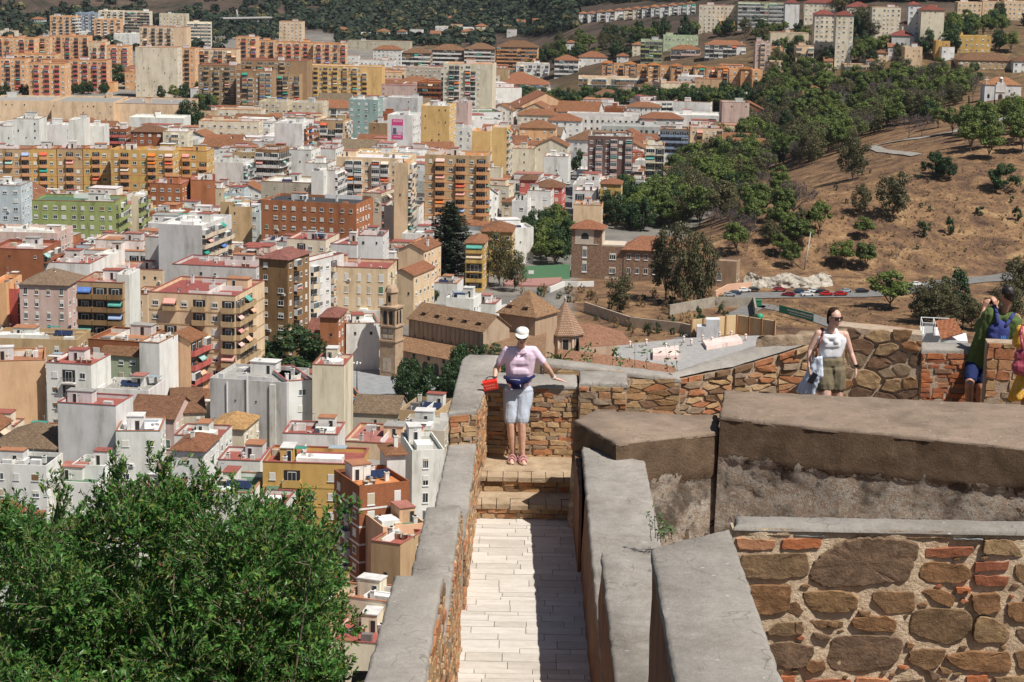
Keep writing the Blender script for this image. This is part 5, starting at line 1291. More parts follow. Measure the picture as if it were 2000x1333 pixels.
def make(label, xl, xr, yt, h, dep, th, wc, rf, fs='w', ss='w', yb=None, cat='building', name='apartment_building', group=None, opts='', t0=235, P=None, seed=None):
    """xl,xr,yt: top-left x, top-right x and top y of the front face in the photo"""
    th = -rad(th); rn = random.Random(seed or int(xl * 7 + yt * 13))
    pr = .9 if rf[0] == 'f' else 0
    if P is None:
        T = hit(xl, yt, h + pr, t0); T = Vector(T)
        W = px_width(T, th, xr); u = Vector((math.cos(th), math.sin(th), 0)); v = Vector((-u.y, u.x, 0))
        zb = min(g(*(T + u * a + v * b).xy, False) for a in (0, W) for b in (0, dep)); P = Vector((T.x, T.y, T.z - h - pr))
        under = max(1.5, P.z - zb + 1)
    else: W = xr; under = 2
    brick = wc[0] in 'RrBM' or 'q' in opts
    s = Bld(name, label, cat, P, th, W, dep, h, MPB if brick else MP, vary(WC[wc[0]], .04, rn), group, under)
    s.wantband = 'B' in opts
    s.bcol = vary(WC[wc[1]] if len(wc) > 1 else WC[wc[0]], .05, rn)
    rc = vary(RC[rf[1]], .12, rn)
    if rf[0] == 'f':
        s.walls(True, pr); s.flat(rc)
        if rf[1] in 'rmt' or rn.random() < .25: s.cap(vary(RC['r' if rf[1] in 'rm' else 't'], .15, rn), pr)
        if 'c' not in opts: s.clutter(rn)
    else:
        s.walls(False)
        if rf[0] == 'g': s.gable(rc, 'x', over=.35)
        elif rf[0] == 'G': s.gable(rc, 'y', over=.35)
        else: s.hip(rc)
        if rn.random() < .6 and 'c' not in opts: link('chimney', CHIM, s.r, (rn.uniform(1, W - 1), dep * .4, h + .1), 0, (1, 1, 1.7), vary(WC['W'], .05, rn))
    if 'B' in opts: s.bands(col=s.bcol)
    s.facade('f', fs, rn); sd = 'r' if s.right else ('l' if s.left else None)
    if sd: s.facade(sd, ss, rn)
    if yb is not None:
        xs = [proj(P + s.u * a + s.v * b)[0] for a in (0, W) for b in (0, dep)]
        KEYS.append((min(xs), max(xs), (P + s.u * W / 2 - CAM).length, yb))
    return s
# label | xl xr ytop height depth theta | walls roof front side | visible bottom | options
TABLE = """
peach slab tower with white balconies, leftmost of the far towers|97 147 31 26 16 3|oW fg z K|58
dark blue and white tower right of the peach slab tower|147 186 25 27 16 0|VW fw z w|54
peach tower with white roof in front of the cream hillside row|183 235 37 22 16 0|oW fw z w|60
cream stepped hillside block behind the peach towers|192 240 21 22 18 0|cC fw z w|34
cream hillside block with white top, second of its row|243 292 22 26 18 0|cC fw K w|46
cream apartment block with a green mark on its wall|311 364 27 28 18 0|CW fd w w|52
cream terraced block at the right end of the far towers|365 412 44 24 20 -6|cc fw K w|78
tall tan twin block with a dark balcony strip|272 364 52 34 18 3|nT fm z w|88
long low white building with blue window strips|148 216 62 8 14 2|WV fw v b|74
long low white building with blue windows, right half|222 271 66 12 14 2|WV fw v b|84
small pale pavilion with green roof at far left|54 87 48 7 12 0|cc hn w w|60
low pale shed row under the far hill at left edge|0 31 60 7 12 0|cc fg w b|70
orange block with red roof edge at the far left edge|-12 26 73 22 16 2|oX fm z w|104
orange block, second from the left in the far row|28 66 74 24 16 2|oX ft z w|102
orange block with rows of tiny windows, far row|68 97 72 24 16 2|oo ft z w|102
large orange block with a red band, centre of far orange row|101 170 70 28 18 2|oX ft z w|108
orange block behind the dark round tree, far row|172 205 82 24 18 2|nX ft z w|114
orange block touching the white slab tower|208 249 90 26 18 2|oX ft z w|128
orange block of the middle row above the tree line|18 108 105 16 16 2|oO ft z w|122
near orange block with red band at the left edge|-20 49 114 22 16 2|oX fr z w|166
near orange block with green blinds, second from left|55 126 123 24 16 2|oX fr z w|178
near orange block with red band left of the dark round tree|133 208 117 22 16 2|oX fr z w|160
low dark red roofed hall behind the hedge|95 132 158 7 12 2|XX fr w w|172
low orange hall with red roof beside the hedge|134 222 160 6 14 2|oO fr b b|168
tall white slab tower with balcony strips on both ends|264 346 92 34 16 3|cW fo s w|174
orange red block right of the white slab tower|349 380 94 30 16 3|oO fr z w|158
tan orange block with a white roof hut|381 461 96 28 18 3|nO fm a w|120
orange slab with red roof edge at the right of the tan block|461 500 72 30 16 2|oX ft z w|112
orange slab with red band, middle of three|536 609 82 24 14 2|oX ft z w|116
orange slab with red band, right of three|611 675 84 24 14 2|oX ft z w|116
orange slab with red roof, left of three|501 534 79 24 14 2|oX ft z w|114
brown slab block with dark balcony columns, left of a pair|387 459 127 32 18 4|bT fr z b|205
brown slab block with blue awnings in front of a taller slab|461 530 138 30 16 4|bT fo a b|205
brown slab block beside the yellow finned block|530 585 145 26 16 4|TT fb a b|192
wide brown block with red roof edge behind the slabs|470 600 117 34 22 3|bT fr z b|145
pale tan tower standing alone before the wooded hill|545 590 42 34 16 3|nC ft w w|74
yellow finned apartment block with dark gaps between the fins|602 746 128 26 18 3|yY fw z b|186
white house with red roof behind the yellow finned block|626 700 108 10 12 3|WW ft w w|124
small white house with red roof and palm behind the yellow block|702 770 117 12 12 3|WW ft w w|128
long low pale hall with grey roof under the wooded hill|678 800 80 8 22 4|ec fg s b|92
white house with dark red roof left of the long brown roofed rows|729 784 97 16 14 3|WW ht w w|126
dark red roofed terrace block, first of the long row|785 841 104 18 18 3|BW hT K w|128
dark red roofed terrace block, second of the long row|843 904 98 18 20 3|BW hT K w|118
dark red roofed terrace block, third of the long row|907 967 96 20 20 3|oW hT K w|124
orange block with brown roof at the right end of the long row|970 1050 92 22 22 3|oO hT K w|122
cream block with grey flat roofs left of the green awning tower|793 862 132 16 18 5|eC fw w w|156
apartment tower with many green awnings and pale balconies|866 962 124 38 20 6|cW fo a K|200
grey balcony block leaning on the green awning tower|862 888 138 32 20 6|kW fg K w|190
pink and white house with dark red roofs|745 815 166 17 16 6|PW fr s b|188
brick red terraced block with stepped balconies|815 866 160 22 18 8|rR ft K K|198
ochre yellow house end below the yellow finned block|664 684 228 14 14 8|YO ht w w|260
blue green office block with white windows|681 738 194 26 16 6|UU fw w w|240
grey block with blue painted wall marks|757 816 190 20 16 8|kK fw s s|205
cream yellow block with narrow side wall|823 878 206 28 20 8|yC fw s w|268
pinkish grey windowless block beside the tree belt|884 914 200 24 18 6|Pk fg b b|244
beige wide block with dark terrace huts|505 560 198 16 18 6|CT fg w w|210
beige wide block with terrace huts, right one|570 630 200 16 18 6|CT fg w w|214
white blank wall block with brown right side|536 590 240 22 24 8|WR fw b a|282
tan balcony block beside the brown sided white block|625 670 235 20 18 8|TW fg K a|268
white block carrying a large pink poster on its side|757 806 224 30 18 10|WW fw b w|276
small tan block left of the pink poster wall|720 756 240 18 14 8|bC fg s b|262
white block with two rows of small windows near the street|880 922 249 14 16 8|WW fg w w|270
cream yellow block, left of two by the long street|922 958 256 20 16 6|yn fo b w|290
cream yellow block, right of two by the long street|961 990 249 26 16 6|yC fo b K|300
cream fronted block with white roof parapet|657 795 306 26 20 8|nW fw a a|352
wide brown orange block with rows of white windows|830 950 302 34 18 4|TO fo z K|396
long tan hangar with wavy grey roof, left part|-20 100 196 14 40 -4|nC fg s b|232
long tan hangar with wavy grey roof, middle part|100 222 198 15 44 0|nC fg s b|236
long tan hangar with wavy grey roof, right part|222 357 202 14 48 2|nC fg b b|228
white block at the far left edge with few windows|-25 24 246 20 14 0|WW fw s w|286
white tower block beside a grey domed lantern|26 76 232 26 16 0|WW fw s b|288
white long block behind the ochre row|82 130 244 18 14 0|WW fw s w|284
tall white blank block between the white long blocks|134 164 234 24 14 0|WW fw b b|286
white block with one column of dark windows|166 202 246 20 14 0|WW fw s b|284
brick red block with green awnings behind the ochre row|204 246 252 16 14 0|RX ft K w|276
brown block with brown hipped roof and small windows|255 317 258 16 16 0|RR hT w w|286
cream block with brown awning terrace|318 366 257 16 14 2|cn fw a w|286
low white warehouse with grey chimneys|252 358 229 9 22 2|WW fw b b|242
cream block with long red roofs on the hill side, upper|425 510 214 13 16 2|cc ft w w|222
cream block with long red roofs, lower and wider|388 505 236 15 16 2|cc ft w w|262
ochre apartment row with coloured awnings, far left section|-40 57 291 24 14 -5|TO fr z w|362
ochre apartment row with coloured awnings, second section|59 109 291 24 14 -5|YO fr z w|362
ochre apartment row with coloured awnings, third section|111 160 291 24 14 -5|TO fr z w|360
ochre apartment row with coloured awnings, fourth section|162 212 291 24 14 -5|YO fr z w|362
yellow ochre row section right of the dark stair gap|216 270 292 25 14 2|YO fo z w|362
yellow ochre row section with orange awnings|271 338 293 25 14 3|YO fo z w|366
yellow ochre row section at the right end|339 404 294 24 14 4|YO fo z w|340
white block right of the ochre row|398 475 316 14 18 8|Wk fg b K|345
brown block with small green balconies beside the white roofs|500 545 292 18 16 10|BW ft K K|333
white stepped roofs house in the centre, upper|560 608 292 16 16 10|WW fw s w|325
white stepped roofs house in the centre, right|610 655 290 14 16 10|WW fr s w|322
white house with long terrace left of the cream front|596 640 318 14 14 10|WW fw s w|340
blue grey apartment block at the left edge|-20 40 362 22 16 2|lk fg w w|426
green apartment block with blue awning and cream penthouse|62 226 391 20 18 2|GG fn w K|448
beige penthouse block on top behind the green block|256 270 383 20 16 2|CG fb b K|420
brick school building with white windows|292 355 358 14 22 6|rR fm w w|384
brick school wing with a small bell arch|372 420 352 15 20 -8|rR fm s s|392
tan block with scattered small windows|430 457 394 18 16 6|TC fw s b|452
tan taller block with side windows|447 492 404 17 18 -8|TC fw s b|462
large white windowless block with balconies on its right side|309 394 437 28 26 12|wC fw b K|508
white low roofs in front of the green block|78 180 432 9 14 4|WW fw s w|450
grey mauve block with rounded corner and white windows|-20 112 452 16 18 4|PP fw w w|495
brown brick block with two pale window strips|-20 84 485 22 18 4|RR fm s K|556
white penthouse with long red roof|186 280 468 16 14 6|WW ft s w|486
white block with deep balcony and brick strips|166 294 488 14 14 6|WR ft k b|528
grey white tower behind the deep balcony block|283 330 462 22 14 12|kW fm b s|540
big white windowless block with red roof rim|84 176 512 18 16 6|WW fr b b|590
white narrow block beside the red rimmed white block|176 208 500 18 14 12|WW fw s b|545
beige terraced house with red edged roofs|216 318 524 14 14 8|nn fm s w|570
grey cream block with wide red roof terraces|336 500 516 20 18 10|wC fr s w|545
ochre corner block with rounded balconies and flat red roof|290 460 570 27 24 10|nT fr z K|694
beige grey block with mossy hipped roof and white windows|38 132 556 20 16 4|Pk hb t w|652
brown brick block with deep balconies and stepped top|150 240 550 24 16 6|TB fm K b|655
white boxy stair head above the brown stepped block|226 252 536 26 10 6|WW fw s b|560
orange wall house at the far left edge|-20 12 552 18 14 4|oN fo b b|616
red walled house with curved balconies|12 34 564 16 12 8|XN fo b K|614
peach low house with lattice openings|258 288 574 16 12 6|nW fr w s|632
cream white block above the long brick block|510 606 354 22 20 10|eW fw s w|383
tall white slab with stair windows, left of two|608 632 334 28 14 10|WW fw s s|376
tall pale slab with side balconies|634 654 332 28 14 10|wW fw b K|376
long brick block with pale top band and many windows|510 696 390 21 20 13|rw fd w w|424
cream terraced house with red roofs right of the long brick block|708 745 376 18 24 14|CX fr a K|445
tall tan tower with column of windows|770 797 318 34 14 6|nC fo s K|388
white windowless block before the grey gabled house|750 818 402 16 16 6|Wk fg b w|441
long grey roofed house beside the street|860 908 388 10 26 30|WC gg w w|420
white house left of the grey gabled house|800 858 376 9 16 20|WW gg w w|405
yellow house with small roof huts left of the gable|516 576 424 12 14 10|yn fo s w|450
yellow gabled house with orange tiles|596 680 436 13 18 14|yY Gt s w|462
yellow terrace house with brown awning|597 676 444 8 12 10|yT fo a w|460
red flat roofed cream house, left|560 636 466 12 18 10|cX fr a w|512
red flat roofed white house beside the tall white house|645 697 476 14 18 14|WW fr s s|510
tall white house with roof trellis|699 748 460 22 14 4|WW fr s w|516
cream curved block with green shutters and green awnings|618 757 520 21 16 6|nW fr v v|592
brown hexagonal cornered brick block with pale shutters|506 562 505 30 14 18|BB hm w a|618
narrow balcony block between brick block and green shutters|564 592 512 24 22 26|wC fr a a|588
cream gabled house behind the green shuttered block|778 828 488 14 18 16|nC Gt b w|540
orange tiled house with skylight beside the bell tower|762 808 536 15 18 18|nC Gt s w|575
peach house with small solar panel|804 842 473 14 16 12|NN fo s w|500
brown red roofed row behind the green shutters|812 855 440 9 16 8|WX fr w w|450
white cluster house near the tall tiered conifer|785 840 456 10 12 8|WW fg s w|468
yellow house with tower hut right of the tall conifer|909 945 475 16 16 6|YY ht a w|500
yellow apartment house with tiled roof right of the tall conifer|940 1000 453 15 16 4|YY ht w w|500
white workshop with dark openings below the tall conifer|843 893 552 6 12 8|WW ft s w|567
white villa with glazed terrace above the convent|871 925 581 9 10 12|WW fw w w|610
white low wall house above the convent roof|926 968 592 5 10 10|WP fr b b|608
brown red house facing the long street|1015 1045 352 12 14 6|XP hT w w|380
red house with grey roof by the long street|1040 1097 366 13 14 8|XX hT w w|395
white houses block in front of the red house|1030 1076 372 12 12 8|WW fw w w|392
white house group at the foot of the long street|1000 1030 392 9 14 8|WW fg w w|425
white terraced house above the yellow corner house|1126 1170 352 14 14 6|WW fg w w|378
yellow corner house with tiled roof and dark windows|1173 1213 360 16 12 6|YO ht w w|402
white house with awnings left of the yellow corner house|1122 1165 372 12 14 6|WW fw a w|400
orange peach low block below the yellow corner house|1120 1175 400 9 14 6|nN fo s w|420
mauve brown block with pale balcony bays|1149 1236 266 27 18 4|MP fg z b|326
cream stepped tower block right of the mauve brown block|1262 1298 284 24 18 4|cc fg K w|348
cream balcony tower block, lower part|1258 1318 338 11 18 4|ce fg z w|380
narrow dark fronted block beside the cream stepped tower|1236 1258 350 11 16 6|kD fg K K|398
white houses block left of the mauve brown block|1063 1110 305 12 16 6|WW fw s w|330
cream gabled white house by the long street|1000 1045 290 12 16 6|cW ft s w|335
cream gabled house, second by the long street|1046 1108 286 14 16 6|cW Gt s w|330
cream wide house with peach upper floor|1015 1085 250 12 16 4|oN ht w w|268
white houses with orange roofs below the tree belt|1070 1135 236 10 16 4|WW ht w w|248
long low red roofed houses below the tree belt|1011 1090 225 9 14 4|cW ht w w|236
long grey roofed market hall|1105 1250 226 9 30 4|WW fg h b|240
long grey shed with dark windows|1175 1305 246 8 24 4|KK fg h b|254
white house with orange roof beside the market hall|1250 1335 232 8 14 4|Wl ht w w|246
white and grey warehouse wall below the tree belt|1290 1410 224 8 26 2|we fw b b|240
pinkish block with stepped right part near the pines|1411 1464 200 20 16 0|Pn fg s s|240
cream balcony block with brown roof terrace near the pines|1348 1412 250 16 16 2|nB fm a w|288
dark glass office block|1290 1345 252 16 16 4|DV ft K K|290
white low houses at the foot of the pines|1330 1380 300 7 14 4|WW fw s w|320
cream wide house below the dark glass office|1372 1450 244 10 16 2|nW fm w w|262
cream long row house with many small balconies|1130 1304 150 12 16 3|cB fo K w|178
white modern house left of the orange terraces|1008 1072 124 13 16 3|WW fw z w|148
white house with red roof behind the cream long row|1083 1130 118 15 16 3|WW ht K w|148
white villa with wide red hipped roof|1130 1186 112 9 18 3|WW ht w w|124
green office block with glazed corner, left part|1252 1294 78 20 16 3|gG fn K w|112
green office block, long right part|1296 1364 70 12 20 3|gG fn w w|88
white house with long red roof below the green block|1311 1368 97 9 14 3|WP ht K w|110
white terraced house with long red roof|1377 1457 88 13 14 3|WW ht K w|118
pinkish tall house at the edge of the pines|1476 1505 82 20 14 2|Pn fg z w|128
cream block with red roof edge on the ridge|1366 1440 10 22 18 4|cC fr w w|48
long pale green block with red roof on the ridge|1442 1562 4 22 18 3|gk fr K w|36
white slab with red roof beside the long pale green block|1534 1562 6 22 14 2|Wc hr b w|44
bright orange house on the slope below the ridge|1407 1452 42 9 14 2|YY fo b b|58
white block with red roof, upper left of the tower cluster|1572 1640 6 18 16 3|cW hr w w|24
white tower with red roofs and grey left side|1592 1632 29 34 16 3|cK hr w w|98
white tower with red roofs, right half behind the eucalyptus|1634 1668 30 34 16 3|cW hr w w|98
white block with red roof behind the eucalyptus|1655 1702 14 16 16 3|cW hr w w|34
white block with wide red roof and solar rail|1704 1760 14 22 16 3|cW ft w w|60
grey and white tower with red roof, right cluster left|1775 1800 10 30 14 3|Wk hr w w|60
white tower with stepped red roofs, right cluster middle|1800 1845 20 28 16 3|cW hr s w|62
white block with red roofs, lower right cluster|1762 1832 48 18 14 3|cW hr s w|64
grey walled house with red roof behind bare trees|1742 1786 70 14 14 3|kK hr s w|88
peach row house with turquoise rail on the skyline|1871 1918 4 14 14 2|nY fo w w|24
cream row house on the skyline, second from right|1920 1960 2 14 14 2|nY fo w w|22
cream row house on the skyline at the right edge|1962 2030 2 14 14 2|nY fo w w|24
beige stepped block above the modern villa|1505 1580 64 16 16 2|Cn fg s w|90
beige stepped tower on the slope beside the pines|1555 1590 90 18 14 2|nC fg K w|135
orange house with white terrace at the slope foot|1488 1530 92 10 12 2|oW fo w w|120
modern cream villa with dark glass front|1648 1727 126 11 14 2|nB fg K b|152
cream box house with tall dark windows|1768 1802 92 13 14 2|nC fg s b|118
yellow house between the dark pines|1828 1856 80 11 12 2|YY fo s w|104
yellow house with white roof in the trees|1872 1936 70 10 12 2|YY fw w w|92
long brown roofed house above the chapel|1872 1985 118 7 18 2|TT hT w w|132
white house with brown roof at the right edge above the chapel|1980 2040 120 8 12 2|WW hT w w|140
terracotta roofed white house among the pines|1590 1636 232 6 12 6|WW hT w w|246
stepped white house with red brick front and long red roof|172 272 662 18 16 12|RW ft k b|700
tall white windowless side of the red roofed house|272 311 668 19 12 12|WW ft b b|742
orange house with long tiled roof and terrace|312 372 664 18 26 14|NX Gt b K|745
pale green house with brown gable roof|196 272 692 16 12 14|gR gT w w|755
white balcony house with washing and grey side|90 178 708 18 12 10|WW fr k b|775
peach house with red trimmed windows at the left|-20 88 706 18 14 -12|NN ft b w|780
white cubes house below the peach house|50 130 752 12 12 8|WW fw s b|800
large grey white blank wall with clay water tanks|112 226 786 18 10 10|ww fr b b|920
white balcony house right of the grey blank wall|226 312 842 14 12 -4|WW fw w w|900
low white house with small square windows|190 290 758 12 12 8|WW fg s b|790
brown tiled house with tall dark doors|340 400 808 11 16 -14|eP gT t w|850
brown tiled house with pink front, left of the tall doors|250 340 814 11 14 10|PP gT t w|866
dark brown tiled roof house at the left edge|-20 106 872 9 16 8|ee hb w w|895
white house with black flat roof at the left edge|-20 90 905 13 10 6|WW fd w w|960
white house with green roof terrace and dishes|140 204 907 11 8 8|WW fn s b|940
green flat roofed white house behind the bush|78 190 938 9 12 8|WW fn w w|990
large white block with vertical white pipe and plain walls|410 560 738 18 16 12|kW fg b b|865
white side block with six shuttered windows|561 610 745 18 16 -22|WW fr w b|835
tall cream block with clay tanks on its red roof|610 672 712 22 12 5|cn fr b b|790
blue walled house with tiled roof below the cream block|618 672 806 8 8 10|LL gt s w|828
blue walled house with roof terrace|636 706 778 9 10 -14|LL ft b w|800
brown tiled low house with solar panels|690 778 806 8 12 6|ee gb s w|845
brick sided house with dark solar roof|780 852 800 10 14 14|TC fd s w|850
white penthouse with flat red roof|552 660 846 21 10 3|WW fr s b|878
orange block with green striped awning and red roofs|513 704 902 21 12 3|YY fr a w|1000
brick block with white bands and white panels|702 800 950 22 12 -26|RW fo v a|1106
white stair head house with orange hipped roof|756 792 890 25 7 -14|WR ht s b|925
white modern block with long dark windows|805 868 880 20 14 -12|WW fg t b|1000
white house with clay tanks and red roof, behind the bush|425 508 898 17 10 4|WW fr s b|935
grey green roofed white block behind the bush|400 492 960 17 14 4|WW fn w b|1030
white hut with three clay tanks on red roof|498 556 982 17 9 6|WW fr s b|1005
tan box house with dark red roof|725 782 1056 16 9 22|TC fr s s|1122
orange house with green roof beside the tan box|748 832 1030 17 12 -24|NN fn b b|1060
orange low house with red roofs between bush and orange block|585 660 975 14 12 8|NX fr s b|1020
white house with orange tiled roofs left of the clay tanks|335 398 880 17 12 6|WW ht w w|910
white house with magenta roofs before the yellow tiled roof|340 430 850 14 10 6|WW fr w w|872
yellow tiled roof house against the large white block|408 476 836 12 12 8|cc hy s w|858
cream house with terrace wall right of the blank block|670 800 862 14 16 8|nC fm s w|900
low cream terrace house beside the solar roof|780 868 838 12 14 6|eC fg s w|868
white cube house on the plaza beside the bell tower|676 742 632 12 14 -10|Wk fw s s|690
small white house behind the bell tower|700 745 606 9 10 4|WW fw s w|625
pink gabled house beside the round dark tree|600 648 650 9 12 8|nr gm w w|690
brick towered house right of the pink gabled house|625 660 620 16 12 6|rn hm s w|690
white roofs house under the green shuttered block|600 690 598 6 12 8|WW ft s w|618
long brown balustraded building at the left|-20 150 660 14 14 2|Tn fb t w|692
white house with green door strip by the bell tower|640 700 578 8 10 6|WW fg w w|600
orange terrace house at the lower left behind the bush|640 735 1250 9 14 10|cW fr b b|1333
small cream terrace walls under the tan box|672 770 1165 12 8 20|cW ft s b|1230
"""
OPTS = {'ochre apartment row with': 'B', 'ochre corner block': 'B', 'long brick block with': '', 'orange block with green striped': 'B', 'brick block with white bands': 'B', 'yellow ochre row': 'B', 'wide brown orange': 'B', 'brown brick block with deep': 'B'}
BL = {}
def run_table():
    for ln in TABLE.strip().split('\n'):
        lab, nums, st, yb = [x.strip() for x in ln.split('|')]
        xl, xr, yt, h, dep, th = map(float, nums.split()); wc, rf, fs, ss = st.split()
        op = ''
        for k, v in OPTS.items():
            if lab.startswith(k): op = v
        far = yt < 200
        nm = 'house' if any(q in lab for q in ('house', 'villa', 'hut')) else ('tower_block' if 'tower' in lab and 'bell' not in lab and 'clay' not in lab else ('warehouse' if any(q in lab for q in ('hangar', 'shed', 'hall', 'warehouse', 'workshop')) else 'apartment_building'))
        if nm == 'house' and h < 13 and rf[0] != 'f' : op += 'c'
        s = make(lab, xl, xr, yt, h, dep, th, wc, rf, fs, ss, float(yb), cat={'house': 'house', 'tower_block': 'tower block', 'warehouse': 'warehouse'}.get(nm, 'apartment block'), name=nm, opts=op)
        BL[lab] = s
run_table()
def find(k):
    return next(v for q, v in BL.items() if q.startswith(k))

def pipes():
    s = find('large white block with vertical white pipe'); mb = MB(M_white)
    for f, w_ in ((.22, .18), (.48, .3)):
        x = s.W * f; mb.box(x, x + w_, -.28, 0, .2, s.h + (.2 if f < .4 else 2.2))
    mb.build('vertical_pipe', s.r)
    mb = MB(MP); mb.box(s.W * .78, s.W * .86, -.35, 0, 0, s.h + .3); mb.build('wall_pier', s.r, color=(.7, .69, .64))
    for f, nm in ((.33, 0), (.6, 1)):
        for k in range(4): s.put('vent_window', W_HOLE, s.W * f, 3.2 + k * 3.6, 'f', .4, .35)
pipes()
# ------------------------------------------------------------------ vegetation
L_PINE = leafmat('pine_needles', [(.04, .06, .014), (.08, .115, .024), (.125, .17, .036), (.18, .22, .055)], .6)
L_DARK = leafmat('dark_leaves', [(.012, .026, .01), (.024, .05, .016), (.04, .08, .024), (.06, .105, .032)], .5)
L_OLIVE = leafmat('olive_leaves', [(.045, .042, .02), (.075, .075, .03), (.11, .105, .045), (.15, .13, .065)], .6)
L_FOR = leafmat('far_forest_leaves', [(.007, .013, .009), (.013, .024, .014), (.022, .036, .02), (.034, .046, .026)], .8, .1)
L_GREY = simple('bare_twigs', (.11, .085, .08), .9)
L_DRY = leafmat('dry_leaves', [(.1, .065, .04), (.2, .13, .06), (.3, .2, .09)], .8, .1)
L_CONI = leafmat('conifer_needles', [(.01, .018, .01), (.02, .034, .017), (.035, .05, .024)], .6, .1)
def leafquad(mb, p, n, s, rn, mi=0, asp=1.0):
    n = n.normalized(); t = n.orthogonal().normalized(); t.rotate(Quaternion(n, rn.uniform(0, 6.28))); b = n.cross(t)
    a, c = t * s * .5, b * s * .5 * asp
    mb.face([p - a, p - c * .9, p + a, p + c], mi)
def crown(nm, m, rx, rz, z0, nclump, per, leaf, rn, shape='round', hollow=.55):
    """unit tree height 1 at z=1 top; rx horizontal radius, crown from z0 to 1"""
    mb = MB(m); cz = (1 + z0) / 2; rz_ = (1 - z0) / 2
    cl = []
    for _ in range(nclump):
        while True:
            v = Vector((rn.uniform(-1, 1), rn.uniform(-1, 1), rn.uniform(-1, 1)))
            if v.length < 1 and v.length > hollow: break
        if shape == 'umbrella' and v.z < -.2: v.z *= .35
        if shape == 'cone':
            v.z = rn.uniform(-1, .95); k = (1 - (v.z + 1) / 2) ** .8; a = rn.uniform(0, 6.28); q = k * rn.uniform(.5, 1); v.x, v.y = q * math.cos(a), q * math.sin(a)
        cl.append((Vector((v.x * rx, v.y * rx, cz + v.z * rz_)), rn.uniform(.16, .34) * min(rx, rz_) * (1.3 if shape != 'cone' else .8), v))
    for c, r, v in cl:
        up = c + Vector((0, 0, 0))
        for _ in range(per):
            d = Vector((rn.gauss(0, 1), rn.gauss(0, 1), rn.gauss(0, 1))).normalized(); 
            p = c + Vector((d.x, d.y, d.z * .75)) * r * rn.uniform(.55, 1.08)
            leafquad(mb, p, d + Vector((0, 0, .5)) + Vector((rn.gauss(0, .4), rn.gauss(0, .4), rn.gauss(0, .4))), leaf * rn.uniform(.6, 1.3), rn)
    return mb.mesh(nm), [c for c, r, v in cl]
def trunkmesh(ends, z0, rn, r0=.022, m=M_trunk, lean=.0):
    mb = MB(m); top = Vector((lean, 0, z0 + .12)); mb.tube((0, 0, -.04), (lean * .5, 0, z0 * .6), r0, r0 * .75, n=7, caps=False); mb.tube((lean * .5, 0, z0 * .6), top, r0 * .75, r0 * .5, n=7)
    for e in rn.sample(ends, min(9, len(ends))):
        mid = top.lerp(e, .5) + Vector((0, 0, -.03)); st = Vector((lean * .7, 0, z0 * .75))
        mb.tube(st, mid, r0 * .45, r0 * .3, n=5, caps=False); mb.tube(mid, e, r0 * .3, r0 * .1, n=5, caps=False)
    return mb.mesh('trunk')
TK = {}
def kind(k, m, rx, z0, ncl, per, leaf, nv=3, shape='round', r0=.022, hollow=.55, lean=0):
    TK[k] = []
    for i in range(nv):
        rn = random.Random(hash_(k) + i); me, ends = crown('crown', m, rx, 0, z0, ncl, per, leaf, rn, shape, hollow); TK[k].append((me, trunkmesh(ends, z0, rn, r0, lean=lean)))
def hash_(s): return sum(ord(c) * (i + 3) for i, c in enumerate(s))
kind('pine', L_PINE, .44, .2, 32, 150, .05, 4, 'umbrella')
kind('dark', L_DARK, .5, .06, 36, 150, .052, 3)
kind('euca', L_OLIVE, .3, .14, 44, 90, .034, 3, hollow=.25)
kind('gum', L_OLIVE, .42, .12, 48, 90, .04, 3, hollow=.2)
kind('bush', L_DARK, .6, .0, 18, 70, .09, 3)
kind('cypress', L_CONI, .13, .02, 40, 50, .05, 1, 'cone')
kind('drybush', L_DRY, .6, .0, 16, 60, .07, 2)
def bare():
    TK['bare'] = []
    for i in range(3):
        rn = random.Random(70 + i); mb = MB(L_GREY)
        def br(p, d, l, r, k):
            q = p + d * l; mb.tube(p, q, r, r * .6, n=4, caps=False, smooth=False)
            if k == 0: return
            for _ in range(3 if k > 1 else 5):
                nd = (d + Vector((rn.gauss(0, .5), rn.gauss(0, .5), rn.gauss(0, .35) + .12))).normalized(); br(q, nd, l * rn.uniform(.55, .85), max(.0035, r * .55), k - 1)
        me2 = MB(L_GREY); me2.tube((0, 0, -.03), (0, 0, .22), .02, .016, n=6)
        for _ in range(5): br(Vector((0, 0, .2)), Vector((rn.gauss(0, .5), rn.gauss(0, .5), .8)).normalized(), .25, .01, 4)
        zx = max(v[2] for v in mb.v); mb.v = [(x / zx, y / zx, z / zx) for x, y, z in mb.v]
        TK['bare'].append((mb.mesh('crown'), me2.mesh('trunk')))
bare()
def palm():
    rn = random.Random(4); mb = MB(L_PINE); c = Vector((0, 0, .8))
    for k in range(26):
        a = rn.uniform(0, 6.28); el = rn.uniform(-.5, 1.1); d = Vector((math.cos(a) * math.cos(el), math.sin(a) * math.cos(el), math.sin(el))); p = c.copy(); s = Vector((-math.sin(a), math.cos(a), 0))
        for j in range(5):
            q = p + d * .07; wd = .025 * (1 - j / 6)
            mb.face([p - s * wd, q - s * wd * .8, q + s * wd * .8, p + s * wd]); mb.face([p - s * wd + Vector((0, 0, -.03)), q - s * wd, q, p]); p = q; d = (d + Vector((0, 0, -.22))).normalized()
    t = MB(M_trunk); t.tube((0, 0, -.03), (0, 0, .8), .03, .022, n=8); TK['palm'] = [(mb.mesh('crown'), t.mesh('trunk'))]
palm()
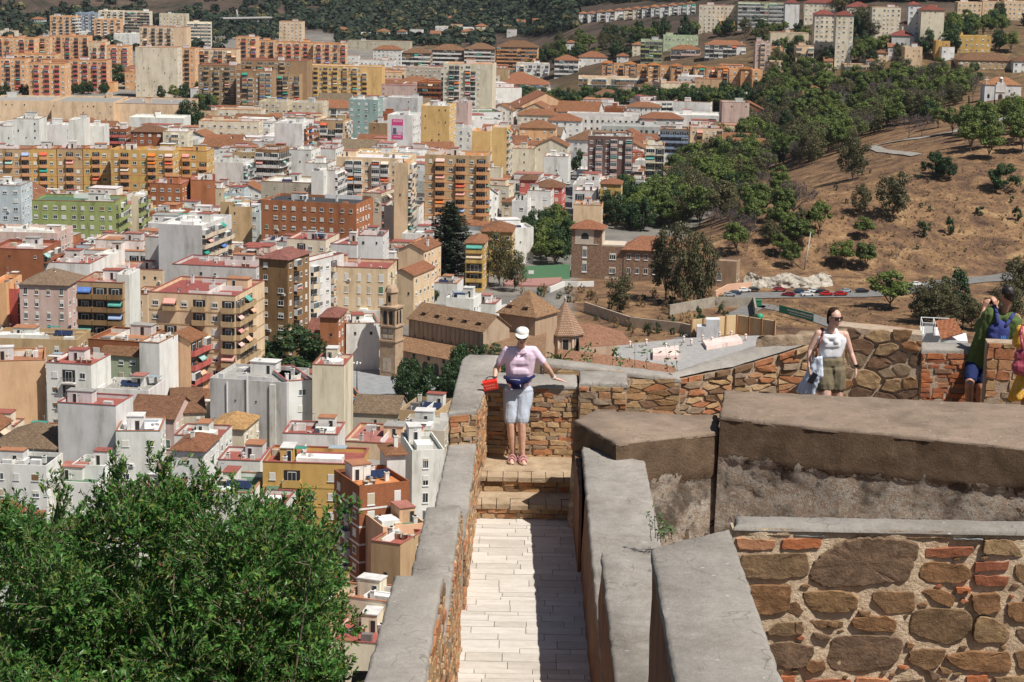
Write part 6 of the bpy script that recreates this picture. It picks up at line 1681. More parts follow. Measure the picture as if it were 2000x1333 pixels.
def norfolk():
    rn = random.Random(9); mb = MB(L_CONI); t = MB(M_trunk); t.tube((0, 0, -.02), (0, 0, .98), .014, .003, n=7)
    z = .1
    while z < .99:
        r = .27 * (1 - z) ** .75 + .008; n = 9
        for k in range(n):
            a = 6.283 * k / n + rn.uniform(-.25, .25); L_ = r * rn.uniform(.8, 1.1); d = Vector((math.cos(a), math.sin(a), 0)); s = Vector((-d.y, d.x, 0))
            t.tube((0, 0, z), tuple(d * L_ + Vector((0, 0, z - .01 + .02 * L_))), .002, .0008, n=3, caps=False)
            m_ = max(3, int(L_ / .0075))
            for j in range(m_):
                f = (j + .7) / m_; p = d * L_ * f + Vector((0, 0, z + .012 * f * f)); wd = .03 * (1 - f * .5)
                for _ in range(3):
                    q = p + s * rn.uniform(-wd, wd) + Vector((0, 0, rn.uniform(-.012, .008)))
                    leafquad(mb, q, Vector((rn.gauss(0, .6), rn.gauss(0, .6), 1)), .015 * rn.uniform(.7, 1.4), rn)
        z += .027 if z > .5 else .034
    TK['norfolk'] = [(mb.mesh('crown'), t.mesh('trunk'))]
norfolk()
KNAME = dict(pine='pine_tree', dark='broadleaf_tree', euca='eucalyptus_tree', gum='eucalyptus_tree', bush='bush', cypress='cypress_tree', drybush='dry_bush', bare='bare_tree', palm='palm_tree', norfolk='tall_conifer')
def tree(k, px, py, hpx, wpx, label, group=None, P=None, rn=R, H=None):
    P = P or hit(px, py, 0); D = (P - CAM).dot(_f); H = H or hpx * D / F; Wd = (wpx * D / F) if wpx else H * .85
    me, tr = rn.choice(TK[k]); rx = {'pine': .42 * 1.15, 'dark': .5 * 1.15, 'euca': .34, 'gum': .48, 'bush': .68, 'cypress': .14, 'drybush': .68, 'bare': .6, 'palm': .3, 'norfolk': .27}[k]
    r = tag(empty(KNAME[k], (P.x, P.y, g(P.x, P.y) - .1), rn.uniform(0, 6.28)), label, {'bush': 'bush', 'drybush': 'bush'}.get(k, 'tree'), group)
    s = Wd / 2 / rx; link('crown', me, r, sc_=(s, s, H)); link('trunk', tr, r, sc_=(s, s, H)); return r
def scatter(poly, n, mix, hm, label, group, seed=1, mind=.55):
    """trees of mixed kinds inside a photo polygon; hm = height range in metres; label may use {k}"""
    rn = random.Random(seed); xs = [p[0] for p in poly]; ys = [p[1] for p in poly]; pts = []; tries = 0
    while len(pts) < n and tries < n * 40:
        tries += 1; x, y = rn.uniform(min(xs), max(xs)), rn.uniform(min(ys), max(ys))
        if not inpoly(x, y, poly): continue
        P = hit(x, y)
        H = rn.uniform(*hm)
        if any((P - q).length < mind * (H + h2) * .5 for q, h2 in pts): continue
        if any(abs((P - c).dot(u)) < a + 1.5 and abs((P - c).dot(v)) < b + 1.5 for c, u, v, a, b in FOOT): continue
        k = rn.choices([m for m, _ in mix], [w for _, w in mix])[0]; 
        if k in ('bush', 'drybush'): H *= .4
        tree(k, 0, 0, 0, 0, label.replace('{k}', KN2[k]), group + ' (' + KN2[k] + ')', P=P, rn=rn, H=H); pts.append((P, H))
KN2 = dict(pine='yellow green umbrella pine', dark='dark leafy tree', euca='slim olive green eucalyptus', gum='broad olive green eucalyptus', bush='dark green bush', drybush='dry brown bush', bare='leafless grey tree', palm='palm', cypress='narrow dark cypress')
def vegetation():
    scatter([(925, 208), (1000, 203), (1300, 203), (1480, 198), (1478, 214), (1330, 221), (1100, 221), (940, 224)], 130, [('pine', 3), ('dark', 4)], (10, 13.5), '{k} in the dense belt below the cream row house', 'belt of trees below the terraces', 2, .34)
    scatter([(1255, 440), (1300, 370), (1345, 322), (1460, 250), (1500, 170), (1560, 150), (1640, 175), (1700, 160), (1850, 150), (1905, 165), (1900, 228), (1740, 262), (1690, 290), (1560, 330), (1500, 350), (1450, 390), (1410, 440), (1300, 455)], 290, [('pine', 11), ('dark', 1), ('bare', 3), ('gum', 5), ('euca', 1)], (11, 17), '{k} in the wood covering the left flank of the dry hill', 'wood on the hill flank', 3, .3)
    scatter([(1115, 425), (1190, 405), (1330, 395), (1340, 440), (1240, 455), (1180, 440)], 38, [('pine', 4), ('dark', 3)], (10, 15), '{k} directly behind the brown brick seminary', 'trees behind the seminary', 4, .32)
    scatter([(1015, 470), (1100, 445), (1112, 500), (1108, 520), (1020, 520)], 22, [('pine', 3), ('dark', 3)], (9, 13), '{k} left of the seminary tower above the green court wall', 'trees above the court', 5, .34)
    scatter([(1380, 440), (1450, 420), (1480, 480), (1420, 500)], 7, [('bare', 2), ('pine', 2), ('gum', 1)], (8, 12), '{k} at the foot of the wood right of the seminary', 'trees right of the seminary', 6)
    scatter([(1000, 575), (1110, 562), (1180, 560), (1400, 565), (1420, 596), (1400, 640), (1330, 642), (1230, 632), (1150, 600)], 60, [('drybush', 6), ('bush', 3)], (5, 10), '{k} on the dry bank in front of the seminary', 'plants on the bank before the seminary', 7, .3)
    scatter([(1140, 72), (1350, 58), (1420, 66), (1560, 62), (1600, 120), (1500, 112), (1450, 76), (1290, 84), (1250, 100), (1060, 110), (1080, 92)], 84, [('pine', 3), ('dark', 4), ('gum', 1), ('drybush', 1)], (8, 14), '{k} on the slope below the white terrace houses', 'trees below the white terrace houses', 8)
    scatter([(1500, 128), (1600, 140), (1760, 120), (1760, 95), (1700, 96), (1640, 110), (1560, 148), (1500, 150)], 24, [('pine', 2), ('dark', 3), ('gum', 2)], (9, 15), '{k} around the modern cream villa', 'trees around the modern villa', 9)
    scatter([(1800, 70), (1870, 45), (2010, 40), (2010, 112), (1940, 108), (1870, 104), (1800, 112)], 30, [('pine', 4), ('dark', 3)], (11, 16), '{k} among the yellow houses at the upper right', 'trees among the yellow houses', 10)
    scatter([(1640, 30), (1700, 60), (1790, 66), (1790, 80), (1690, 84), (1640, 80)], 12, [('gum', 3), ('euca', 2), ('dark', 2)], (14, 22), '{k} in front of the white towers with red roofs', 'trees before the white towers', 11)
    scatter([(1870, 262), (1900, 245), (2010, 252), (2010, 300), (1930, 312), (1880, 292)], 16, [('pine', 5)], (12, 15), '{k} right of the path below the chapel', 'pines below the chapel', 12)
    scatter([(735, 800), (800, 778), (870, 745), (940, 725), (985, 735), (985, 800), (860, 806), (760, 808)], 15, [('dark', 5)], (8, 11.5), '{k} between the convent church and the parapet', 'trees beside the convent church', 13, .4)
    scatter([(100, 178), (240, 178), (240, 186), (110, 184)], 12, [('dark', 2), ('pine', 1)], (6, 9), '{k} in the row above the long tan hangar', 'row of trees above the hangar', 14, .4)
    scatter([(352, 250), (425, 214), (428, 232), (372, 262)], 9, [('dark', 4), ('pine', 1)], (12, 18), '{k} at the right end of the long tan hangar', 'trees at the end of the hangar', 15, .4)
    scatter([(285, 190), (330, 184), (400, 184), (398, 200), (300, 200)], 9, [('dark', 3), ('pine', 2)], (9, 13), '{k} at the foot of the white slab tower', 'trees at the foot of the white slab tower', 16, .4)
    scatter([(1000, 128), (1080, 110), (1250, 108), (1250, 118), (1200, 118), (1060, 142), (1000, 148)], 26, [('pine', 3), ('dark', 3)], (8, 13), '{k} around the white villas left of the orange terraces', 'trees around the white villas', 17)
    scatter([(1860, 600), (2010, 560), (2010, 640), (1870, 650), (1780, 655), (1800, 630)], 14, [('gum', 4), ('drybush', 2), ('dark', 1)], (9, 14), '{k} on the valley side behind the man taking a photo', 'trees behind the man taking a photo', 18, .4)
    scatter([(1380, 410), (1480, 350), (1570, 345), (1610, 430), (1560, 500), (1440, 505), (1390, 470)], 26, [('pine', 4), ('bare', 2), ('gum', 2), ('dark', 1)], (8, 13), '{k} on the thinning lower edge of the wood beside the dry grass', 'lower edge of the wood', 44, .5)
    scatter([(1440, 500), (1600, 360), (1760, 320), (2010, 330), (2010, 520), (1700, 545), (1480, 545)], 64, [('drybush', 5), ('bush', 2)], (2.2, 6.5), '{k} scattered low over the open dry hillside', 'shrubs dotted over the dry hillside', 45, .8)
    scatter([(1150, 625), (1330, 648), (1420, 640), (1480, 615), (1500, 640), (1400, 662), (1200, 660)], 34, [('drybush', 3), ('bush', 3)], (4, 9), '{k} on the earth bank above the pilastered yellow wall', 'shrubs above the yellow wall', 46, .4)
    T = [('gum', 1665, 352, 88, 72, 'tall olive green eucalyptus standing alone right of the pine wood'), ('gum', 1743, 428, 96, 72, 'spreading olive tree in the middle of the dry hillside'), ('gum', 1681, 422, 66, 44, 'smaller thin olive tree left of the spreading one'),
         ('pine', 1600, 458, 66, 52, 'round bright pine beside the leaning grey pole'), ('bare', 1548, 430, 82, 96, 'wide leafless grey tree at the edge of the pines'), ('pine', 1690, 467, 44, 44, 'small green pine above the clump of two'),
         ('pine', 1647, 522, 52, 56, 'left pine of the low clump on the dry slope'), ('pine', 1690, 528, 56, 52, 'right pine of the low clump on the dry slope'), ('pine', 1540, 470, 54, 44, 'pine left of the leaning grey pole, upper'), ('pine', 1546, 530, 60, 44, 'pine left of the leaning grey pole, lower'),
         ('bare', 1750, 508, 38, 40, 'small reddish leafless tree in the middle of the slope'), ('bush', 1805, 460, 32, 30, 'oval dark bush right of the spreading olive tree'), ('bush', 1853, 458, 34, 26, 'second dark bush along the dry slope'), ('bush', 1915, 420, 20, 22, 'small round bush below the cypress path'),
         ('bush', 1985, 432, 28, 24, 'dusty bush at the right edge of the slope'), ('bush', 1742, 396, 10, 12, 'tiny bush beside the spreading olive tree'), ('dark', 1822, 345, 50, 52, 'dark glossy tree pair on the upper slope, left one'), ('dark', 1850, 352, 44, 40, 'dark glossy tree pair on the upper slope, right one'),
         ('dark', 1962, 374, 56, 64, 'dark dense tree at the right edge of the slope'), ('pine', 1738, 604, 72, 96, 'large round pine beside the car park road'), ('gum', 1822, 632, 88, 70, 'dusty olive tree right of the large round pine'), ('gum', 1880, 640, 70, 60, 'dusty olive tree left of the man taking a photo'),
         ('dark', 568, 748, 106, 158, 'very large round street tree between apartment blocks'), ('norfolk', 878, 546, 156, 165, 'tall tiered conifer rising above the white houses'), ('gum', 975, 560, 112, 62, 'tall dark eucalyptus right of the tiered conifer'), ('dark', 928, 558, 58, 48, 'bright round tree at the foot of the tiered conifer'),
         ('gum', 1005, 570, 84, 50, 'shaggy eucalyptus above the convent roofs'), ('dark', 830, 600, 46, 54, 'small dark tree beside the white workshop'), ('euca', 1300, 590, 160, 66, 'tall shaggy eucalyptus in front of the seminary, left'), ('gum', 1335, 600, 164, 70, 'tall shaggy eucalyptus in front of the seminary, middle'),
         ('gum', 1372, 598, 140, 66, 'tall shaggy eucalyptus in front of the seminary, right'), ('euca', 1212, 612, 84, 56, 'thin eucalyptus before the seminary door'), ('dark', 205, 240, 40, 28, 'rust dark rounded tree against the tan hangar'), ('dark', 222, 172, 46, 60, 'dark round tree before the far orange blocks'),
         ('dark', 286, 186, 34, 34, 'bright round tree at the foot of the white slab tower'), ('dark', 10, 192, 30, 26, 'dark tree at the left end of the hangar, first'), ('dark', 48, 192, 28, 24, 'dark tree at the left end of the hangar, second'), ('palm', 352, 176, 32, 0, 'palm left of the pair beside the slab tower'), ('palm', 368, 176, 30, 0, 'palm right of the pair beside the slab tower'),
         ('cypress', 1890, 232, 46, 9, 'narrow cypress left of the chapel forecourt'), ('cypress', 1940, 238, 44, 9, 'narrow cypress in front of the chapel'), ('pine', 1860, 262, 52, 40, 'leaning pine at the bend of the pale path'), ('pine', 1832, 250, 40, 48, 'low pine left of the path bend'),
         ('bare', 1775, 272, 50, 62, 'pinkish leafless tree beside the pale path, left'), ('bare', 1800, 268, 48, 50, 'pinkish leafless tree beside the pale path, right'), ('bare', 1722, 214, 58, 62, 'large grey leafless tree in the middle of the wood'), ('dark', 1130, 345, 50, 30, 'dark street tree left of the mauve brown block'),
         ('dark', 1395, 345, 40, 46, 'round grey green tree below the dark glass block'), ('bush', 1363, 628, 28, 22, 'round dark bush above the yellow wall, left'), ('bush', 1416, 624, 20, 18, 'round dark bush above the yellow wall, right'), ('cypress', 1477, 52, 40, 22, 'dark broad cypress on the ridge beside the green block'),
         ('dark', 1475, 52, 34, 26, 'dark round tree on the ridge'), ('gum', 1615, 100, 56, 60, 'pale trunked eucalyptus before the white tower'), ('gum', 1690, 70, 62, 56, 'shaggy eucalyptus between the white towers'), ('palm', 1398, 45, 22, 0, 'palm before the cream block on the ridge'), ('palm', 1426, 42, 26, 0, 'second palm before the cream block on the ridge'),
         ('palm', 1095, 722, 60, 0, 'palm behind the parapet under the octagonal tower')]
    for k, x, y, h, w_, lab in T:
        if lab.startswith('palm behind'): continue
        tree(k, x, y, h, w_, lab)
vegetation()
# palm just behind the low parapet
P = atz(1095, 735, 62); tree('palm', 0, 0, 0, 0, 'palm head behind the parapet under the octagonal tower', P=P, H=1)
for o in list(bpy.data.objects):
    if o.get('label') == 'palm head behind the parapet under the octagonal tower':
        D_ = (atY(1095, 735, 300) - CAM).dot(_f); p_ = atY(1095, 712, 300); o.location = (p_.x, p_.y, p_.z - 9.5)
        for c in o.children: c.scale = (8, 8, 12)
# far wooded hills: one mass
def forest():
    rn = random.Random(31); mb = MB(L_FOR, L_OLIVE); 
    def clump(P, s, mi):
        for _ in range(16):
            d = Vector((rn.gauss(0, 1), rn.gauss(0, 1), abs(rn.gauss(0, .8)))).normalized()
            leafquad(mb, P + d * s * rn.uniform(.4, .7) + Vector((0, 0, s * .3)), d, s * rn.uniform(.45, .85), rn, mi)
    n = 0
    while n < 5200:
        px = rn.uniform(-20, 2020); py = rn.uniform(-12, 105)
        # density by region of the picture
        d = 0
        if 470 < px < 1125 and py < 62 + 10 * math.sin(px / 50): d = 1 if px > 560 else .7
        if 1125 <= px < 1300 and py < 14 - (px - 1125) * .08: d = 1
        if px < 470 and py > 22 + 10 * math.sin(px / 40): d = .4 if py < 66 else .1
        if px < 470 and py <= 22: d = .03
        if 660 < px < 960 and 58 < py < 92: d = .6
        if px >= 1290 and py < 3: d = .6
        if 400 < px < 560 and py < 34: d = .12
        if 400 < px < 560 and 34 < py < 78: d = .6
        if 590 < px < 650 and 12 < py < 32: d = .15
        if rn.random() > d: n += .12; continue
        P = hit(px, py)
        if any(abs((P - c).dot(u)) < a + 4 and abs((P - c).dot(v)) < b + 4 for c, u, v, a, b in FOOT): n += .1; continue
        clump(P, rn.uniform(6, 11), rn.random() < .1); n += 1
    tag(mb.build('forest'), kind='stuff')
forest()
def scrub():
    rn = random.Random(77); mb = MB(L_DRY, L_OLIVE)
    poly = [(1400, 500), (1480, 420), (1560, 345), (1700, 292), (1860, 262), (2020, 262), (2020, 520), (1700, 560), (1480, 560)]
    n = 0
    while n < 2600:
        x, y = rn.uniform(1400, 2020), rn.uniform(262, 640)
        if not (inpoly(x, y, poly) or (1500 < x < 1800 and 585 < y < 640)): continue
        P = hit(x, y); P.z = g(P.x, P.y); s = rn.uniform(.35, 1.1); mi = rn.random() < .12; n += 1
        for _ in range(7):
            d = Vector((rn.gauss(0, 1), rn.gauss(0, 1), abs(rn.gauss(0, 1)))).normalized(); leafquad(mb, P + d * s * .5, d, s * rn.uniform(.3, .6), rn, mi)
    tag(mb.build('dry_grass'), kind='stuff')
scrub()
# ------------------------------------------------------------------ landmark buildings
M_ochstone = noisy('ochre_render', [(.3, (.3, .2, .13)), (.55, (.42, .3, .2)), (.8, (.5, .38, .27))], .8, bd=.02)
M_rubble = noisy('rubble_masonry', [(.3, (.13, .075, .05)), (.5, (.24, .15, .1)), (.7, (.34, .24, .17))], 1.6, bd=.05, bs=3)
M_trim = noisy('pale_trim', [(.3, (.45, .38, .3)), (.7, (.58, .5, .41))], 1)
M_blue = simple('blue_mark', (.05, .09, .3), .7)
def tileroof(mb, quad, th=.18):
    mb.face([(p[0], p[1], p[2] + th) for p in quad]); mb.face([(quad[0][0], quad[0][1], quad[0][2]), (quad[1][0], quad[1][1], quad[1][2]), (quad[1][0], quad[1][1], quad[1][2] + th), (quad[0][0], quad[0][1], quad[0][2] + th)])
def arch(mb, cx, y, z0, w, h, mi, n=8):
    pts = [(cx - w / 2, y, z0), (cx + w / 2, y, z0)]
    for k in range(n + 1): a = math.pi * k / n; pts.append((cx + math.cos(a) * w / 2, y, z0 + h - w / 2 + math.sin(a) * w / 2))
    mb.face(pts, mi)
def belltower():
    P = hit(741, 736); W = 4.6; r_ = tag(empty('bell_tower', (P.x, P.y + 1, 0), -rad(24)), 'tall ochre church bell tower with twin arches, small lantern and iron cross', 'bell tower')
    z1, z2, z3, z4 = 9.6, 13.6, 18.6, 22.4
    mb = MB(M_ochstone, M_trim); mb.box(0, W, 0, W, -2, z1); mb.box(.1, W - .1, .1, W - .1, z1, z2); 
    for x in (.9, 2.5): mb.box(x, x + 1.2, .03, .1, z1 + .8, z1 + 1.7, 1); mb.box(x, x + 1.2, .03, .1, z1 + 2.2, z1 + 3.2, 1)
    mb.build('shaft', r_)
    mb = MB(M_trim, M_ochstone, M_blue); mb.box(.8, 3.5, -.04, 0, 1.2, 5.2, 1); mb.box(.95, 3.35, -.06, -.04, 1.4, 5.0, 0); mb.box(1.9, 2.2, -.07, -.06, 2.2, 4.2, 1); mb.box(1.5, 2.6, -.07, -.06, 1.9, 2.2, 1); mb.build('wall_painting', r_)
    mb = MB(M_ochstone)
    for z in (z1, z2, z3): mb.box(-.25, W + .25, -.25, W + .25, z - .25, z + .2)
    mb.build('cornice', r_)
    mb = MB(M_ochstone, M_dark)
    mb.box(.15, W - .15, .15, W - .15, z2 + .2, z3)
    for cx in (1.45, 3.15): arch(mb, cx, .13, z2 + .5, .95, 3.6, 1)
    MM = Matrix.Translation((W, 0, 0)) @ Matrix.Rotation(math.pi / 2, 4, 'Z'); o0 = len(mb.v)
    for cx in (1.45, 3.15): arch(mb, cx, .13, z2 + .5, .95, 3.6, 1)
    mb.v[o0:] = [tuple(MM @ Vector(v)) for v in mb.v[o0:]]
    for x in (.05, 2.12, 4.2): mb.box(x, x + .35, -.02, .15, z2 + .2, z3)
    mb.build('belfry', r_)
    mb = MB(M_ochstone, M_dark); mb.lathe([(1.75, z3 + .2), (1.55, z3 + .4), (1.5, z4), (1.85, z4 + .1), (1.75, z4 + .5), (1.5, z4 + 1.2), (.9, z4 + 1.9), (0, z4 + 2.1)], (W / 2, W / 2, 0), 8, 0, False, a0=math.pi / 8)
    o0 = len(mb.v); arch(mb, 0, -1.42, z3 + .6, .7, 2.4, 1); arch(mb, 0, -1.42, z3 + .6, .7, 2.4, 1); mb.v[o0:] = [(x + W / 2, y + W / 2, z) for x, y, z in mb.v[o0:]]
    mb.build('lantern', r_)
    mb = MB(M_metal); z = z4 + 2.0; mb.box(W / 2 - .07, W / 2 + .07, W / 2 - .07, W / 2 + .07, z, z + 3.2); mb.box(W / 2 - .7, W / 2 + .7, W / 2 - .06, W / 2 + .06, z + 2.0, z + 2.15); mb.build('cross', r_)
belltower()
def church():
    # nave between the picture points of its eave
    h = 12.5; T = hit(799, 622, h); U = hit(942, 648, h); th = math.atan2(U.y - T.y, U.x - T.x); L = (U - T).length; D = 11
    s = Bld('church', 'long ochre convent church with weathered tiled roof and small dormers', 'church', Vector((T.x, T.y, 0)), th, L, D, h, MP, (.42, .32, .23)); s.walls(False); s.gable((.36, .22, .13), 'x', 3.6)
    for k in range(8):
        s.put('window', W_HOLE, L * (k + .6) / 8, 6.3, 'f', 1.0, 2.0)
    mb = MB(MP)
    for k in range(17): x = L * k / 16.01; mb.box(x, x + .5, -.12, 0, 4.5, h - .5)
    mb.build('pilaster_row', s.r, color=(.36, .26, .19))
    for k in range(5):
        x = L * (k + .8) / 5.3; mb = MB(M_tile, M_dark, MP); y = 1.6; z = h + 1.15
        mb.box(x - .7, x + .7, y, y + 1.6, z - .3, z + .75, 2); mb.box(x - .9, x + .9, y - .3, y + 1.8, z + .75, z + .9, 0); mb.face([(x - .45, y - .02, z), (x + .45, y - .02, z), (x + .45, y - .02, z + .65), (x - .45, y - .02, z + .65)], 1); mb.build('dormer', s.r, color=(.36, .22, .13))
    # aisle with lean-to roof and arcade
    mb = MB(MP, M_dark); mb.box(-3, L * .95, -7, -.1, -1, 5.2); 
    for k in range(6): arch(mb, 2 + k * 3.6, -7.03, 0, 2.4, 3.4, 1)
    for k in range(5): mb.face([(2.6 + k * 5.4, -7.03, 3.8), (3.6 + k * 5.4, -7.03, 3.8), (3.6 + k * 5.4, -7.03, 4.9), (2.6 + k * 5.4, -7.03, 4.9)], 1)
    mb.build('aisle', s.r, color=(.45, .32, .23))
    mb = MB(M_tile); tileroof(mb, [(-3.4, -7.6, 5.1), (L * .95 + .3, -7.6, 5.1), (L * .95 + .3, -.05, 7.4), (-3.4, -.05, 7.4)]); mb.build('aisle_roof', s.r, color=(.4, .23, .13))
    return s
CH = church()
def pyramid():
    h = 14.5; T = hit(964, 606, h); U = hit(1008, 626, h); th = math.atan2(U.y - T.y, U.x - T.x)
    T = hit(975, 612, h); s = Bld('domed_chapel', 'square pyramid roofed crossing between the church nave and the octagonal tower', 'chapel', Vector((T.x, T.y, 0)), -rad(32), 11.5, 11.5, h, MP, (.42, .3, .21)); s.walls(False); s.hip((.38, .23, .13), 6.2, .7)
    for x, y in ((3, 1.2), (8, 1.2)):
        mb = MB(MP, M_dark, M_tile); z = h + 1.0; mb.box(x - .7, x + .7, y - .4, y + 1.8, z - .3, z + 1.5); mb.face([(x - .4, y - .43, z), (x + .4, y - .43, z), (x + .4, y - .43, z + 1.1), (x - .4, y - .43, z + 1.1)], 1); mb.box(x - .9, x + .9, y - .6, y + 2, z + 1.5, z + 1.65, 2); mb.build('dormer', s.r, color=(.4, .25, .16))
pyramid()
def octagon():
    c = hit(1101, 692, 2.0); P = Vector((c.x, c.y, 0)); k = (P - CAM).dot(_f) / F
    r_ = tag(empty('octagonal_tower', P, rad(4)), 'octagonal ochre tower with steep scalloped tile cone, behind the parapet', 'tower')
    ze = proj_z(1101, 645, P.y + 3); zt = proj_z(1101, 586, P.y)
    R0 = 36 * k
    mb = MB(MP); mb.lathe([(R0, -2), (R0, ze)], n=8, smooth=False, a0=math.pi / 8); mb.build('wall', r_, color=(.46, .34, .26))
    mb = MB(MP); 
    for i in range(8): a = math.pi / 8 + i * math.pi / 4; mb.tube((R0 * math.cos(a), R0 * math.sin(a), -2), (R0 * math.cos(a), R0 * math.sin(a), ze), .28, .28, n=6)
    mb.lathe([(R0 + .1, ze - .5), (R0 + .5, ze - .2), (R0 + .5, ze)], n=8, smooth=False, a0=math.pi / 8); mb.build('corner_trim', r_, color=(.5, .38, .3))
    for i in range(8):
        a = i * math.pi / 4 - math.pi / 2; ap = R0 * math.cos(math.pi / 8)
        o = link('window', W_HOLE, r_, (ap * 1.01 * math.cos(a), ap * 1.01 * math.sin(a), ze - 4.4), a + math.pi / 2, (1.5, 1, 3.1))
        mb = MB(M_trim); mb.box(-1.05, -.8, -.1, 0, ze - 4.6, ze - 1.0); mb.box(.8, 1.05, -.1, 0, ze - 4.6, ze - 1.0); mb.box(-1.15, 1.15, -.14, 0, ze - 1.0, ze - .75); mb.build('window_frame', r_, (ap * 1.01 * math.cos(a), ap * 1.01 * math.sin(a), 0), a + math.pi / 2)
    H = zt - ze; prof = [(R0 + 1.0, ze - .05), (R0 + .95, ze + .15)] + [((R0 + .8) * (1 - t) ** 1.12, ze + .2 + H * t) for t in [i / 14 for i in range(15)]]
    m = mat('scalloped_tiles'); nt = NT(m); tc = nt.add('ShaderNodeTexCoord'); br = nt.add('ShaderNodeTexBrick'); mp = nt.add('ShaderNodeMapping')
    gr = nt.add('ShaderNodeTexGradient', gradient_type='RADIAL'); nt.link(tc.outputs['Object'], gr.inputs[0]); sp = nt.add('ShaderNodeSeparateXYZ'); nt.link(tc.outputs['Object'], sp.inputs[0])
    cb = nt.add('ShaderNodeCombineXYZ'); ml = nt.add('ShaderNodeMath', operation='MULTIPLY'); ml.inputs[1].default_value = 40; nt.link(gr.outputs['Fac'], ml.inputs[0]); nt.link(ml.outputs[0], cb.inputs[0]); nt.link(sp.outputs[2], cb.inputs[1]); nt.link(cb.outputs[0], br.inputs['Vector'])
    br.inputs['Scale'].default_value = 1.0; br.inputs['Brick Width'].default_value = .7; br.inputs['Row Height'].default_value = .42; br.inputs['Mortar Size'].default_value = .07
    br.inputs['Color1'].default_value = (.42, .27, .17, 1); br.inputs['Color2'].default_value = (.3, .18, .11, 1); br.inputs['Mortar'].default_value = (.1, .06, .045, 1)
    nt.link(br.outputs['Color'], nt.b.inputs['Base Color']); nt.b.inputs['Roughness'].default_value = .9
    mb = MB(m, M_trim); mb.lathe(prof, n=8, smooth=False, a0=math.pi / 8); mb.tube((0, 0, zt), (0, 0, zt + 1.2), .35, .1, 1); mb.build('roof', r_)
def proj_z(px, py, Y): return atY(px, py, Y).z
octagon()
def lowroof(label, pts, zs, col, name='tiled_roof_wing', cat='roofed wing', wall=(.45, .33, .24), tile=True):
    """low wing: roof polygon from photo points at given heights, closed down to the ground"""
    P = [atz(x, y, z) for (x, y), z in zip(pts, zs)]; o = P[0]; r_ = tag(empty(name, (o.x, o.y, 0)), label, cat); B = -r_.location
    mb = MB(M_tile if tile else M_flat); mb.face([tuple(p + B) for p in P]); mb.face([tuple(p + B - Vector((0, 0, .25))) for p in reversed(P)]); mb.build('roof', r_, color=col)
    mb = MB(MP); n = len(P)
    for i in range(n): a, b = P[i] + B, P[(i + 1) % n] + B; mb.face([(a.x, a.y, -1), (b.x, b.y, -1), (b.x, b.y, b.z - .05), (a.x, a.y, a.z - .05)])
    mb.build('wall', r_, color=wall); return r_, P
lowroof('long tiled cloister roof directly behind the low parapet', [(1085, 742), (1330, 745), (1318, 716), (1160, 690), (1090, 682)], [6, 6, 7, 11, 11], (.45, .24, .15))
lowroof('tiled wing sloping right of the octagonal tower', [(1132, 680), (1236, 672), (1215, 648), (1160, 632), (1128, 632)], [6, 5, 7, 9, 9], (.42, .22, .14))
lowroof('tiled roof between the church nave and the octagonal tower', [(945, 690), (1065, 700), (1068, 640), (1000, 632), (950, 628)], [8, 8, 10, 10.5, 10.5], (.4, .25, .15))
r_, P = lowroof('wide flat grey roofed building with pink parapets and small vents', [(1195, 712), (1345, 742), (1560, 702), (1500, 655), (1350, 660), (1205, 674)], [5] * 6, (.34, .33, .32), 'flat_roof_building', 'building', (.72, .5, .44), False)
B = -r_.location
for i, (x, y) in enumerate(((1230, 680), (1262, 676), (1335, 670), (1350, 676), (1372, 668), (1390, 672), (1405, 662), (1428, 660), (1456, 666), (1300, 684))):
    mb = MB(MP); p = atz(x, y, 5) + B; mb.tube(p, p + Vector((0, 0, 1.6)), .28, .28, n=8); mb.lathe([(.42, 1.6), (.42, 1.8), (0, 2.1)], p, 8); mb.build('roof_vent', r_, color=(.75, .6, .55))
for a, b, c, d in (((1275, 704), (1325, 704), (1325, 684), (1275, 690)),):
    mb = MB(MP, M_flat); q = [atz(*k, 5) + B for k in (a, b, c, d)]; mb.prism([(p.x, p.y) for p in q], 5, 6.3, 0); mb.build('pink_rooflight', r_, color=(.78, .6, .56))
mb = MB(MP); q = [atz(*k, 5) + B for k in ((1380, 684), (1450, 672), (1440, 660), (1372, 672))]; mb.prism([(p.x, p.y) for p in q], 5, 6.0, 0); mb.build('pink_rooflight', r_, color=(.78, .6, .56))
# yellow pilastered wall and white hut
def yellow():
    a, b, c = hit(1350, 662), hit(1438, 652), hit(1512, 664); r_ = tag(empty('pilaster_wall', a), 'yellow wall with brown pilasters behind the flat grey roof', 'wall'); B = -r_.location; h = 5.6
    for p, q in ((a, b), (b, c)):
        L = (q - p).length; th = math.atan2(q.y - p.y, q.x - p.x); mb = MB(MP); mb.box(0, L, 0, .6, -2, h); mb.build('wall', r_, tuple(p + B), th, color=(.58, .44, .26))
        n = int(L / 3.4)
        for k in range(n + 1):
            mb = MB(MP); x = L * k / n; mb.box(x - .25, x + .25, -.3, 0, -2, h + .2); mb.build('pilaster', r_, tuple(p + B), th, color=(.38, .2, .1))
    s = hit(1376, 664); r2 = tag(empty('white_hut', (s.x, s.y - 3, 0), -rad(4)), 'white boxy hut in front of the yellow pilastered wall', 'hut')
    mb = MB(MP); mb.box(0, 4, 0, 4, 0, 6.6); mb.build('tall_box', r2, color=(.66, .68, .72)); mb = MB(MP); mb.box(-2.6, 0, 0, 4, 0, 4.4); mb.build('low_box', r2, color=(.6, .62, .66))
yellow()
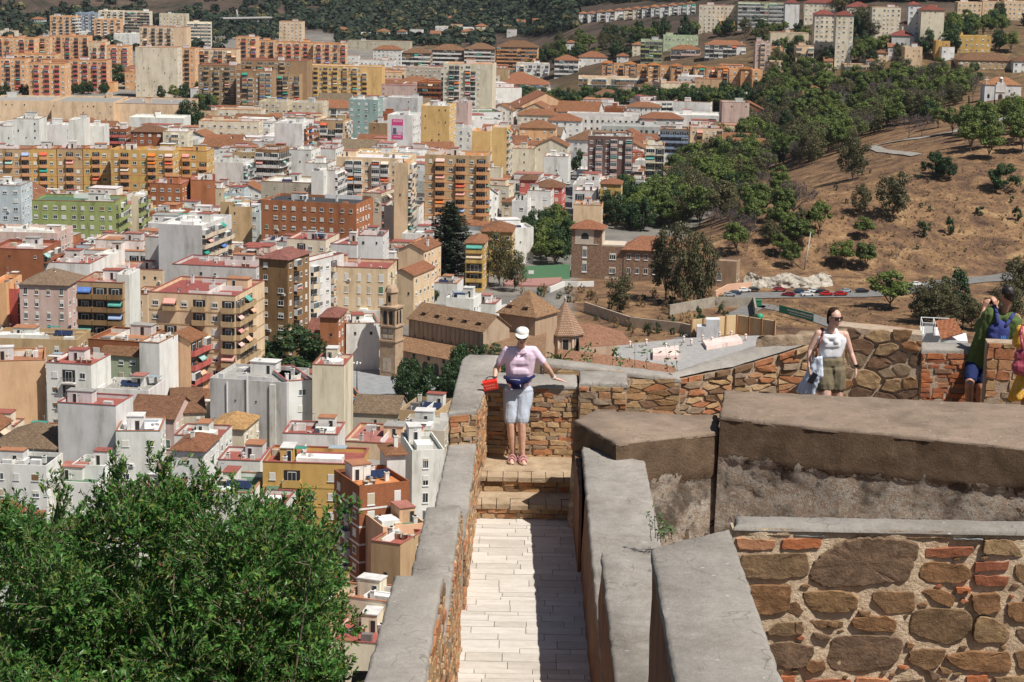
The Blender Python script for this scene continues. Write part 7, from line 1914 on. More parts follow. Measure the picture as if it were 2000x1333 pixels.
def seminary():
    h = 17.0; T = hit(1117, 447, h); u = 1
    s = Bld('seminary', 'brown rubble seminary with a square corner tower and red tiled roofs', 'large building', Vector((T.x, T.y, 0)), -rad(9), 10.4, 9, h, M_rubble, (1, 1, 1)); s.walls(False); s.hip((.42, .18, .1), 2.6, .9)
    mb = MB(M_trim); 
    for b in ((1.2, 7.6, -.08, 0, 12, h), (10.4, 10.48, .6, 9, 12, h), (1, 9.4, -.1, 0, 11.7, 12.0)): mb.box(*b)
    mb.build('tower_panel', s.r)
    mb = MB(M_dark); arch(mb, 4.6, -.1, 13.6, 2.6, 2.2, 0); mb.build('arched_opening', s.r)
    for z in (2.2, 7.2): s.put('window', W_TALL, 4.6, z, 'f', 1.6, 3.8)
    # low link and main wing
    mb = MB(M_rubble); mb.box(10.4, 18, 1, 11, -1, 11.3); mb.build('link_wall', s.r)
    mb = MB(MP, M_trim); mb.box(10.4, 18, 1, 11, 11.3, 11.8, 1); mb.build('link_parapet', s.r, color=(.5, .45, .36))
    L0, L1 = 18, 36.5; mb = MB(M_rubble); mb.box(L0, L1, .8, 13, -1, 10.4); mb.build('main_wing', s.r)
    mb = MB(M_rubble); mb.box(L1, 52, 1.6, 12, -6, 4.6); mb.build('low_wing', s.r)
    mb = MB(M_tile); a, b, c, d = (L0 - .8, 0, 10.3), (L1 + .6, 0, 10.3), (L1 + .6, 13.8, 10.3), (L0 - .8, 13.8, 10.3); r0, r1 = (L0 + 5, 7, 14.4), (L1 - 1.5, 7, 14.4)
    for f in ([a, b, r1, r0], [b, c, r1], [c, d, r0, r1], [d, a, r0]): tileroof(mb, f, .2) if len(f) == 4 else mb.face([(x, y, z + .2) for x, y, z in f])
    mb.build('main_roof', s.r, color=(.42, .19, .11))
    for z in (1.9, 6.7):
        s.put('window', W_TALL, 14.2, z, 'f', 2.2, 2.2, out=-.98)
        for k in range(6): s.put('window', W_OPEN, L0 + 1.8 + k * 2.95, z - .1 + .4, 'f', 1.35, 2.0, out=-.78)
    mb = MB(M_trim, M_dark); mb.box(11.6, 16.4, .85, 1, 0, 4.1); mb.face([(12.2, .83, 0), (15.8, .83, 0), (15.8, .83, 3.2), (12.2, .83, 3.2)], 1); mb.build('doorway', s.r, (0, 0, -3.4))
    mb = MB(M_dark)
    for k in range(7): arch(mb, L0 + 13 + k * 3.0, .78 if k < 2 else 1.58, -3.5, 1.8, 3.2, 0)
    mb.build('arcade', s.r)
    # right annex
    a = hit(1392, 512, 8.4); s2 = Bld('annex', 'small tan flat roofed annex at the right end of the seminary', 'house', Vector((a.x, a.y, a.z - 8.4)), -rad(16), 8.2, 7, 8.4, MP, (.36, .25, .16), under=8); s2.walls(True, .6); s2.flat((.36, .25, .18)); s2.put('window', W_OPEN, 2.4, 2.2, 'f', 1.5, 2.4)
    s2.put('window', W_OPEN, 2, 2.2, 'r', 1, 2.2); s2.put('window', W_OPEN, 5, 2.2, 'r', 1, 2.2)
    mb = MB(M_metal)
    for k in range(10): mb.box(4.5 + k * .4, 4.54 + k * .4, 0, .04, 9, 9.9)
    mb.box(4.5, 8.2, 0, .05, 9.85, 9.92); mb.build('roof_railing', s2.r)
seminary()
def court():
    a, b = hit(1020, 549), hit(1113, 545); L = (b - a).length; th = math.atan2(b.y - a.y, b.x - a.x)
    r_ = tag(empty('court_wall', a, th), 'plain green wall at the back of the ball court', 'wall'); mb = MB(simple('green_paint', (.08, .2, .1), .8)); mb.box(0, L, 0, .3, -1, 5); mb.build('wall', r_)
    q = [gp(*k) for k in ((985, 553), (1020, 541), (1100, 541), (1092, 556), (1060, 562), (985, 560))]; mb = MB(simple('court_surface', (.32, .16, .14), .9)); mb.prism(q, -1, .7); tag(mb.build('court_surface'), kind='structure')
    for x, y, lab in ((1037, 556, 'basketball goal at the front of the red court'), (1087, 545, 'basketball goal against the green wall')):
        p = hit(x, y); o = tag(empty('basketball_goal', (p.x, p.y, .7)), lab, 'basketball goal'); m = MB(M_white); m.box(-.9, .9, -.05, .05, 2.9, 4.1); m.build('backboard', o); m = MB(M_metal); m.box(-.08, .08, .1, .25, 0, 3.4); m.box(-.08, .08, .05, .25, 3.2, 3.4); m.build('post', o)
    w = [hit(*k) for k in ((1075, 573), (1103, 556), (1160, 552), (1160, 548))]
court()
def chapel():
    h = 9; T = hit(1924, 166, h); s = Bld('hill_chapel', 'white hill chapel with arched door, belfry gable and terracotta roof', 'chapel', Vector((T.x, T.y, T.z - h)), -rad(4), 19, 14, h, MP, (.72, .72, .72), under=4)
    s.walls(False); s.hip((.5, .24, .12), 3.8, .3)
    mb = MB(MP, M_dark, M_trim); mb.box(5.6, 11, -.35, 0, -2, h + .2); mb.box(6.2, 10.2, -.3, .3, h + .2, h + 1.6); mb.box(7.2, 9.2, -.3, .3, h + 1.6, h + 3.4); mb.lathe([(1.0, 0), (.9, .4), (.5, .8), (0, .95)], (8.2, 0, h + 3.4), 10); arch(mb, 8.2, -.34, h + 1.3, .6, 1.6, 1); mb.build('belfry_gable', s.r, color=(.72, .7, .68))
    mb = MB(simple('dark_wood', (.06, .03, .02), .7)); arch(mb, 8.2, -.38, -.2, 2.2, 4.6, 0); mb.build('door', s.r)
    mb = MB(M_trim); mb.box(5.9, 10.6, -.6, -.35, 5.2, 5.6); mb.build('door_hood', s.r)
    mb = MB(M_glass); arch(mb, 2.1, -.02, 2.0, 1.3, 2.2, 0); mb.build('arched_window', s.r)
    for x, z in ((12.8, 5.6), (14.0, 3.8), (15.6, 4.5)): s.put('window', W_HOLE, x, z, 'f', .7, 1.0)
    mb = MB(M_dark); mb.box(15.4, 16.4, -.04, 0, -.3, 2.2); mb.build('side_door', s.r)
    c = hit(1929, 162, h + 2) ; o = tag(empty('cross', s.P + s.u * .8 + s.v * -.0 + Vector((0, 0, h + 1.0))), 'white stone cross standing at the left corner of the hill chapel', 'cross'); mb = MB(M_white); mb.box(-.15, .15, -.15, .15, -1, 3.2); mb.box(-1.1, 1.1, -.13, .13, 1.6, 1.95); mb.build('cross_body', o)
    # forecourt building with dark green door
    P2 = hit(1943, 238); r2 = Bld('forecourt_house', 'low white building with dark green garage door below the chapel', 'building', Vector((P2.x, P2.y, P2.z - .5)), -rad(2), 14, 7, 5.0, MP, (.68, .7, .72), under=4); r2.walls(False); mb = MB(M_tile); tileroof(mb, [(-.3, -.3, 4.9), (14.3, -.3, 4.9), (14.3, 9, 6.8), (-.3, 9, 6.8)]); mb.build('roof', r2.r, color=(.4, .17, .1))
    mb = MB(simple('green_door', (.01, .05, .035), .6)); mb.box(5, 10, -.06, 0, .2, 4.2); mb.build('garage_door', r2.r)
    P3 = hit(1902, 240); r3 = Bld('ramp_building', 'white stepped outbuilding with sloping terracotta roof left of the green door', 'building', Vector((P3.x, P3.y, P3.z - .5)), rad(28), 7, 9, 3.6, MP, (.66, .67, .7), under=4); r3.walls(False); mb = MB(M_tile); tileroof(mb, [(-.3, -.3, 3.6), (7.3, -.3, 3.6), (7.3, 9, 5.8), (-.3, 9, 5.8)]); mb.build('roof', r3.r, color=(.4, .17, .1))
chapel()
# poster wall
s = find('white block carrying a large pink poster')
mb = MB(simple('poster_pink', (.6, .05, .22), .6), simple('poster_picture', (.35, .36, .45), .6), simple('poster_letters', (.75, .4, .5), .6), simple('poster_figure', (.1, .1, .16), .6), simple('poster_sky', (.55, .56, .62), .6))
k = s.W / 50
x0, x1 = s.W * .18, s.W * .62; z1 = s.h - 1.2; z0 = z1 - (x1 - x0) * 1.75; zz = lambda t: z0 + (z1 - z0) * t
mb.box(x0, x1, -.12, 0, zz(0), zz(1), 0); mb.box(x0 + .1, x1 - .1, -.15, -.12, zz(.2), zz(.68), 4); mb.box(x0 + .1, x1 - .1, -.16, -.15, zz(.2), zz(.36), 1)
mb.box(x0 + (x1 - x0) * .1, x0 + (x1 - x0) * .4, -.18, -.16, zz(.24), zz(.56), 3); mb.box(x0 + (x1 - x0) * .55, x0 + (x1 - x0) * .8, -.18, -.16, zz(.2), zz(.42), 2)
rn = random.Random(2); x = x0 + .6
while x < x1 - .8: wd = rn.uniform(.25, .5); mb.box(x, x + wd, -.14, -.12, zz(.86), zz(.86) + rn.uniform(.7, 1.0), 2); x += wd + .14
x = x0 + .9
while x < x1 - 1.2: wd = rn.uniform(.2, .4); mb.box(x, x + wd, -.14, -.12, zz(.08), zz(.08) + .6, 2); x += wd + .12
mb.build('poster', s.r)
# houses built as rows
def rowhouses():
    rn = random.Random(12)
    for i in range(13):
        xl = 1131 + i * 17.6; yt = 27 - i * 1.65 + (i % 2) * .8; h = 9.5 if i % 3 else 10.5
        col = 'W' if i not in (5, 6) else 'c'
        od = ['leftmost', 'second', 'third', 'fourth', 'fifth', 'sixth', 'seventh', 'eighth', 'ninth', 'tenth', 'eleventh', 'twelfth', 'thirteenth'][i]
        make(f'{od} of the white terrace houses stepping up the ridge, counted from the left', xl, xl + 16.5, yt, h, 12, 2, col + col, 'ht' if i != 8 else 'ho', 'z', 'w', 48 - i, cat='house', name='terrace_house', group='white terrace houses on the ridge', opts='c', seed=i + 5)
    for i in range(14):
        xl = 1176 + i * 22.6; yt = 124 + i * 1.0
        od = ['leftmost', 'second', 'third', 'fourth', 'fifth', 'sixth', 'seventh', 'eighth', 'ninth', 'tenth', 'eleventh', 'twelfth', 'thirteenth', 'rightmost'][i]
        make(f'{od} of the bright orange terrace houses above the tree belt, counted from the left', xl, xl + 20, yt, 12.5, 12, 3, 'oO' if i % 3 else 'Oo', 'fo' if i % 2 else 'ho', 'z', 'w', 172, cat='house', name='terrace_house', group='orange terrace houses', opts='cB' if i % 2 else 'c', seed=i + 55)
rowhouses()
def bridge():
    a, b = hit(436, 52), hit(532, 50); zz = 22; r_ = tag(empty('road_bridge', a), 'grey motorway viaduct with a leaning white pylon at the foot of the hills', 'bridge'); L = (b - a).length; th = math.atan2(b.y - a.y, b.x - a.x); r_.rotation_euler.z = th
    mb = MB(M_conc); mb.box(0, L, 0, 9, 9, 10.6); mb.build('deck', r_); mb = MB(M_conc); mb.box(L * .2, L, -30, -24, 0, 3); mb.build('lower_deck', r_)
    for k in range(5): mb = MB(M_conc); mb.box(L * (.1 + .2 * k), L * (.1 + .2 * k) + 3, 2, 7, -4, 9); mb.build('pillar', r_)
    mb = MB(M_conc); mb.tube((L * .33, 4, 9), (L * .31, 4, 20), 1.6, .7, n=8); mb.build('pylon', r_)
bridge()
# ------------------------------------------------------------------ the rest of the town
def xlimit(py):
    for lim, x in ((225, 930), (330, 1440), (400, 1285), (440, 1120), (520, 1000), (580, 842), (640, 738), (690, 690), (860, 682), (1500, 900)):
        if py < lim: return x
    return 900
LM = [('the round street tree', 568, 690), ('the church bell tower', 762, 650), ('the ochre awning row', 190, 320), ('the green apartment block', 145, 415), ('the tiered conifer', 878, 480), ('the white slab tower', 305, 130), ('the pink poster', 782, 250), ('the mauve brown block', 1195, 295), ('the long brick block', 605, 420),
      ('the big windowless wall', 350, 475), ('the rounded ochre block', 390, 620), ('the seminary tower', 1146, 480), ('the blank piped block', 490, 800), ('the tree belt', 1190, 205), ('the yellow finned block', 675, 150), ('the green shuttered block', 690, 555), ('the white banded block', 750, 1020),
      ('the long tan hangar', 180, 220), ('the brown orange block', 890, 350), ('the mossy roofed block', 85, 600), ('the stepped brown block', 195, 600), ('the pale blank wall', 170, 850), ('the green awning tower', 914, 165), ('the rounded mauve block', 55, 470), ('the solar roof', 815, 820), ('the stepped cream tower', 1280, 310), ('the brick school', 330, 370),
      ('the bush', 340, 1100), ('the green penthouse block', 690, 480), ('the long straight street', 1105, 360), ('the white balcony house', 135, 740), ('the hexagonal brick block', 532, 560)]
CN = dict(Y='ochre', O='orange', X='red', B='brown', b='brown', M='mauve', U='blue green', G='green', g='pale green', L='blue', D='dark', V='blue grey', W='white', w='greyish white', C='cream', c='pale cream', n='beige', P='pinkish', T='tan', R='brick red', r='brick', y='yellow', l='bluish', N='peach', k='light grey', o='orange', e='stone grey', K='grey')
RN_ = dict(r='red', t='terracotta', w='white', g='grey', m='maroon', d='dark', T='brown', b='brown', l='grey blue', n='green')
NUM = ['', 'one', 'two', 'three', 'four', 'five', 'six', 'seven', 'eight', 'nine']
def infill():
    rn = random.Random(101); cand = []; y = 262.0; pas = 0
    boxes = []   # (dist, pxl, pxr, top, base)
    while y < 1650 or pas < 2:
        if y >= 1650: pas += 1; y = 266.0 + 7 * pas
        x = -.27 * y
        base = 1.0 if y < 1000 else 1.15
        while x < .22 * y:
            w = min(30, max(6, y * rn.uniform(.013, .025))) * base; d = min(24, max(7, y * rn.uniform(.014, .021))); w *= (1, .8, .65)[pas]; d *= (1, .8, .65)[pas]
            P = Vector((x, y + rn.uniform(-.006, .006) * y, 0)); px, py, D = proj(P); x += w + rn.choice([.4, .4, .6, 2.5])
            if px < -60 or py > 1430 or py < 100: continue
            orange = py < 192
            if orange:
                if px > 1000 or (px < 360 and py > 176): continue
            elif px > xlimit(py): continue
            if 190 < py < 246 and px < 362: continue
            if inpoly(px, py, [(672, 690), (870, 680), (870, 806), (700, 806)]) or inpoly(px, py, [(480, 640), (650, 640), (650, 720), (480, 722)]): continue
            if 300 < py < 440:
                sx = 1092 + (1124 - 1092) * (430 - py) / 130
                if abs(px + w * F / D / 2 - sx) < 10 + w * F / D / 2: continue
            th = -rad({0: rn.choice([2, 3, 4]), 1: rn.choice([4, 10, 12, 8]), 2: rn.choice([10, 12, 13, 10, 6, -14])}[0 if orange else (1 if px < 500 else 2)])
            cand.append((P, th, w, d, orange, px, py, D, pas))
        y *= 1.025
    placed = []
    rn.shuffle(cand)
    KEYS.extend([(684, 742, 560, 800), (742, 860, 548, 770), (495, 645, 545, 716), (800, 1120, 600, 690)])
    cand.sort(key=lambda c: (c[8], c[0].y))
    for P, th, w, d, orange, px, py, D, _ in cand:
        u = Vector((math.cos(th), math.sin(th), 0)); v = Vector((-u.y, u.x, 0)); W, Dd = w, d; ok = False
        for sh in (1, .8, .62):
            W, Dd = w * sh, d * sh; c = P + u * W / 2 + v * Dd / 2
            pts = [P + u * W * a + v * Dd * b for a in (0, .25, .5, .75, 1) for b in (0, .33, .66, 1)]
            bad = False
            for cc, uu, vv, a, b in FOOT:
                if abs(cc.x - c.x) > a + b + W + Dd or abs(cc.y - c.y) > a + b + W + Dd: continue
                if any(abs((p - cc).dot(uu)) < a + .4 and abs((p - cc).dot(vv)) < b + .4 for p in pts) or any(abs((q - c).dot(u)) < W / 2 + .3 and abs((q - c).dot(v)) < Dd / 2 + .3 for q in (cc, cc + uu * a + vv * b, cc - uu * a + vv * b, cc + uu * a - vv * b, cc - uu * a - vv * b)): bad = True; break
            if not bad and W > 5: ok = True; break
        if not ok: continue
        h = rn.choice([6.5, 9.3, 9.3, 12.2, 12.2, 15.2]) if not orange else rn.choice([9, 12, 15]); 
        if D < 430: h = rn.choice([9.3, 12.2, 15.2])
        if D > 850 and not orange: h = rn.choice([9.3, 12.2, 15.2, 18])
        if px > 1000: h = min(h, 9.3)
        xs = [proj(p)[0] for p in (P, P + u * W, P + v * Dd, P + u * W + v * Dd)]; x0, x1 = min(xs), max(xs)
        # never hide the visible part of a building that stands behind
        for _ in range(6):
            top = min(proj(p + Vector((0, 0, h + 2.6)))[1] for p in pts)
            if any(kx1 > x0 + 1.5 and kx0 < x1 - 1.5 and kd > D and top < yb - 2 for kx0, kx1, kd, yb in KEYS): h -= 3
            else: break
        if h < 5.5: continue
        if any(q is not None and abs((c - q[0]).x) < 1 for q in placed): pass
        placed.append((c, P, th, W, Dd, h, px, x0, x1, D, orange)); FOOT.append((c, u, v, W / 2, Dd / 2))
    # drop what nearer things hide completely
    cover = {}
    ev = []
    for s in BL.values():
        pts = [s.P + s.u * a + s.v * b for a in (0, s.W) for b in (0, s.D)]; xs = [proj(p)[0] for p in pts]
        ev.append(((s.P - CAM).length, min(xs), max(xs), max(proj(p + Vector((0, 0, s.h + .5)))[1] for p in pts[:2] + pts[2:]), None))
    for i, q in enumerate(placed):
        c, P, th, W, Dd, h, px, x0, x1, D, o = q; u = Vector((math.cos(th), math.sin(th), 0)); v = Vector((-u.y, u.x, 0)); pts = [P + u * a + v * b for a in (0, W) for b in (0, Dd)]
        ev.append((D, x0, x1, max(proj(p + Vector((0, 0, h + .5)))[1] for p in pts), i))
    ev.sort(key=lambda e: e[0]); keep = []
    for D, x0, x1, top, i in ev:
        cols = range(int(x0 // 4), int(x1 // 4) + 1)
        back = top - 10
        vis = [k for k in cols if -2 <= k <= 501 and back < cover.get(k, 1e9)]
        if i is not None and len(vis) >= max(1, .15 * len(cols)):
            foot = placed[i]; 
            if not (x0 > 880 and top > 720) and top < 1345: keep.append(i)
            else: continue
        elif i is not None: continue
        for k in cols: cover[k] = min(cover.get(k, 1e9), top)
    items = []
    for i in keep:
        c, P, th, W, Dd, h, px, x0, x1, D, orange = placed[i]
        if orange: wc = rn.choice(['oO', 'nX', 'oX', 'nO', 'TB', 'CW', 'Yy']); rf = rn.choice(['fr', 'ft', 'fm', 'ht'])
        else:
            wc = rn.choices(['WW', 'wW', 'Cn', 'cc', 'nn', 'PW', 'TC', 'RW', 'yn', 'lW', 'NN', 'kk', 'rn'], [46, 9, 7, 6, 7, 4, 4, 4, 3, 2, 5, 5, 2])[0]; rf = rn.choices(['fr', 'fw', 'fg', 'ft', 'fm', 'ht', 'gt', 'Gt', 'hT', 'gb', 'fn'], [26, 16, 12, 6, 6, 9, 9, 6, 4, 4, 2])[0]
        W_, D_, = W, Dd
        if rf[0] in 'gGh' and h > 13: h = 9.3
        fs = rn.choices(['w', 's', 'b', 'k', 't', 'a', 'K', 'z'], [32, 15, 14, 12, 8, 7, 4, 6])[0]; ss = rn.choices(['w', 's', 'b', 'k'], [30, 20, 30, 20])[0]
        a, b, _ = proj(c + Vector((0, 0, h))); lm = min(LM, key=lambda l: (l[1] - a) ** 2 + ((l[2] - b) * 1.5) ** 2); dx, dy = a - lm[1], (b - lm[2])
        if abs(dx) > abs(dy) * 1.1: rel = 'left of' if dx < 0 else 'right of'
        else: rel = 'behind' if dy < 0 else 'in front of'
        if math.hypot(dx, dy) > 75: rel = 'well ' + rel
        st = NUM[min(9, max(1, round(h / 3.05)))]
        lab = f"{CN[wc[0]]} {st} storey {'block' if W > 13 else 'house'} with {RN_[rf[1]]} {'flat roof' if rf[0] == 'f' else 'tiled roof'} {rel} {lm[0]}"
        items.append([lab, a, (P, th, W, Dd, h, wc, rf, fs, ss, D, i)])
    by = {}
    for it in items: by.setdefault(it[0], []).append(it)
    OR = ['leftmost', 'second', 'third', 'fourth', 'fifth', 'sixth', 'seventh', 'eighth']
    for lab, L_ in by.items():
        if len(L_) > 1:
            L_.sort(key=lambda q: q[1])
            for k, it in enumerate(L_):
                it[0] = (OR[k] if k < len(L_) - 1 else 'rightmost') + ' ' + it[0].replace(' storey', ' storey').replace('with ', 'with ')
    for lab, a, (P, th, W, Dd, h, wc, rf, fs, ss, D, i) in items:
        wd = lab.split()
        if len(wd) > 16: lab = lab.replace(' flat roof', ' roof').replace(' tiled roof', ' roof')
        if len(lab.split()) > 16: lab = lab.replace(' storey', '')
        if len(lab.split()) > 16: lab = lab.replace('well ', '')
        P = Vector((P.x, P.y, g(P.x, P.y, False)))
        s = make(lab, 0, W, 0, h, Dd, -math.degrees(th), wc, rf, fs, ss, None, cat='apartment block' if W > 13 else 'house', name='apartment_building' if W > 13 else 'house', P=P, group='houses and blocks of the old town', seed=i + 1000)
        # many town roofs step: add a set back upper floor
        if rf[0] == 'f' and rn.random() < .4 and W > 8:
            a0, a1 = W * rn.uniform(0, .3), W * rn.uniform(.6, 1.0); mb = MB(MP); y0 = Dd * rn.uniform(.35, .5); mb.box(a0, a1, y0, Dd - .01, h + .05, h + 2.9); mb.build('upper_floor', s.r, color=s.col)
            mb = MB(M_flat); mb.box(a0 - .15, a1 + .15, y0 - .15, Dd + .1, h + 2.9, h + 3.05); mb.build('upper_roof', s.r, color=vary(RC[rn.choice('rrwgtm')], .1, rn))
            for k in range(int((a1 - a0) / 3)): link('window', rn.choice(WMIX), s.r, (a0 + 1.5 + k * 3, y0, h + 1.0), 0, (1.1, 1, 1.2))
    print('infill', len(items), 'of', len(placed))
infill()
def hill_houses():
    rn = random.Random(8)
    spots = [(1105, 92, 'W'), (1205, 118, 'W'), (1235, 96, 'c'), (1480, 108, 'W'), (1530, 76, 'w'), (1610, 128, 'n'), (1680, 100, 'W'), (1712, 112, 'n'), (1735, 100, 'w'), (1580, 180, 'W'), (1560, 196, 'c'), (1640, 176, 'W'), (1330, 60, 'W'), (1695, 128, 'W'), (1840, 100, 'W'), (1505, 128, 'n'), (1448, 150, 'W'), (850, 60, 'W'), (880, 56, 'n'), (905, 62, 'W'), (930, 60, 'c'), (955, 56, 'W'), (980, 58, 'N'), (1010, 52, 'W'), (1040, 50, 'n'), (870, 44, 'k'), (1055, 28, 'w'), (800, 66, 'W'), (775, 70, 'w'), (840, 74, 'n'), (705, 72, 'W'), (735, 70, 'k'), (60, 46, 'w'), (655, 66, 'n'), (900, 70, 'n'), (990, 66, 'W')]
    far = 0
    for k, (x, y, c) in enumerate(spots):
        rf = rn.choice(['ht', 'ht', 'fw', 'gt', 'ft']); w = rn.uniform(16, 26); lab = f"{CN[c]} hill house with {RN_[rf[1]]} roof " 
        zone = 'among the trees left of the long brown roofed house' if x > 1600 else ('on the slope under the ridge terraces' if x > 1100 else ('in the far valley left of the ridge' if x > 750 else 'at the foot of the far left hills'))
        nth = ['leftmost', 'second', 'third', 'fourth', 'fifth', 'sixth', 'seventh', 'eighth', 'ninth', 'tenth', 'eleventh', 'twelfth', 'thirteenth', 'fourteenth', 'rightmost']
        zx = sorted(q[0] for q in spots if (q[0] > 1600) == (x > 1600) and (1100 < q[0] <= 1600) == (1100 < x <= 1600) and (750 < q[0] <= 1100) == (750 < x <= 1100)); o = zx.index(x)
        short = {'a': 'among trees below the upper right towers', 'b': 'on the slope below the ridge', 'c': 'in the far valley', 'd': 'under the far left hills'}[('a' if x > 1600 else 'b' if x > 1100 else 'c' if x > 750 else 'd')]
        make(f"{nth[o] if o < 14 else 'rightmost'} small {CN[c]} house {short}", x, x + w, y - 8, rn.choice([6.5, 8, 9.5]), 12, rn.choice([2, 6, -8]), c + 'W', rf, 'w', 'w', None, cat='house', name='house', opts='c', group='scattered hill houses', seed=k + 300)
hill_houses()
# ------------------------------------------------------------------ roads, cars, signs
def patch(name, pts, m, z=.12):
    q = [hit(*p) for p in pts]; mb = MB(m)
    mb.prism([(p.x, p.y) for p in q], lambda p: g(p[0], p[1], False) - 1, lambda p: g(p[0], p[1], False) + z, bottom=False); return tag(mb.build(name), kind='structure')
ribbon('valley_road', [gp(*p) for p in ((1330, 668), (1400, 640), (1480, 596), (1560, 612), (1640, 640), (1700, 668))], 7, M_asph, .2)
ribbon('parking_road', [gp(*p) for p in ((1420, 580), (1500, 578), (1600, 577), (1680, 576), (1745, 572), (1790, 562), (1900, 548), (2010, 540))], 11, M_asph, .25)
patch('plaza', [(672, 700), (740, 688), (900, 690), (870, 800), (700, 806), (668, 770)], noisy('plaza_paving', [(.3, (.2, .21, .22)), (.7, (.3, .31, .32))], .5))
ribbon('long_street', [gp(*p) for p in ((1088, 445), (1098, 400), (1110, 350), (1126, 296))], 9, M_asph, .1)
def rockface():
    V = []; Fc = []; n = 90; pts = [gp(1448, 566), gp(1520, 568), gp(1600, 566), gp(1632, 562)]; m = noisy('pale_rock', [(.3, (.25, .21, .17)), (.5, (.42, .38, .32)), (.75, (.55, .5, .44))], .8, bd=.3, bs=2)
    for i in range(n + 1):
        t = i / n * 3; k = min(2, int(t)); a = Vector(pts[k]).lerp(Vector(pts[k + 1]), t - k)
        for j in range(13):
            v = j / 12; hh = 5.4 * (.85 + .15 * math.sin(i * .21)) * min(1, i / 8 + .2, (n - i) / 6 + .2); q = Vector((a.x, a.y + 4 + v * 2.2, g(a.x, a.y) - .5 + v * hh)); q += Vector((noise.noise(q * .35) * .3, noise.noise(q * .4) * 1.6 + noise.noise(q * 1.1) * .5, noise.noise(q * .3) * .5)); V.append(q)
    for i in range(n):
        for j in range(12): a = i * 13 + j; Fc.append((a, a + 13, a + 14, a + 1))
    me = bpy.data.meshes.new('rock_face'); me.from_pydata(V, [], Fc); me.materials.append(m); tag(link('rock_face', me), 'pale bare rock face beside the car park road', 'rock face')
rockface()
M_wallg = noisy('retaining_concrete', [(.3, (.22, .19, .15)), (.7, (.38, .34, .28))], .5, bd=.05, bs=3)
def bankwall(label, pts, h, m, th=.6, name='retaining_wall'):
    q = [hit(*p) for p in pts]; r_ = tag(empty(name, q[0]), label, 'wall'); B = -r_.location; mb = MB(m)
    for a, b in zip(q[:-1], q[1:]):
        d = (b - a); n_ = Vector((-d.y, d.x, 0)).normalized() * th; i0 = len(mb.v)
        for p in (a, b, b + n_, a + n_): mb.v.append(tuple(p + B + Vector((0, 0, -2)))); 
        for p in (a, b, b + n_, a + n_): mb.v.append(tuple(p + B + Vector((0, 0, h))))
        for f in ((0, 1, 5, 4), (1, 2, 6, 5), (2, 3, 7, 6), (3, 0, 4, 7), (4, 5, 6, 7)): mb.f.append(tuple(i0 + k for k in f)); mb.mi.append(0); mb.sm.append(False)
    mb.build('wall_body', r_); return r_
bankwall('pale retaining wall in two steps under the seminary bank', [(1308, 616), (1396, 600), (1470, 600), (1474, 622)], 3.2, M_wallg)
bankwall('long curved grey brown retaining wall behind the tiled wings', [(1140, 610), (1230, 640), (1330, 652), (1400, 668)], 3.2, noisy('earthy_concrete', [(.3, (.3, .23, .17)), (.7, (.48, .39, .29))], .4))
bankwall('stepped peach wall beside the valley road behind the tourist', [(1665, 648), (1715, 652), (1765, 658)], 2.6, simple('peach_wall', (.6, .36, .24)))
bankwall('low peach wall at the entrance right of the seminary annex', [(1398, 588), (1424, 574), (1468, 570)], 3.2, simple('salmon_wall', (.6, .36, .24)))
bankwall('white stepped wall before the seminary door', [(1075, 572), (1103, 560), (1128, 561), (1160, 560)], 1.8, simple('white_wall', (.62, .61, .58)))
bankwall('low white garden wall below the villa', [(925, 618), (1000, 606), (1000, 600)], 2.0, simple('offwhite_wall', (.6, .58, .55)))
def billboard():
    a, b = hit(1521, 616), hit(1588, 634); L = (b - a).length; th = math.atan2(b.y - a.y, b.x - a.x); r_ = tag(empty('banner_sign', a, th), 'long green banner with white lettering beside the valley road', 'banner')
    mb = MB(simple('banner_green', (.02, .2, .13), .7)); mb.box(0, L, 0, .1, .9, 3.3); mb.build('banner', r_); rn = random.Random(3)
    mb = MB(M_white); x = L * .25
    while x < L - .5: w_ = rn.uniform(.2, .45); mb.box(x, x + w_, -.03, 0, 2.2, 2.2 + rn.uniform(.35, .6)); x += w_ + .16
    x = L * .3
    while x < L - .8: w_ = rn.uniform(.15, .3); mb.box(x, x + w_, -.03, 0, 1.5, 1.8); x += w_ + .14
    mb.build('lettering', r_)
    for x in (0.1, L * .5, L - .1): mb = MB(M_metal); mb.box(x - .06, x + .06, .1, .22, -2, 3.3); mb.build('post', r_)
    p = hit(1474, 598); r2 = tag(empty('waste_container', p, rad(-8)), 'green waste container below the parked cars', 'container'); mb = MB(simple('container_green', (.03, .2, .1), .6)); mb.prism([(-2.2, -.9), (2.2, -.9), (2.2, .9), (-2.2, .9)], 0, 1.9); mb.box(-2.3, 2.3, -1, 1, 1.9, 2.05); mb.build('container_body', r2)
    p = hit(1484, 625); r3 = tag(empty('plastic_container', p), 'small round green container on the dry bank', 'container'); mb = MB(simple('plastic_green', (.03, .28, .16), .6)); mb.lathe([(0, 0), (.95, 0), (1.15, 1.3), (.6, 1.9), (0, 2.0)], n=12); mb.build('container_body', r3)
    a = hit(1570, 532); r4 = tag(empty('leaning_pole', a), 'long grey pole leaning on the dry slope above the rock face', 'pole'); t = hit(1592, 456); mb = MB(M_conc); mb.tube((0, 0, 0), tuple((t - a).normalized() * 3 + Vector((1.5, 0, 13))), .32, .16, n=6); mb.build('pole', r4)
billboard()
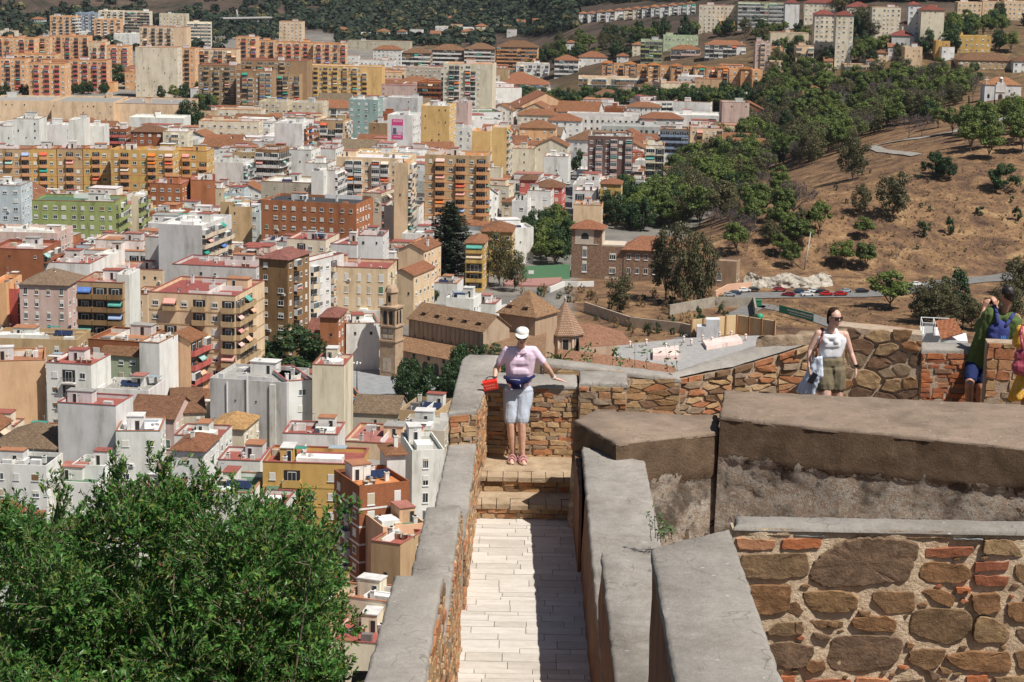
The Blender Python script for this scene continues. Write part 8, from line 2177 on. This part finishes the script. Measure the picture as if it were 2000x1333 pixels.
def terrace():
    p = atY(1800, 668, 330); r_ = tag(empty('rooftop_pergola', (p.x, p.y, p.z - 8), rad(-8)), 'white rooftop terrace with a thin pergola frame behind the brick wall', 'rooftop terrace')
    k = p.y / F; w = 55 * k; hh = 38 * k
    mb = MB(MP); mb.box(0, w, 0, 8, 7 - p.z, 8 + hh * .35); mb.build('wall', r_, color=(.7, .7, .7)); mb = MB(M_white)
    for x in (0, w * .45, w):
        for y in (0, 5): mb.box(x - .06, x + .06, y - .06, y + .06, 8, 8 + hh)
    for y in (0, 5): mb.box(0, w, y - .06, y + .06, 8 + hh, 8 + hh + .12)
    for x in (0, w * .45, w): mb.box(x - .05, x + .05, 0, 5, 8 + hh, 8 + hh + .1)
    mb.build('pergola_frame', r_)
    mb = MB(M_white); mb.box(.3, w * .42, .1, .2, 8 + hh * .3, 8 + hh * .95); mb.build('screen', r_)
    q = atY(1840, 664, 322); r2 = tag(empty('white_gable_house', (q.x, q.y, q.z - 8), rad(-10)), 'white gabled house end with orange roof right of the pergola terrace', 'house'); w2 = 50 * q.y / F
    mb = MB(MP); mb.box(0, w2, 0, 7, 7 - q.z, 8); mb.build('wall', r2, color=(.75, .75, .75)); mb = MB(M_tile); tileroof(mb, [(-.2, -.2, 8), (w2 * .8, -.2, 9.2), (w2 * .5, 7, 10.2), (-1, 7, 9.6)]); mb.build('roof', r2, color=(.5, .2, .1))
terrace()
def car_proto():
    prof = [(-2.15, .35), (2.1, .35), (2.2, .6), (2.1, .85), (1.2, .98), (.55, 1.42), (-1.1, 1.46), (-1.95, 1.02), (-2.2, .9), (-2.25, .55)]
    mb = MB(M_car); 
    L_ = [Vector((x, -.86 + (.14 if z > 1 else 0), z)) for x, z in prof]; Rr = [Vector((x, .86 - (.14 if z > 1 else 0), z)) for x, z in prof]
    mb.face(L_); mb.face(list(reversed(Rr))); n = len(prof)
    for i in range(n): j = (i + 1) % n; mb.face([L_[i], Rr[i], Rr[j], L_[j]])
    body = mb.mesh('body')
    mb = MB(M_glass); 
    for sg in (-1, 1): q = [(1.02, sg * .80, 1.02), (.5, sg * .745, 1.36), (-1.05, sg * .745, 1.39), (-1.7, sg * .80, 1.06)]; mb.face(q if sg < 0 else q[::-1])
    mb.face([(1.17, -.7, 1.01), (1.17, .7, 1.01), (.6, .66, 1.4), (.6, -.66, 1.4)]); mb.face([(-1.88, .68, 1.07), (-1.88, -.68, 1.07), (-1.18, -.66, 1.43), (-1.18, .66, 1.43)])
    gl = mb.mesh('windows'); 
    mb = MB(M_black); mb.tube((0, -.1, 0), (0, .1, 0), .33, .33, n=14); wh = mb.mesh('wheel')
    mb = MB(simple('lamp_glass', (.7, .7, .65), .2)); mb.box(-.03, .03, -.18, .18, -.08, .08); hl = mb.mesh('headlight')
    return body, gl, wh, hl
CB = car_proto()
def car(label, px, py, rz, col, group='cars parked beside the road', P=None):
    P = P or hit(px, py); r_ = tag(empty('parked_car', (P.x, P.y, g(P.x, P.y, False) + .25), rad(rz)), label, 'car', group)
    link('body', CB[0], r_, color=col); link('windows', CB[1], r_, (0, 0, .01), sc_=(1, 1.02, 1.003))
    for x in (-1.35, 1.35):
        for y in (-.8, .8): link('wheel', CB[2], r_, (x, y, .33))
    for y in (-.6, .6): link('headlight', CB[3], r_, (2.2, y, .7))
WHT, RED, BLK, SIL, NAV = (.7, .7, .7), (.4, .02, .02), (.02, .02, .025), (.3, .32, .34), (.03, .05, .09)
for c in (('dark car nearest the white wall beside the seminary annex', 1436, 577, 20, NAV), ('silver car second from the left in the car park', 1424, 581, 12, SIL), ('white car in the group right of the salmon wall', 1453, 572, 18, WHT), ('black car at the right of the first parked group', 1470, 570, 14, BLK),
          ('dark red car beside the rock face', 1523, 570, 8, (.25, .02, .03)), ('small dark red car in front of the other dark red one', 1540, 580, 160, (.25, .02, .03)), ('dark grey car left of the front white car', 1563, 574, 6, NAV), ('white car in the front row below the rock face', 1577, 580, 12, WHT),
          ('dark car behind the first bright red car', 1606, 574, 6, BLK), ('first bright red car below the rock face', 1614, 579, 10, RED), ('second bright red car, right of the first', 1642, 579, 14, RED), ('silver car just behind the second red car', 1652, 573, 40, SIL), ('dark car partly hidden by the large round pine', 1684, 573, 10, BLK), ('white car on the road right of the large round pine', 1790, 560, 24, WHT),
          ('white van like car behind the front white car', 1591, 573, 6, WHT)):
    car(*c)
rn = random.Random(5)
for i, (x, y) in enumerate(((1083, 428), (1088, 412), (1094, 398), (1100, 386), (1104, 372), (1110, 362), (1112, 350), (1116, 338), (1120, 326))):
    car(['nearest', 'second', 'third', 'fourth', 'fifth', 'sixth', 'seventh', 'eighth', 'farthest'][i] + ' parked car along the long straight street, counted from the near end', x, y, 78, [WHT, BLK, SIL, WHT, NAV, WHT, SIL, WHT, RED][i], 'cars along the long street')
car('white car behind the bell tower on the plaza', 708, 712, 20, WHT, 'cars on the plaza'); car('white car beside the white villa below the tall conifer', 838, 553, 20, WHT, 'cars near the villa')
# street lamps on the plaza
def lamp(label, px, py, h, arms):
    P = hit(px, py); r_ = tag(empty('street_lamp', P), label, 'street lamp', 'street lamps on the plaza'); mb = MB(M_black); mb.tube((0, 0, 0), (0, 0, h), .14, .07, n=6); mb.tube((0, 0, 0), (0, 0, .9), .3, .16, n=8); mb.build('post', r_)
    for k in range(arms):
        a = k * math.pi * 2 / arms; x, y = .8 * math.cos(a), .8 * math.sin(a); mb = MB(M_black, M_white); mb.tube((0, 0, h - .4), (x, y, h - .1), .04, .04, n=5); mb.lathe([(.05, 0), (.25, .15), (.2, .5), (0, .6)], (x, y, h - .5), 8, 1); mb.build('lantern', r_)
lamp('black street lamp with four lanterns at the front of the plaza', 697, 764, 7.5, 4); lamp('black street lamp beside the bell tower', 725, 718, 6.5, 2)
def mast(label, px, py, h, name='radio_mast', w=.8):
    P = hit(px, py); r_ = tag(empty(name, P), label, 'mast'); mb = MB(M_metal); n = int(h / 3)
    for sx, sy in ((-1, -1), (1, -1), (1, 1), (-1, 1)): mb.tube((sx * w, sy * w, 0), (sx * w * .3, sy * w * .3, h), .12, .07, n=4)
    for k in range(n):
        t = k / n; q = w * (1 - .7 * t); z = h * t; z2 = h * (k + 1) / n; q2 = w * (1 - .7 * (k + 1) / n); mb.tube((-q, -q, z), (q2, -q2, z2), .06, .06, n=4); mb.tube((q, -q, z), (-q2, -q2, z2), .06, .06, n=4)
    mb.build('lattice', r_)
mast('tall grey lattice mast between the beige tower and the modern villa', 1655, 165, 30); mast('thin lattice mast before the lower red roof tower', 1738, 110, 18)
def haze():
    m = mat('haze'); t = m.node_tree; t.nodes.remove(t.nodes['Principled BSDF']); v = t.nodes.new('ShaderNodeVolumePrincipled'); v.inputs['Color'].default_value = (.78, .87, 1, 1); v.inputs['Density'].default_value = .00002; v.inputs['Anisotropy'].default_value = .2
    t.links.new(v.outputs[0], t.nodes['Material Output'].inputs['Volume']); mb = MB(m); mb.box(-3400, 3400, -60, 9200, -6, 1500); tag(mb.build('haze'), kind='stuff')
haze()
# ------------------------------------------------------------------ near shrub, lower left
def shrub():
    rn = random.Random(15); LM_ = leafmat('glossy_shrub_leaves', [(.035, .1, .022), (.06, .165, .035), (.1, .24, .05), (.15, .31, .075), (.24, .27, .05)], .36, .35)
    mb = MB(LM_); br = MB(noisy('shrub_bark', [(.3, (.12, .08, .06)), (.7, (.25, .18, .14))], 20))
    outline = [(-30, 1045), (18, 1025), (60, 1045), (100, 1025), (150, 1050), (200, 1020), (250, 985), (330, 985), (380, 1010), (430, 1000), (500, 1025), (560, 1025), (620, 1050), (662, 1090), (684, 1135), (682, 1200), (652, 1270), (656, 1350), (640, 1480), (-40, 1480)]
    def twig(p, d, n, L):
        br.tube(p, p + d * L, .0028, .0018, 0, 3, False, False)
        for i in range(n):
            t = (i + .5) / n; q = p + d * L * t; a = rn.uniform(0, 6.28); sd = d.orthogonal().normalized(); sd.rotate(Quaternion(d, a)); ld = (d * rn.uniform(.6, 1.1) + sd * .9).normalized(); l = rn.uniform(.04, .062); w_ = l * .21; nn = ld.cross(sd).normalized()
            c = q + ld * l * .5; e = q + ld * l; k = ld.cross(nn).normalized() * .0035
            mb.face([q, c + nn * w_ + k, e, c - nn * w_ + k])
    cl = []
    while len(cl) < 250:
        x, y = rn.uniform(-30, 690), rn.uniform(960, 1430)
        if not inpoly(x, y, outline): continue
        Y = 15.6 + rn.uniform(-1.6, 1.6) - (y - 1150) / 400; c = atY(x, y, Y); r = rn.uniform(.16, .34)
        ex, ey, _ = proj(c + Vector((r, 0, 0)));
        if not inpoly(min(689, ex - 6), y, outline): r *= .5
        cl.append((c, r))
    for c, r in cl:
        for _ in range(int(26 + 112 * r)):
            d = Vector((rn.gauss(0, 1), rn.gauss(0, 1), rn.gauss(.3, 1))).normalized(); p = c + d * r * rn.uniform(.4, 1)
            twig(p, (d * .7 + Vector((rn.gauss(0, .4), rn.gauss(0, .4), .45))).normalized(), rn.randint(8, 12), rn.uniform(.09, .15))
    def spray(pts, Y, dens=26):
        P = [atY(x, y, Y + rn.uniform(-.1, .1)) for x, y in pts]
        for a, b in zip(P[:-1], P[1:]): br.tube(a, b, .011, .008, 0, 6)
        for i in range(dens):
            k = min(len(P) - 2, int(len(P[1:]) * (i / dens) ** .8)); p = P[k].lerp(P[k + 1], rn.random()) + Vector((rn.gauss(0, .06), rn.gauss(0, .06), rn.gauss(0, .05)))
            twig(p, Vector((rn.gauss(0, .5), rn.gauss(0, .5), 1)).normalized(), rn.randint(9, 13), rn.uniform(.1, .17))
    for pts, dn in (([(250, 1000), (232, 950), (227, 912)], 34), ([(340, 1010), (322, 950), (308, 900)], 34), ([(100, 1040), (112, 990), (117, 950)], 22), ([(380, 1000), (395, 960), (400, 935)], 26), ([(420, 1010), (440, 980), (446, 962)], 22), ([(20, 1040), (18, 1000)], 14), ([(600, 1060), (650, 1030), (672, 1012)], 26), ([(470, 1030), (500, 1000), (520, 985)], 22), ([(560, 1040), (580, 1010), (600, 990)], 18), ([(170, 1040), (185, 1000), (200, 965)], 20)):
        spray(pts, 15.2, dn)
    base = Vector((-3.6, 15.2, 100.0)); r_ = tag(empty('shrub', base), 'dense glossy green shrub filling the lower left, outside the parapet', 'shrub'); B = -base
    for c, r in rn.sample(cl, 60): m_ = base.lerp(c, .55) + Vector((rn.gauss(0, .2), rn.gauss(0, .2), .2)); br.tube(base + Vector((0, 0, 4)), m_, .05, .02, 0, 6, False); br.tube(m_, c, .02, .006, 0, 5, False)
    mb.build('foliage', r_, B); br.build('branches', r_, B)
    t = MB(M_trunk); t.tube((0, 0, 0), (.1, 0, 4.3), .16, .1, 0, 10); t.build('trunk', r_)
shrub()
def sprigs():
    rn = random.Random(6); m = leafmat('sprig_leaves', [(.03, .08, .015), (.06, .13, .03), (.1, .18, .06)], .5)
    for nm, lab, pts, Y, l in (('climbing_plant', 'thin leafy sprigs growing up behind the low parapet right of the person in pink', [(1140, 705, 676), (1160, 712, 668), (1195, 720, 672), (1210, 725, 690), (1240, 722, 665), (1262, 728, 684), (1305, 735, 664), (1325, 738, 668), (1150, 715, 690), (1225, 728, 700)], 26.75, .07),
                          ('wall_plant', 'small bright green plant in the gap beside the low brown block', [(1272, 1050, 1000), (1284, 1050, 1005), (1295, 1046, 1012), (1306, 1040, 1022), (1280, 1040, 990), (1290, 1052, 1030), (1300, 1050, 1030), (1312, 1046, 1030)], 18.6, .035)):
        P0 = atY(pts[0][0], pts[0][1], Y); r_ = tag(empty(nm, P0), lab, 'plant'); B = -P0; lf = MB(m); st = MB(M_trunk)
        for x, y0, y1 in pts:
            a, b = atY(x, y0 + 8, Y), atY(x + rn.uniform(-8, 8), y1, Y + rn.uniform(-.1, .1)); st.tube(a, b, .004, .002, 0, 4)
            for k in range(16 if l > .05 else 26):
                t = rn.random() ** .7; p = a.lerp(b, t) + Vector((rn.gauss(0, l * .6), rn.gauss(0, l * .6), rn.gauss(0, l * .4))); d = Vector((rn.gauss(0, 1), rn.gauss(0, 1), rn.gauss(0, .6))).normalized(); s = d.orthogonal().normalized() * l * .22; L = l * rn.uniform(.6, 1.2)
                lf.face([p, p + d * L * .5 + s, p + d * L, p + d * L * .5 - s])
        lf.build('leaves', r_, B); st.build('stems', r_, B)
sprigs()
